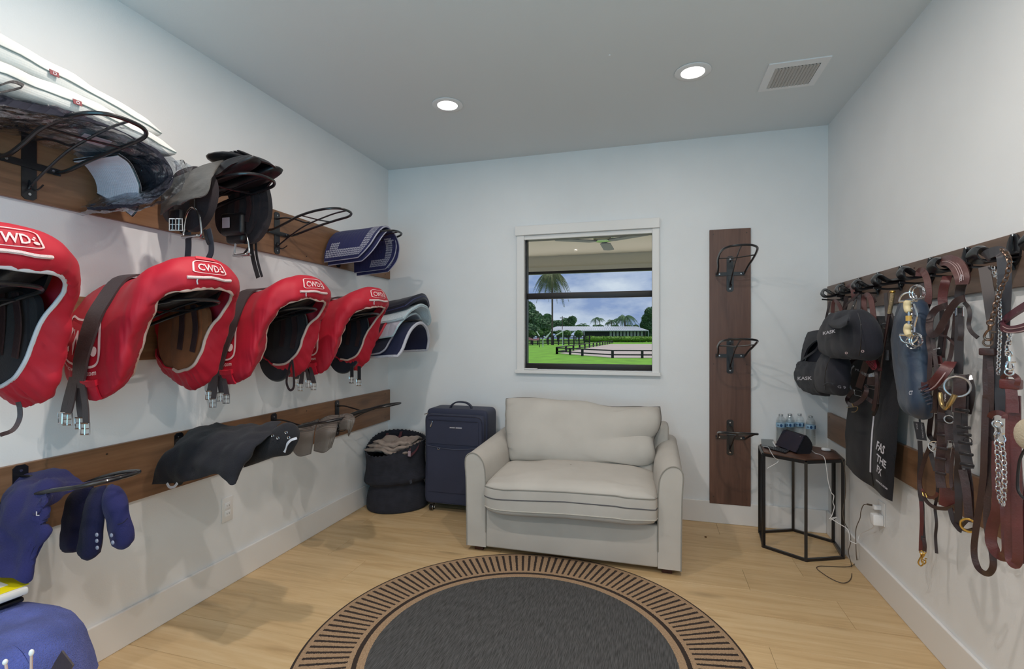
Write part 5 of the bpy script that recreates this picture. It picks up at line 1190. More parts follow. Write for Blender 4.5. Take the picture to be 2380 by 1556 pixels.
h0 = hook(YH[0], nm[0])
for y, l in zip(YH[1:], nm[1:]): dup(h0, (XH, y, 1.60), l)

def strap(root, pts, w_, m, n=5, th=.004, name='strap', nrm=FN):
    return make(name, G().ribbon(cr(pts, n), w_, th, nrm), m, root)
def ring(root, c, R, r, m=M_steel, ax=FN, name='ring', sx=1, sy=1): return make(name, G().torus(c, R, r, ax, 22, 7, sx, sy), m, root)
def snap(root, a, b, m, s=1.0):
    a = Vector(a); b = Vector(b); d = (b-a).normalized(); sd = d.cross(Vector(FN)).normalized(); g = G()
    g.torus(a, .008*s, .0025*s, FN, 14, 6); g.tube([a+d*.008*s, a+d*.022*s], [.006*s, .0045*s], 8)
    L_ = (b-a).length
    P = [a+d*.02*s, a+d*L_*.55+sd*.006*s, a+d*L_*.85+sd*.009*s, b, a+d*L_*.85-sd*.008*s, a+d*L_*.6-sd*.007*s]
    g.tube(cr(P, 4), .0032*s, 7); g.tube([a+d*L_*.5-sd*.004*s, a+d*L_*.5-sd*.015*s], .0025*s, 6)
    return make('snap_hook', g, m, root)
LINK = {}
def chain(root, pts, R, r, m, step=None, name='link', stuff=False):
    P = cr(pts, 8); D = [0]
    for a, b in zip(P, P[1:]): D.append(D[-1]+(b-a).length)
    st = step or R*2.3; n = int(D[-1]/st); G_ = G()
    key = (R, r, m.name)
    for i in range(n+1):
        s = i*st; k = 0
        while k < len(D)-2 and D[k+1] < s: k += 1
        u = (s-D[k])/max(1e-9, D[k+1]-D[k]); p = P[k].lerp(P[k+1], min(1, u)); d = (P[k+1]-P[k]).normalized()
        nrm = Vector(FN).normalized(); sd = d.cross(nrm).normalized(); a = .6 if i % 2 else -.75; ax = (nrm*math.cos(a)+sd*math.sin(a)).normalized(); v = ax.cross(d).normalized()
        if stuff: G_.tube([p+d*R*1.45*math.cos(2*PI*q/10)+v*R*math.sin(2*PI*q/10) for q in range(10)], r, 5, closed=True)
        else:
            if key not in LINK:
                g = G(); g.tube([Vector((R*1.45*math.cos(2*PI*q/12), R*math.sin(2*PI*q/12), 0)) for q in range(12)], r, 5, closed=True); o = make(name, g, m, root, local=True); LINK[key] = o.data
            else: o = bpy.data.objects.new(name, LINK[key]); COL.link(o); o.parent = root
            M = Matrix((d, v, ax)).transposed().to_4x4(); M.translation = p-WO[root.name]; o.matrix_local = M
    if stuff: o = make(name, G_, m, root); o['kind'] = 'stuff'

# ---- caps and their neighbours near the corner
M_cap = weave('washed_black_denim', (27, 27, 38), 900, .9, .15, .2); M_cap2 = weave('navy_black_cotton', (20, 22, 36), 900, .9, .12, .15)
def puffy(root, name, cols, th, m, seed, e=.5, wr=.012): return cloth(root, name, [[PX(x, y, X) for x, y, X in c] for c in cols], th, m, wr, seed, 14, 8, 8, True, e)
M_lin = mat('navy_cap_lining', (22, 27, 44), .9)
capA = thing('cap', 'dark navy cap hanging lowest and leftmost, its hollow inside turned up to the corner', 'cap', PX(1893, 900, .96))
cloth(capA, 'lining', [[PX(1856, 842, 1.0), PX(1866, 852, .99), PX(1876, 864, .98)], [PX(1872, 806, 1.02), PX(1890, 825, 1.02), PX(1908, 856, 1.0)], [PX(1905, 782, 1.02), PX(1925, 805, 1.02), PX(1940, 842, 1.0)]], .012, M_lin, .004, 2)
puffy(capA, 'crown', [[(1834, 832, 1.0), (1840, 858, .99), (1850, 884, .99)], [(1860, 838, .98), (1864, 872, .95), (1874, 910, .96)], [(1895, 842, .96), (1898, 880, .92), (1903, 920, .94)], [(1934, 836, .97), (1934, 880, .93), (1928, 922, .95)]], .06, M_cap2, 3)
cloth(capA, 'folded_brim', [[PX(1840, 840, 1.0), PX(1852, 842, .98), PX(1864, 846, .97)], [PX(1856, 800, 1.02), PX(1866, 808, .99), PX(1877, 815, .98)], [PX(1876, 776, 1.02), PX(1884, 786, .99), PX(1893, 796, .98)], [PX(1908, 769, 1.02), PX(1912, 780, .99), PX(1916, 788, .98)], [PX(1936, 772, 1.01), PX(1936, 782, .99), PX(1936, 790, .98)]], .012, M_cap2, .003, 5, 14, 6, 4)
strap(capA, [PX(1862, 838, .955), PX(1880, 826, .93), PX(1898, 812, .93), PX(1908, 792, .94)], .012, M_cap2, name='adjusting_strap')
g = text_geo('KASK', lambda x, y: PX(1853+34*x, 884-11*y-1*x, .868), 1, .02); make('embroidery', g, M_pipingw, capA, smooth=False)
strap(capA, [z4(400, 620, .99), z4(430, 530, 1.0), z4(455, 420, 1.01), z4(470, 350, 1.02)], .012, M_db, name='hanging_strap')
capC = thing('cap', 'black cap hanging upside down, lower and behind the foremost one', 'cap', PX(1928, 917, .955))
puffy(capC, 'crown', [[(1915, 820, .96), (1903, 850, .95), (1892, 880, .94), (1902, 909, .95)], [(1933, 818, .93), (1928, 850, .91), (1924, 885, .90), (1928, 917, .91)], [(1950, 820, .94), (1952, 850, .92), (1953, 885, .91), (1950, 919, .92)], [(1964, 822, .97), (1970, 850, .96), (1976, 885, .95), (1968, 916, .95)]], .07, M_cap, 8, .5, .008)
make('panel_seam', G().tube(cr([PX(1933, 826, .868), PX(1922, 850, .852), PX(1917, 880, .852), PX(1918, 906, .868)], 5), .0018, 5), M_blk, capC)
make('fold', G().tube(cr([PX(1914, 896, .862), PX(1925, 890, .850), PX(1938, 895, .860)], 5), .004, 6), M_cap, capC)
g = text_geo('G 9', lambda x, y: PX(1946+20*x, 902-9*y+3*x, .855), 1, .02); make('embroidery', g, mat('grey_thread2', (110, 110, 120), .7), capC, smooth=False)
capB = thing('cap', 'black denim cap hanging foremost below the third hook, white letters on its front', 'cap', PX(1972, 835, .925))
puffy(capB, 'crown', [[(1927, 742, .94), (1912, 768, .92), (1908, 800, .92), (1916, 822, .93)], [(1950, 727, .93), (1945, 762, .90), (1941, 805, .90), (1946, 832, .91)], [(1985, 721, .93), (1985, 762, .90), (1985, 805, .90), (1986, 836, .91)], [(2008, 732, .95), (2018, 772, .92), (2023, 808, .92), (2016, 832, .93)], [(2020, 752, .97), (2034, 782, .95), (2040, 810, .95), (2032, 824, .95)]], .09, M_cap, 5, .45, .008)
cloth(capB, 'bill', [[PX(1926, 745, .86), PX(1929, 755, .85), PX(1938, 762, .85)], [PX(1945, 744, .84), PX(1948, 756, .82), PX(1955, 763, .82)], [PX(1975, 731, .85), PX(1973, 744, .82), PX(1970, 754, .82)]], .008, M_cap2, .002, 4, 12, 5, 5)
make('panel_seam', G().tube(cr([PX(1994, 728, .88), PX(2001, 755, .842), PX(2001, 800, .84), PX(1996, 828, .865)], 5), .0018, 5), M_blk, capB)
g = text_geo('KASK', lambda x, y: PX(1912+30*x, 779-10*y-6*x, .835), 1, .03); make('embroidery', g, M_pipingw, capB, smooth=False)
for q in ((1967, 821), (2005, 817)): ring(capB, PX(q[0], q[1], .85), .0045, .0014, M_stitch, name='eyelet')
strap(capB, [PX(1975, 738, .95), PX(1982, 715, .99), PX(1992, 690, 1.01), PX(1996, 684, 1.02)], .010, M_blk, name='hanging_strap')
strap(capB, [PX(1996, 728, .96), PX(1997, 700, 1.0), PX(1998, 686, 1.02)], .020, M_db, name='hanging_strap')
# straps of the far hooks
t = thing('halter', 'brown stitched leather halter strap on the two far hooks above the caps', 'halter', PX(1950, 740, 1.02))
strap(t, [z4(495, 530, 1.03), z4(500, 450, 1.03), z4(505, 370, 1.03), z4(520, 345, 1.03), z4(555, 370, 1.02), z4(585, 440, 1.02), z4(580, 500, 1.02)], .018, M_pad)
strap(t, [z4(600, 490, 1.04), z4(625, 400, 1.04), z4(635, 300, 1.04)], .022, M_db)
strap(t, [z4(590, 470, 1.0), z4(640, 380, 1.0), z4(720, 310, 1.0), z4(760, 270, 1.0)], .010, M_br)
strap(t, [z4(640, 200, 1.05), z4(680, 190, 1.03), z4(700, 240, 1.01), z4(710, 300, 1.01), z4(700, 340, 1.01)], .020, M_pad)
t = thing('halter', 'brown leather halter with gold buckles hanging over the black garment bag', 'halter', PX(2020, 900, 1.0))
strap(t, [z4(825, 480, 1.0), z4(815, 400, 1.0), z4(815, 310, 1.0), z4(850, 285, .99), z4(885, 340, .985), z4(905, 470, .98), z4(920, 580, .98), z4(945, 700, .98)], .022, M_pad)
strap(t, [z4(900, 300, 1.02), z4(925, 360, 1.02)], .014, M_br)
for (a, b, w1, h1) in ((915, 655, .028, .03), (960, 820, .02, .022)): pass
g = G(); P = [z4(895, 610, .97), z4(940, 612, .97), z4(968, 680, .97), z4(955, 725, .97), z4(925, 715, .97)]; g.tube(cr(P, 3), .0022, 6); make('gold_buckle', g, M_gold, t)
ring(t, z4(960, 820, .97), .011, .0018, M_gold)
strap(t, [z4(945, 720, .985), z4(935, 840, .985), z4(930, 880, .985)], .014, M_db)
strap(t, [z4(890, 880, .98), z4(960, 990, .98), z4(975, 1050, .98)], .016, M_rb)
strap(t, [z4(735, 920, .99), z4(690, 950, .99), z4(650, 1010, .99), z4(630, 1060, .99)], .018, M_br)
strap(t, [z4(710, 1000, .98), z4(680, 1040, .98), z4(675, 1110, .98), z4(665, 1180, .98), z4(690, 1240, .98)], .006, M_pipingw)
strap(t, [z4(840, 960, .975), z4(800, 1090, .975), z4(760, 1220, .975)], .030, M_br)
strap(t, [z4(895, 1090, .975), z4(885, 1190, .975)], .034, M_br)
strap(t, [z4(930, 1010, .97), z4(945, 1150, .97), z4(935, 1280, .97), z4(920, 1390, .97), z4(905, 1450, .97)], .014, M_br)
strap(t, [z4(830, 1190, .97), z4(840, 1250, .96), z4(800, 1330, .955), z4(730, 1385, .955), z4(670, 1385, .96), z4(645, 1340, .97), z4(670, 1290, .98), z4(715, 1240, .98)], .020, M_br, name='noseband')
strap(t, [z4(825, 1310, .975), z4(900, 1360, .975)], .020, M_br)
g = G(); g.tube([z4(712, 1235, .965), z4(795, 1255, .965), z4(790, 1308, .965), z4(725, 1290, .965)], .0022, 6, closed=True); make('silver_buckle', g, M_steel, t)
g = G(); g.tube([z4(825, 1185, .965), z4(925, 1200, .965), z4(920, 1235, .965), z4(860, 1222, .965)], .0022, 6, closed=True); make('silver_buckle', g, M_steel, t)
strap(t, [z4(640, 1415, .955), z4(700, 1412, .95), z4(745, 1410, .95), z4(748, 1435, .95), z4(725, 1460, .95), z4(690, 1462, .95)], .003, M_gold, name='gold_end', th=.003)
make('gold_keeper', G().tube([z4(695, 1380, .95), z4(710, 1412, .95)], .003, 6), M_gold, t)
g = G()
for k in range(9): g.tube(cr([z4(835+8*k-3, 960+10*k-3, .955), z4(880+6*k, 925+13*k, .945), z4(925+2*k, 925+9*k, .95)], 3), .0022, 5)
o = make('wound_red_cord', g, mat('dark_red_cord', (132, 26, 44), .6), t); o['kind'] = 'stuff'
solo('clear_tag', G().sheet(wrinkle(refine([[z4(790, 1050, .94), z4(780, 1075, .94)], [z4(850, 1080, .935), z4(850, 1110, .935)], [z4(915, 1065, .94), z4(915, 1105, .94)]], 5, 4), .003, 40), .0015), film('clear_tag_film', (.85, .86, .88), .2, .15, .5), 'crumpled clear plastic tag on the red cord of the halter', 'tag')
# garment bag
M_gb = mat('black_canvas', (28, 28, 34), .9, vary=.25, vscale=9, bump=.25, bscale=300, sheen=.2)
t = thing('garment_bag', 'long black canvas boot bag with white zip and lettering hanging on the right wall', 'bag', PX(2020, 1150, 1.08))
A = [[PX(2005, 735, 1.08), PX(1976, 850, 1.075), PX(1973, 950, 1.07), PX(1967, 1020, 1.065), PX(1963, 1080, 1.06)],
     [PX(2025, 735, 1.06), PX(2004, 850, 1.05), PX(2000, 950, 1.04), PX(1996, 1040, 1.035), PX(1992, 1108, 1.04)],
     [PX(2045, 735, 1.06), PX(2036, 850, 1.06), PX(2030, 950, 1.055), PX(2026, 1050, 1.05), PX(2026, 1133, 1.06)],
     [PX(2062, 735, 1.05), PX(2058, 850, 1.04), PX(2054, 950, 1.03), PX(2050, 1050, 1.03), PX(2052, 1155, 1.045)],
     [PX(2086, 735, 1.06), PX(2094, 850, 1.06), PX(2091, 950, 1.06), PX(2081, 1070, 1.06), PX(2075, 1166, 1.07)]]
cloth(t, 'bag_body', A, .03, M_gb, .008, 4, 6, 8, 8, True, .35)
strap(t, [PX(2031, 968, 1.022), PX(2027, 1010, 1.02), PX(2024, 1060, 1.02), PX(2023, 1098, 1.025)], .006, M_pipingw, name='zip')
strap(t, [PX(2026, 1100, 1.03), PX(2029, 1125, 1.035), PX(2030, 1131, 1.04)], .004, M_black, name='zip_end')
def tx(s, x0, y0, dx_, dy_, hx, hy, X, root, m=M_pipingw, name='lettering'):
    make(name, text_geo(s, lambda x, y: PX(x0+dx_*x+hx*y, y0+dy_*x+hy*y, X), 1, .03), m, root, smooth=False)
tx('FAS', 2035, 1043, 19, 14, 5, -26, 1.006, t); tx('THE', 2036, 1070, 22, 20, 3, -22, 1.006, t); tx('FX', 2037, 1095, 11, 13, 2, -22, 1.008, t); tx('WWW.PLUS.COM', 2035, 1118, 27, 22, 1, -6, 1.010, t)
tx('PIL', 1987, 862, 12, 2, 0, -7, 1.02, t)
solo('swing_tag', G().rbox((-.001, -.012, -.045), (.001, .012, .0), .0005, 1, Matrix.Translation(z4(1045, 840, .99))), mat('silver_tag', (120, 124, 134), .3, metal=.5, bump=.4), 'small silver tag hanging beside the riding whip', 'tag')
# whip
t = thing('riding_whip', 'dark riding whip with gold-wrapped handle hanging over the garment bag', 'whip', z4(900, 1500, .99))
make('gold_grip', G().tube([z4(1100, 262, .985), z4(1092, 330, .985), z4(1080, 400, .985), z4(1068, 470, .985)], .0085, 10), mat('gold_wrap', (176, 156, 122), .35, metal=.7, bump=.6, bscale=300), t)
make('knob', G().ell(z4(1100, 255, .985), (.011, .011, .008)), M_brass, t)
make('shaft', G().tube([z4(1068, 475, .985), z4(1040, 640, .985), z4(1005, 850, .985), z4(980, 1050, .985), z4(965, 1200, .985), z4(950, 1380, .985)], [.0065, .006, .0055, .005, .005, .0045], 8), M_br, t)
strap(t, [z4(950, 1380, .985), z4(925, 1450, .985), z4(905, 1495, .985)], .014, M_blk, name='keeper')
t = thing('strap_with_ring', 'dark strap with small silver ring hanging left of the whip', 'strap', z4(1030, 600, 1.0))
strap(t, [z4(1030, 265, 1.02), z4(1040, 400, 1.02), z4(1045, 520, 1.01), z4(1050, 580, 1.01)], .014, M_db); ring(t, z4(1018, 595, 1.0), .011, .0018)
strap(t, [z4(1090, 470, 1.02), z4(1120, 560, 1.02), z4(1130, 640, 1.02), z4(1118, 700, 1.02)], .008, M_db)
# blue bag
t = thing('helmet_bag', 'slate blue nylon bag with gathered base and hanging swing tag', 'bag', PX(2140, 970, 1.0))
A = [[PX(2096, 700, 1.05), PX(2087, 780, 1.04), PX(2092, 870, 1.03), PX(2100, 930, 1.02), PX(2114, 962, 1.01)],
     [PX(2108, 695, 1.0), PX(2104, 780, .98), PX(2112, 870, .97), PX(2120, 935, .97), PX(2130, 970, .98)],
     [PX(2130, 695, .99), PX(2130, 780, .97), PX(2134, 870, .96), PX(2140, 935, .96), PX(2146, 973, .98)],
     [PX(2148, 700, 1.02), PX(2150, 780, 1.0), PX(2156, 870, .99), PX(2166, 930, .99), PX(2160, 966, 1.0)]]
cloth(t, 'nylon_body', A, .07, mat('slate_blue_nylon', (46, 60, 80), .38, vary=.15, vscale=8, bump=.3, bscale=18, sheen=.3), .010, 4, 8, 8, 8, True, .5)
make('base_rim', G().tube(cr([PX(2096, 895, .985), PX(2102, 935, .975), PX(2118, 962, .97), PX(2143, 973, .97), PX(2162, 962, .985)], 5), .003, 6), mat('rim_blue', (70, 82, 106), .4), t)
for k in range(6): make('pleat', G().tube(cr([PX(2136+4*k, 905+7*k, .935), PX(2150+3*k, 897+8*k, .93), PX(2163, 893+9*k, .95)], 4), .003, 5), M_case, t)
tx('CT', 2112, 918, 9, 0, 1, -13, .905, t, name='printed_mark')
t = thing('swing_tag', 'black rectangular swing tag with white lettering under the blue bag', 'tag', PX(2137, 1025, 1.0))
A = [[PX(2123, 980, .99), PX(2131, 1022, .99)], [PX(2147, 983, .99), PX(2154, 1025, .99)]]
make('card', G().sheet(refine(A, 2, 2), .0015), mat('tag_black', (34, 34, 42), .5), t, smooth=False)
make('lettering', text_geo('CHAPS CLASSIC', lambda x, y: PX(2141+4*x-5*y*.8+2, 985+34*x+0*y, .988), 1, 0), M_pipingw, t, smooth=False)
make('lettering', text_geo('BLACK', lambda x, y: PX(2132+2*x-5*y, 985+14*x, .988), 1, 0), M_pipingw, t, smooth=False)
make('loop', G().tube([PX(2137, 972, .99), PX(2138, 982, .99)], .003, 6), M_blk, t)
# bits
t = thing('snaffle_bits', 'cluster of D-ring bits with a cream mouthpiece hanging from the fifth hook', 'horse bit', zA(130, 900, .915))
def dring(c, s, m=M_chrome, R=.028):
    a = zA(*c, .915); d = Vector((0, 0, 1)); sd = Vector(FN).normalized().cross(d); g = G()
    P = [a+sd*R*math.cos(q)+d*s*R*1.15*math.sin(q) for q in [PI*k/12 for k in range(13)]]; g.tube(P, .0032, 7); g.tube([P[0], P[-1]], .0045, 8)
    make('d_ring', g, m, t)
dring((115, 595), 1); dring((120, 885), -1)
for c, r in (((185, 520), .034), ((205, 525), .030), ((150, 950), .030), ((180, 930), .032), ((190, 935), .026)): ring(t, zA(*c, .93), r*.78, .0028, M_chrome, ax=(-.9, -.45, 0), name='loose_ring')
M_cream = mat('cream_rubber', (222, 204, 160), .45)
make('mouthpiece', G().tube(cr([zA(110, 590, .91), zA(105, 640, .91), zA(118, 690, .91)], 4), [.009]*1+[.012]*7+[.008], 10), M_cream, t)
make('mouthpiece', G().tube(cr([zA(118, 790, .91), zA(105, 840, .91), zA(120, 890, .91)], 4), [.008]*1+[.012]*7+[.009], 10), M_cream, t)
make('lozenge', G().tube([zA(120, 720, .91), zA(120, 765, .91)], .010, 10), mat('amber_lozenge', (206, 166, 84), .35), t)
make('joint', G().tube([zA(118, 685, .91), zA(120, 722, .91)], .004, 6), M_steel, t); make('joint', G().tube([zA(120, 762, .91), zA(118, 795, .91)], .004, 6), M_steel, t)
tw = G(); 
for q in (0, PI): tw.tube([zA(145+5*math.sin(k*.9+q), 610+7*k, 0.92+.004*math.cos(k*.9+q)) for k in range(40)], .003, 5)
make('twisted_wire', tw, M_steel, t)
make('cheek', G().tube(cr([zA(165, 620, .915), zA(185, 680, .915), zA(190, 730, .915), zA(172, 800, .915), zA(168, 860, .915)], 4), .0032, 6), M_chrome, t)
# strap bundle on hook 5
t = thing('bridle', 'dark brown bridle behind the blue bag, left of the padded bridle', 'bridle', zB(230, 1400, 1.06))
strap(t, [zA(235, 580, 1.07), zA(240, 800, 1.07), zA(255, 1000, 1.07), zA(260, 1150, 1.06)], .034, M_cap)
strap(t, [zA(205, 380, 1.03), zA(215, 330, 1.03), zA(250, 345, 1.02), zA(280, 420, 1.02), zA(290, 520, 1.02), zA(285, 620, 1.02)], .022, M_pad, name='padded_strap')
strap(t, [zA(235, 440, 1.05), zA(260, 540, 1.05), zA(270, 640, 1.05)], .03, M_db)
strap(t, [zA(305, 595, 1.04), zA(275, 680, 1.04), zA(262, 780, 1.04), zA(275, 880, 1.04), zA(290, 950, 1.04)], .012, M_br)
strap(t, [zB(205, 370, 1.09), zB(210, 500, 1.09), zB(203, 640, 1.09), zB(206, 780, 1.09), zB(222, 900, 1.09), zB(225, 1050, 1.09), zB(235, 1190, 1.09)], .016, M_db)
strap(t, [zB(215, 870, 1.085), zB(222, 1000, 1.085), zB(215, 1180, 1.085), zB(212, 1280, 1.085)], .013, M_rb); strap(t, [zB(235, 1170, 1.085), zB(245, 1230, 1.085), zB(243, 1280, 1.085)], .013, M_br)
snap(t, zB(222, 1290, 1.085), zB(210, 1400, 1.085), M_brass, .9); snap(t, zB(240, 1285, 1.085), zB(235, 1385, 1.085), M_brass, .8)
strap(t, [zB(300, 0, 1.03), zB(300, 140, 1.03), zB(285, 270, 1.03), zB(285, 330, 1.03), zB(325, 380, 1.03)], .016, M_br)
strap(t, [zB(345, 150, 1.035), zB(345, 260, 1.035), zB(330, 360, 1.035)], .012, M_br)
ring(t, zB(330, 420, 1.03), .020, .0025, M_chrome); ring(t, zB(310, 410, 1.035), .016, .0025, M_chrome, ax=(-.9, -.3, 0))
strap(t, [zB(290, 410, 1.04), zB(240, 540, 1.04), zB(205, 680, 1.04), zB(215, 780, 1.04), zB(260, 870, 1.04), zB(330, 920, 1.04), zB(430, 930, 1.04), zB(500, 905, 1.04)], .013, M_br, name='rein')
strap(t, [zB(295, 460, 1.05), zB(310, 540, 1.05), zB(335, 620, 1.05)], .014, M_db)
strap(t, [zB(220, 770, 1.035), zB(270, 835, 1.035), zB(330, 830, 1.035), zB(350, 800, 1.035)], .010, M_rb)
make('brass_buckle', G().tube([zB(225, 790, 1.03), zB(255, 805, 1.03), zB(262, 835, 1.03), zB(235, 825, 1.03)], .0022, 6, closed=True), M_brass, t)
strap(t, [zB(350, 180, 1.05), zB(352, 500, 1.05), zB(348, 800, 1.05), zB(330, 920, 1.05), zB(342, 1050, 1.05), zB(334, 1160, 1.05), zB(343, 1298, 1.05)], .009, M_db)
# bridle on hook 6
t = thing('bridle', 'brown padded bridle with large ring bit hanging from the sixth hook', 'bridle', zB(550, 1100, 1.03))
P = cr([zA(405, 255, 1.03), zA(470, 245, 1.00), zA(540, 290, .985), zA(580, 380, .98), zA(580, 450, .98)], 5)
make('crown_pad', G().ribbon(P, [.030+.012*math.sin(PI*i/len(P)) for i in range(len(P))], .012, FN), M_pad, t)
for d in (-.010, 0, .010):
    make('stitch_line', G().tube([p+Vector((-.006, -.006, d*.3))+Vector((.012, -.010, 0))*d*60*.5 for p in P[2:-2]], .0011, 4), M_stitch, t)
tx('CWD', 2234, 653, 3, -14, -6, -2, .965, t, name='gold_lettering')
strap(t, [zA(580, 440, .985), zA(562, 500, .99), zA(552, 570, .99)], .026, M_db)
strap(t, [zA(450, 380, 1.04), zA(435, 430, 1.03), zA(420, 490, 1.03), zA(410, 560, 1.03), zA(415, 640, 1.03)], .028, M_rb)
strap(t, [zA(553, 640, 1.0), zA(557, 800, 1.0), zA(552, 950, 1.0), zA(550, 1100, 1.0), zA(548, 1220, 1.0)], .024, M_db)
g = G(); g.tube([zA(528, 645, .985), zA(590, 645, .985), zA(588, 720, .985), zA(530, 720, .985)], .0025, 6, closed=True); make('square_buckle', g, M_chrome, t)
strap(t, [zA(570, 700, .985), zA(565, 800, .985), zA(572, 880, .985), zA(560, 935, .985)], .014, M_db, name='strap_tip')
strap(t, [zA(600, 570, .985), zA(540, 590, .98), zA(480, 660, .975), zA(420, 770, .97), zA(370, 860, .965), zA(320, 885, .965), zA(298, 840, .975), zA(305, 740, .99), zA(350, 670, 1.0), zA(420, 640, 1.01), zA(450, 630, 1.01)], .022, M_br, name='browband')
strap(t, [zA(598, 605, 1.0), zA(632, 650, 1.0), zA(645, 720, 1.0), zA(635, 800, 1.0), zA(660, 860, 1.0), zA(712, 908, 1.0)], .011, M_db, name='loose_strap_tip')
strap(t, [zA(405, 660, 1.03), zA(405, 800, 1.03), zA(395, 920, 1.03), zA(380, 1060, 1.03)], .014, M_db)
strap(t, [zA(460, 700, 1.04), zA(455, 800, 1.04), zA(430, 900, 1.04), zA(415, 1080, 1.04)], .010, M_br)
strap(t, [zA(520, 700, 1.01), zA(505, 880, 1.01), zA(480, 1060, 1.01), zA(440, 1160, 1.0)], .012, M_br)
strap(t, [zA(385, 885, 1.0), zA(450, 905, 1.0), zA(520, 975, 1.0)], .007, M_br)
strap(t, [zA(290, 890, .97), zA(290, 960, .97), zA(305, 1060, .97), zA(298, 1200, .97), zA(295, 1330, .97), zA(300, 1440, .975), zA(310, 1556, .98)], .013, M_br)
strap(t, [zA(325, 890, .975), zA(335, 1000, .975), zA(355, 1150, .975), zA(358, 1300, .975), zA(345, 1440, .98), zA(345, 1556, .985)], .012, M_br)
for a, b in ((295, 1350), (355, 1345), (360, 1010)): make('buckle', G().tube([zA(a-22, b, .962), zA(a+22, b-10, .962)], .003, 6), M_steel, t)
P = cr([zA(400, 1105, 1.0), zA(320, 1120, 1.01), zA(240, 1180, 1.01), zA(195, 1260, .99), zA(215, 1320, .96), zA(270, 1335, .945), zA(340, 1300, .94), zA(400, 1230, .945), zA(450, 1160, .96), zA(480, 1120, .98)], 5)
make('noseband', G().ribbon(P, .034, .006, FN), M_rb, t); make('noseband_edge', G().tube([p+Vector((-.004, -.004, -.014)) for p in P], .002, 5), M_stitch, t)
ring(t, zA(535, 1330, .965), .033, .0035, mat('satin_ring', (176, 172, 172), .3, metal=.9), ax=(-.5, -.86, 0), name='bit_ring')
make('brass_bit', G().tube(cr([zA(390, 1380, .955), zA(392, 1440, .95), zA(408, 1500, .945)], 4), [.005]+[.007]*7+[.005], 10), M_gold, t)
make('brass_bit', G().tube(cr([zA(515, 1400, .955), zA(490, 1450, .95), zA(455, 1500, .945)], 4), [.008]+[.0075]*7+[.005], 10), M_gold, t)
make('brass_joint', G().tube(cr([zA(405, 1495, .945), zA(430, 1522, .943), zA(458, 1500, .945)], 4), .0055, 8), M_gold, t)
strap(t, [zA(430, 1330, .985), zA(430, 1440, .98), zA(425, 1556, .985)], .036, M_br); tx('CWD', 2198, 934, 1, -18, -5, 0, .96, t, name='gold_lettering')
strap(t, [zA(550, 1230, .99), zA(560, 1330, .99), zA(555, 1430, .99), zA(550, 1556, .99)], .034, M_br); strap(t, [zA(610, 1230, 1.02), zA(640, 1340, 1.02), zA(635, 1450, 1.02), zA(610, 1556, 1.02)], .03, M_db)
strap(t, [zB(375, 0, 1.0), zB(392, 200, 1.0), zB(385, 400, 1.0), zB(370, 560, 1.0), zB(372, 680, 1.0), zB(385, 760, 1.0)], .028, M_br)
for y in (210, 325, 435, 520, 640): make('keeper', G().rbox((-.016, -.004, -.005), (.016, .004, .005), .002, 1, Matrix.Translation(zB(388-(y > 500)*12, y, .992)) @ Matrix.Rotation(-.86, 4, 'Z')), M_db, t)
strap(t, [zB(430, 110, .99), zB(450, 180, .99), zB(440, 220, .99)], .018, M_db); ring(t, zB(445, 195, .985), .013, .0022)
strap(t, [zB(440, 230, 1.0), zB(448, 320, 1.0), zB(450, 390, 1.0)], .024, M_br); g = G(); g.tube([zB(438, 370, .99), zB(470, 372, .99), zB(482, 430, .99), zB(432, 430, .99)], .0022, 6, closed=True); make('buckle', g, M_steel, t)
strap(t, [zB(440, 430, 1.01), zB(432, 540, 1.01), zB(440, 640, 1.01)], .014, M_br); strap(t, [zB(485, 420, 1.0), zB(468, 560, 1.0), zB(462, 700, 1.0), zB(472, 765, 1.0), zB(495, 740, 1.0), zB(510, 560, 1.0), zB(525, 420, 1.0)], .010, M_br)
strap(t, [zB(440, 760, 1.04), zB(440, 860, 1.04), zB(430, 920, 1.04)], .05, M_rb)
strap(t, [zB(525, 0, .99), zB(515, 150, .99), zB(512, 300, .99), zB(525, 480, .99), zB(518, 680, 1.0), zB(525, 850, 1.0), zB(520, 980, 1.0), zB(515, 1080, 1.0)], .020, M_db)
strap(t, [zB(560, 0, 1.0), zB(550, 200, 1.0), zB(560, 350, 1.0), zB(580, 480, 1.0), zB(600, 600, 1.0)], .030, M_db)
for y in (120, 260, 320, 390, 480, 570): make('keeper', G().rbox((-.019, -.004, -.005), (.019, .004, .005), .002, 1, Matrix.Translation(zB(552+(y-120)*.09, y, .985)) @ Matrix.Rotation(-.86, 4, 'Z')), M_blk, t)
strap(t, [zB(580, 320, 1.01), zB(600, 450, 1.01), zB(610, 580, 1.01)], .010, M_db)
strap(t, [zB(555, 610, 1.0), zB(585, 760, 1.0), zB(600, 900, 1.0), zB(612, 1040, 1.0)], .022, M_br); strap(t, [zB(600, 600, 1.02), zB(622, 760, 1.02), zB(628, 1000, 1.02)], .014, M_br)
strap(t, [zB(455, 930, 1.02), zB(480, 1030, 1.0), zB(520, 1090, .99), zB(545, 1110, .99)], .016, M_db)
ring(t, zB(605, 1068, .98), .020, .0038, M_brass); strap(t, [zB(640, 1100, .99), zB(590, 1110, .99), zB(545, 1085, .99), zB(590, 1030, .99)], .010, M_db)
ring(t, zB(597, 372, 1.0), .011, .0016, M_db, name='small_ring')
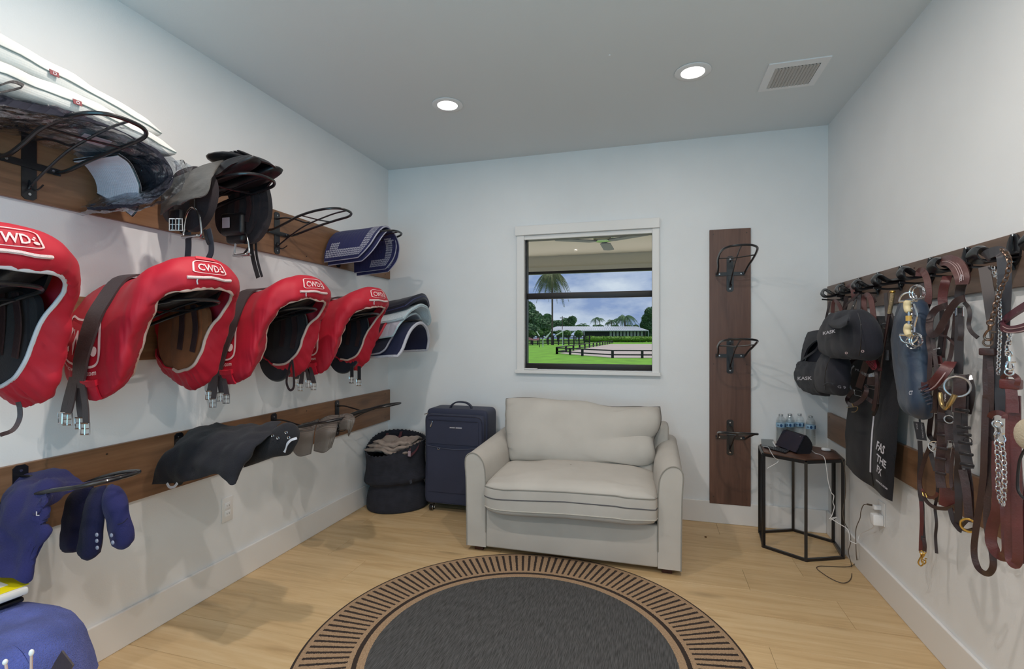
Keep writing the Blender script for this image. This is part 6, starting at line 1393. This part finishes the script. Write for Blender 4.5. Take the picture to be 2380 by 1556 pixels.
# chain leads on hook 7
t = thing('chain_lead', 'dark leather lead with heavy curb chain over the chain hook', 'lead rope', zB(750, 1450, 1.0))
strap(t, [zA(770, 300, 1.0), zA(785, 400, .995), zA(812, 560, .99), zA(835, 720, .99), zA(865, 860, .99), zA(875, 1000, .99), zA(880, 1300, .99), zA(885, 1556, .99)], .028, M_db)
strap(t, [zA(780, 220, .985), zA(800, 190, .975), zA(880, 165, .97), zA(925, 190, .965), zA(940, 260, .965), zA(945, 450, .965), zA(935, 700, .97), zA(920, 1000, .975), zA(915, 1300, .98), zA(925, 1556, .98)], .030, mat('black_bridle_leather', (44, 40, 46), .4, coat=.2))
chain(t, [zA(925, 155, .955), zA(965, 195, .94), zA(985, 250, .935), zA(978, 330, .935), zA(950, 410, .935), zA(925, 460, .935), zA(900, 530, .935), zA(868, 620, .935), zA(858, 690, .935), zA(835, 750, .935)], .0058, .0019, M_copper)
snap(t, zA(825, 780, .935), zA(800, 930, .935), M_copper, 1.0)
ring(t, zA(800, 950, .94), .010, .0028, M_copper)
make('keeper', G().rbox((-.018, -.012, -.011), (.018, .012, .011), .004, 2, Matrix.Translation(zA(800, 1030, .95)) @ Matrix.Rotation(-.86, 4, 'Z')), M_br, t)
strap(t, [zA(790, 1060, .955), zA(785, 1250, .955), zA(790, 1400, .955), zA(778, 1556, .96)], .016, M_br); strap(t, [zA(815, 1060, .96), zA(828, 1250, .96), zA(825, 1556, .965)], .014, M_br)
strap(t, [zB(750, 0, .955), zB(742, 200, .955), zB(735, 420, .955), zB(728, 650, .96), zB(705, 850, .965), zB(668, 1080, .97), zB(650, 1280, .975), zB(675, 1400, .975), zB(725, 1455, .975), zB(775, 1460, .975), zB(808, 1400, .975), zB(800, 1290, .975), zB(765, 1130, .975), zB(755, 960, .975), zB(772, 700, .975), zB(788, 400, .975), zB(785, 150, .975), zB(780, 0, .975)], .016, M_br, name='rein_loop')
t = thing('chain_lead', 'brown leather lead with bright thin chain and silver snap beside the first', 'lead rope', zB(900, 1340, 1.0))
chain(t, [zA(845, 305, .985), zA(860, 380, .98), zA(885, 330, .975), zA(895, 460, .96), zA(900, 600, .955), zA(905, 760, .955), zA(900, 950, .955), zA(892, 1120, .955), zA(888, 1240, .955)], .0042, .0014, M_chrome, name='thin_chain', stuff=True)
chain(t, [zA(975, 350, .99), zA(972, 500, .99), zA(968, 650, .99), zA(965, 860, .99)], .0042, .0014, M_chrome, name='thin_chain', stuff=True)
chain(t, [zA(985, 880, .95), zA(985, 930, .95), zA(965, 990, .95), zA(975, 1040, .95)], .0055, .0017, M_chrome)
snap(t, zA(980, 1050, .945), zA(990, 1190, .945), M_chrome, .9); ring(t, zA(985, 1205, .945), .009, .0022, M_chrome)
make('leather_keeper', G().rbox((-.022, -.014, -.014), (.022, .014, .014), .005, 2, Matrix.Translation(zA(1000, 1310, .96)) @ Matrix.Rotation(-.86, 4, 'Z')), M_rb, t)
strap(t, [zA(1000, 1350, .955), zA(1010, 1450, .955), zA(1015, 1556, .955)], .024, M_rb)
strap(t, [zA(925, 1260, .965), zA(960, 1230, .96), zA(1020, 1230, .96), zA(1060, 1270, .96), zA(1050, 1320, .96)], .012, M_rb)
strap(t, [zB(850, 60, .985), zB(845, 130, .985)], .045, M_db); strap(t, [zB(780, 180, .96), zB(800, 150, .955), zB(850, 140, .95), zB(900, 160, .95), zB(905, 190, .95)], .014, M_rb)
ring(t, zB(840, 235, .945), .010, .0025, M_chrome); snap(t, zB(850, 240, .945), zB(880, 390, .945), M_chrome, 1.0)
chain(t, [zB(835, 320, .94), zB(838, 420, .94), zB(845, 520, .94), zB(850, 640, .94), zB(848, 740, .94), zB(862, 840, .94), zB(878, 905, .94)], .0055, .0017, M_chrome)
chain(t, [zB(880, 400, .93), zB(895, 520, .93), zB(898, 640, .93), zB(900, 740, .93), zB(895, 830, .93), zB(885, 905, .93)], .0055, .0017, M_chrome)
strap(t, [zB(850, 380, .975), zB(845, 600, .975), zB(850, 800, .975), zB(840, 950, .975), zB(800, 1080, .975), zB(790, 1200, .975), zB(830, 1290, .975), zB(890, 1325, .975), zB(930, 1290, .97), zB(925, 1100, .97), zB(915, 900, .97), zB(890, 600, .98)], .027, M_rb, name='broad_strap')
t = thing('lead_strap', 'red-brown leather lead strap doubled at the bottom, nearest the right edge', 'strap', zB(990, 1380, 1.0))
strap(t, [zB(955, 0, .96), zB(952, 300, .96), zB(948, 600, .96), zB(945, 1000, .96), zB(945, 1300, .96), zB(965, 1375, .96), zB(995, 1385, .965), zB(1012, 1300, .965), zB(1005, 1000, .965), zB(1000, 600, .965), zB(990, 200, .965), zB(985, 0, .965)], .022, M_rb)
strap(t, [zB(1015, 1370, .985), zB(1020, 1100, .985), zB(1005, 800, .985), zB(985, 500, .985), zB(980, 0, .985)], .028, M_rb)
t = thing('noseband', 'maroon padded noseband loop reaching in from the right edge', 'noseband', zA(1000, 860, .98))
make('padded_loop', G().band(cr([zA(1160, 615, .93), zA(1090, 655, .95), zA(1000, 715, .97), zA(935, 770, .97), zA(925, 815, .95), zA(980, 838, .93), zA(1060, 835, .91), zA(1160, 805, .90)], 6), (.05, .05, 1), .020, .008), mat('maroon_padded_leather', (86, 38, 50), .45, vary=.1), t)
for d in (-.006, .004): make('stitch_line', G().tube(cr([p+Vector((-.004, -.004, d)) for p in (zA(930, 820, .945), zA(980, 845, .925), zA(1060, 840, .905), zA(1160, 815, .895))], 5), .0011, 4), M_stitch, t)
t = thing('sheepskin_pad', 'cream suede pad edge with dark cord at the right edge of the photo', 'pad', zB(1050, 430, .9))
c = zB(1102, 322, .90)
make('pad_body', G().ell(c, (.016, .030, .040), Matrix.Rotation(.6, 3, 'Z')), mat('cream_suede', (176, 162, 140), .95, bump=.3, bscale=200, sheen=.3), t)
make('cord', G().tube(cr([zB(1075, 430, .9), zB(1030, 520, .9), zB(1012, 640, .9), zB(1010, 760, .9), zB(1035, 820, .9), zB(1080, 860, .9)], 5), .0035, 6), M_blk, t)
# ================================================================== OUTSIDE, seen through the window
ZG = -.05
M_grass = mat('lawn', (100, 150, 22), .95, vary=.25, vscale=1.2, bump=.4, bscale=30)
M_sand = mat('arena_sand', (172, 158, 150), .95, vary=.06, vscale=.6)
M_conc = mat('patio_concrete', (222, 214, 204), .8)
M_fence = mat('dark_stained_timber', (42, 36, 38), .7, vary=.2)
struct('lawn', G().box((-160, 14, ZG-.3), (120, 260, ZG)), M_grass)
struct('patio_floor', G().box((-9, YB+T, ZG-.2), (9, 14, ZG+.04)), M_conc)  # out of view; made pale and extended to bounce light onto the patio ceiling
struct('exterior_wall', G().box((-6, YB+T, -.1), (XL-T, YB+T+.1, 3.2)).box((XR+T, YB+T, -.1), (6, YB+T+.1, 3.2)), M_wall)
struct('roof', G().box((-6, YF-.6, ZC+.14), (6, YB+T+.02, ZC+.5)), M_wall)
# covered patio ceiling and edge beam
zp = 2.72
struct('patio_ceiling', G().box((-6, YB+T, zp), (6, 8.6, zp+.15)), mat('patio_ceiling_paint', (226, 220, 200), .8))
pb = PY(1370, 628, 8.45).z; 
struct('patio_beam', G().box((-6, 8.45, pb+.03), (6, 8.75, zp)), mat('patio_beam_paint', (216, 210, 192), .8))
struct('patio_fascia', G().box((-6, 8.40, pb+.0), (6, 8.75, pb+.07)), mat('patio_fascia_cream', (196, 192, 176), .7))
struct('patio_screen_rail', G().box((-6, 8.42, pb-.045), (6, 8.50, pb)), M_bronze)
t = thing('ceiling_fan', 'grey-bladed ceiling fan on the patio ceiling outside the window', 'ceiling fan', PZ(1402, 553, zp-.1))
fc = PZ(1402, 553, zp-.12)
make('motor', G().lathe([(0, -.05), (.10, -.045), (.13, 0), (.10, .05), (.03, .06), (.03, .12), (0, .12)], fc, 28), M_steel, t)
make('motor_ring', G().torus(fc+Vector((0, 0, -.03)), .12, .012, (0, 0, 1), 28), mat('cream_ring', (190, 186, 160), .5), t)
for k in range(3):
    R_ = Matrix.Translation(fc) @ Matrix.Rotation(math.radians(-32+120*k), 4, 'Z')
    P = [(.10, -.03), (.16, -.075), (.62, -.07), (.66, .0), (.62, .075), (.16, .06), (.10, .03)]
    g = G().prism(P, 'z', -.055, -.045); g.v = [R_ @ q for q in g.v]; make('blade', g, mat('fan_blade_grey', (120, 122, 126), .5), t, smooth=False)
# arena
def gnd(px, py): return PZ(px, py, ZG)
A = [gnd(1300, 822), gnd(1423, 832.5), gnd(1600, 833.5), gnd(1640, 800), gnd(1418, 800.5), gnd(1350, 812)]
struct('arena_surface', G().prism([(p.x, p.y) for p in A], 'z', ZG, ZG+.02), M_sand)
t = thing('arena_fence', 'low dark timber fence along the near side of the riding arena', 'fence', gnd(1424, 833))
def fence_run(t, pts, h, rails, pw, ph, n_name='post'):
    for a, b in zip(pts, pts[1:]):
        for r in rails: make('rail', G().tube([a+Vector((0, 0, h*r)), b+Vector((0, 0, h*r))], ph, 4), M_fence, t, smooth=False)
    for p in pts: make('post', G().box((p.x-pw, p.y-pw, ZG), (p.x+pw, p.y+pw, ZG+h)), M_fence, t, smooth=False)
c0 = gnd(1294.5, 823.5); fr1 = [c0, gnd(1325, 825.3), gnd(1353.6, 828), gnd(1423.7, 832.8), gnd(1492.7, 833.2), gnd(1560, 833.6)]
fence_run(t, fr1, .50, (.42, .95), .08, .055)
t = thing('arena_fence', 'low dark timber fence running away along the left side of the riding arena', 'fence', gnd(1350, 806))
far = gnd(1424, 798.5); side_ = [c0.lerp(far, 1-(1-k/14)**1.9 if False else k/14) for k in range(15)]
s2 = [Vector((c0.x+(far.x-c0.x)*k/14, c0.y+(far.y-c0.y)*k/14, ZG)) for k in range(15)]
fence_run(t, s2, .55, (.35, .95), .08, .055)
# dark board fence and hedge behind
t = thing('paddock_fence', 'tall dark slatted paddock fence beyond the lawn on the left', 'fence', PY(1300, 800, 76))
for px in range(1226, 1372, 12):
    p = PY(px, 802, 76); make('post', G().box((p.x-.09, 75.9, ZG), (p.x+.09, 76.1, PY(px, 780, 76).z)), M_fence, t, smooth=False)
for k in range(6):
    z = PY(1300, 781+3.6*k, 76).z; make('board', G().box((PY(1224, 790, 76).x, 75.88, z-.06), (PY(1366, 790, 76).x, 75.95, z+.06)), M_fence, t, smooth=False)
def leafy(name, label, cat, centres, m, n, s, seed, group=None, flat=.8, wood_=None, kind=None):
    """crown of many small leaf quads scattered over lumpy balls"""
    rnd = random.Random(seed); g = G(); v = []; f = []
    for i in range(n):
        c, r = rnd.choice(centres); u = rnd.uniform(-1, 1); a = rnd.uniform(0, 2*PI); q = math.sqrt(1-u*u); rr = rnd.uniform(.75, 1.05)
        p = Vector(c)+Vector((r[0]*q*math.cos(a), r[1]*q*math.sin(a), r[2]*u))*rr
        d1 = Vector((rnd.uniform(-1, 1), rnd.uniform(-1, 1), rnd.uniform(-1, 1))).normalized()*s; d2 = d1.orthogonal().normalized()*s*.6; o = len(v)
        v += [p+d1, p+d2, p-d1, p-d2]; f.append((o, o+1, o+2, o+3))
    t = thing(name, label, cat, (centres[0][0][0], centres[0][0][1], ZG), group)
    for c, r in centres: g2 = 0
    core = G()
    for c, r in centres: core.superell(c, (r[0]*.86, r[1]*.86, r[2]*.86), 1, 1, 8, 12, lambda p: p*(1+.25*noise.noise(p*.9)))
    make('inner_foliage', core, m, t); o = make('leaves', G().add(v, f), m, t, smooth=False); o['kind'] = 'stuff'
    if not wood_ and centres[0][0].z-centres[0][1][2] > ZG: wood_ = (centres[0][0].x, centres[0][0].y, centres[0][0].z, .2)
    if wood_: make('trunk', G().tube([Vector((wood_[0], wood_[1], ZG)), Vector((wood_[0]+.1, wood_[1], wood_[2]))], [wood_[3], wood_[3]*.6], 8), M_bark, t)
    return t
M_bark = mat('bark', (96, 78, 72), .9, vary=.3, vscale=3)
M_leaf1 = mat('dark_leaf', (84, 114, 76), .8, vary=.35, vscale=.5); M_leaf2 = mat('mid_leaf', (84, 122, 58), .8, vary=.35, vscale=.6); M_leaf3 = mat('bright_hedge_leaf', (104, 142, 40), .8, vary=.3, vscale=.8)
def ball(px, py, D, rx, rz=None, ry=None):
    c = PY(px, py, D); k = D/1149*1.04; return (c, (rx*k, (ry or rx)*k, (rz or rx)*k))
leafy('hedge', 'clipped green hedge in front of the barn', 'hedge', [((PY(px, 788.5, 110)), (1.2, 1.0, .62)) for px in range(1367, 1520, 8)], M_leaf3, 3000, .17, 1)
leafy('shade_tree', 'big dark leafy tree at the left edge of the window view', 'tree', [ball(1222, 722, 86, 22, 20), ball(1236, 745, 84, 26, 22), ball(1262, 758, 85, 20, 16), ball(1228, 768, 82, 26, 14), ball(1210, 745, 86, 20, 30)], M_leaf1, 8000, .28, 2)
leafy('shade_tree', 'rounded tree behind the palm trunk, left of the barn', 'tree', [ball(1296, 758, 136, 16, 12), ball(1318, 754, 136, 17, 13), ball(1330, 744, 136, 9, 8), ball(1280, 766, 136, 20, 10), ball(1310, 768, 136, 24, 10)], M_leaf1, 6000, .32, 3)
leafy('shade_tree', 'thin-topped tree between the big tree and the palm trunk', 'tree', [ball(1272, 737, 130, 9, 7), ball(1277, 745, 100, 7, 6), ball(1268, 752, 100, 9, 7)], M_leaf1, 900, .3, 4, wood_=(PY(1272, 740, 100).x, 100, 5, .2))
leafy('shade_tree', 'tall dark tree at the right edge of the window view', 'tree', [ball(1512, 728, 136, 12, 12), ball(1504, 742, 136, 11, 10), ball(1500, 756, 136, 11, 10), ball(1514, 760, 136, 15, 16), ball(1508, 778, 136, 14, 10)], M_leaf1, 5000, .32, 5)
leafy('shrub', 'low bright shrubs behind the paddock fence', 'shrub', [ball(px, 777, 80, 9, 8) for px in (1235, 1255, 1275, 1300, 1318, 1345)], M_leaf2, 2600, .16, 6)
def palm(px, pytop, pybase, D, fl, nf, label, trunk=.14, seed=0, droop=1.0, wdt=.28, m=None, grp=None, full=True):
    c = PY(px, pytop, D); b = Vector((c.x, D, ZG)); t = thing('palm_tree', label, 'palm tree', b, grp); rnd = random.Random(seed)
    make('trunk', G().tube(cr([b, b.lerp(c, .5)+Vector((.05*trunk*8, 0, 0)), c], 6), [trunk*1.25]+[trunk]*12, 10), M_bark, t)
    for i in range(nf):
        a = 2*PI*i/nf+rnd.uniform(-.2, .2); up = rnd.uniform(-.5, .75)*1.0; L_ = fl*rnd.uniform(.85, 1.1); P = []
        for k in range(7):
            u = k/6; P.append(c+Vector((math.cos(a)*L_*(u-.12*u*u*droop), math.sin(a)*L_*(u-.12*u*u*droop), L_*(up*u-.75*droop*u*u*(1+.3*up)))))
        g = G(); side = Vector((-math.sin(a), math.cos(a), 0)); v = []; f = []
        for k in range(1, 25):
            u = k/24*6; j = min(5, int(u)); p = P[j].lerp(P[j+1], u-j); ln = wdt*fl*math.sin(PI*min(1, .12+k/26))
            for s in (-1, 1):
                e = p+side*s*ln*.75+Vector((0, 0, -ln*.75))+(P[j+1]-P[j]).normalized()*ln*.35; w_ = (P[j+1]-P[j]).normalized()*fl*.016; o = len(v); v += [p-w_, p+w_, e]; f.append((o, o+1, o+2))
        g.add(v, f); g.tube(P, fl*.008, 4); make('frond', g, m or M_leaf2, t, smooth=False)
    return t
palm(1283, 640, 802, 76, 3.5, 30, 'tall fan palm on the lawn, crown cut by the window head', .13, 1, 1.5, .34, mat('olive_frond', (96, 104, 62), .8, vary=.3, vscale=2))
palm(1452, 737, 765, 134, 4.2, 20, 'large feathery palm behind the barn on the right', .2, 2, 1.2, .24, M_leaf1)
for i, (px, py, D, fl, l) in enumerate(((1383, 740, 150, 1.9, 'small fan palm behind the barn, left of the pair'), (1394, 740, 150, 1.9, 'small fan palm behind the barn, right of the pair'), (1413, 750, 150, 1.6, 'small slender palm right of the pair'), (1421, 745, 150, 2.2, 'bushy palm right of the slender one'), (1432, 741, 150, 1.9, 'fan palm touching the large feathery palm'), (1356, 753, 150, 1.6, 'low palm behind the middle of the barn roof'), (1365, 756, 150, 1.6, 'lowest small palm left of the pair'), (1338, 757, 150, 1.8, 'low palm beside the rounded tree'))):
    palm(px, py, 790, D, fl, 9, l, .12, 10+i, 1.0, .4, M_leaf1, 'distant palms behind the barn')
leafy('shrub', 'dark low tree tops along the barn ridge', 'shrub', [ball(px, 760, 140, r_, 4) for px, r_ in ((1345, 8), (1358, 6), (1385, 8), (1395, 8), (1430, 8), (1460, 8), (1478, 6))], M_leaf1, 1500, .3, 8)
# barn
DB = 118.0
t = thing('horse_barn', 'long low horse barn with pale ribbed metal roof and grey stall fronts', 'barn', PY(1390, 795, DB))
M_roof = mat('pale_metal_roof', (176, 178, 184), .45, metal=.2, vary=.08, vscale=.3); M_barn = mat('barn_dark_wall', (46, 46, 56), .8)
e0, e1 = PY(1260, 769.5, DB), PY(1508, 768.5, DB); r0, r1 = PY(1294, 759.5, DB+7), PY(1480, 759.5, DB+7)
make('roof', G().add([e0, e1, r1, r0, e0-Vector((0, 0, .15)), e1-Vector((0, 0, .15)), r1-Vector((0, 0, .15)), r0-Vector((0, 0, .15))], [(0, 1, 2, 3), (7, 6, 5, 4), (0, 4, 5, 1), (1, 5, 6, 2), (2, 6, 7, 3), (3, 7, 4, 0)]), M_roof, t, smooth=False)
for k in range(1, 48):
    u = k/48; a = e0.lerp(e1, u); b = r0.lerp(r1, u); make('roof_rib', G().tube([a+Vector((0, 0, .04)), b+Vector((0, 0, .04))], .05, 4), mat('roof_rib', (222, 222, 226) if k % 3 else (120, 122, 130), .4), t, smooth=False)
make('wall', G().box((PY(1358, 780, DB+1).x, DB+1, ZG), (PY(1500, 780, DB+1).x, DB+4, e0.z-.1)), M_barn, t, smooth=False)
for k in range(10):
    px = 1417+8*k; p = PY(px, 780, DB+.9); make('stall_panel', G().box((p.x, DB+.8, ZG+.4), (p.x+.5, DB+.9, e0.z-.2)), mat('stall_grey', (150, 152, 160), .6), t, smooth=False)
for px in (1262, 1281, 1300, 1320, 1340, 1358, 1507): p = PY(px, 780, DB); make('post', G().box((p.x-.08, DB-.08, ZG), (p.x+.08, DB+.08, e0.z)), M_roof, t, smooth=False)
t = thing('shade_sail', 'pink shade sail beside the palm trunk on the left', 'shade sail', PY(1240, 790, 60))
A = [[PY(1224, 782, 60), PY(1226, 790, 60)], [PY(1240, 788, 60), PY(1243, 792, 60)], [PY(1254, 785, 60), PY(1255, 791, 60)]]
make('fabric', G().sheet(refine(A, 4, 3), .04), mat('pink_canvas', (206, 130, 146), .8), t)
for q in (1225, 1254): p = PY(q, 784, 60); make('sail_post', G().tube([(p.x, 60, ZG), p], .05, 6), M_fence, t)
t = thing('hay_elevator', 'white slanted poles behind the paddock fence', 'poles', PY(1300, 785, 61))
p = PY(1262, 790, 61); make('pole', G().tube([(p.x, 61, ZG), p], .07, 6), M_trim, t); p = PY(1308, 771, 61); make('pole', G().tube([(p.x, 61, ZG), p], .05, 6), M_trim, t)
for a, b in (((1247, 771), (1254, 782)), ((1290, 781), (1308, 771)), ((1262, 790), (1275, 778)), ((1270, 786), (1280, 772))): make('pole', G().tube([PY(*a, 61), PY(*b, 61)], .07, 6), M_trim, t)
p = PY(1307, 740, 120); t = thing('utility_pole', 'thin utility pole above the trees left of centre', 'pole', (p.x, 120, ZG)); make('pole', G().tube([(p.x, 120, ZG), (p.x, 120, PY(1307, 735, 120).z)], .09, 6), M_bark, t); make('cross_arm', G().box((p.x-.6, 119.9, p.z), (p.x+.6, 120.1, p.z+.15)), M_bark, t, smooth=False)
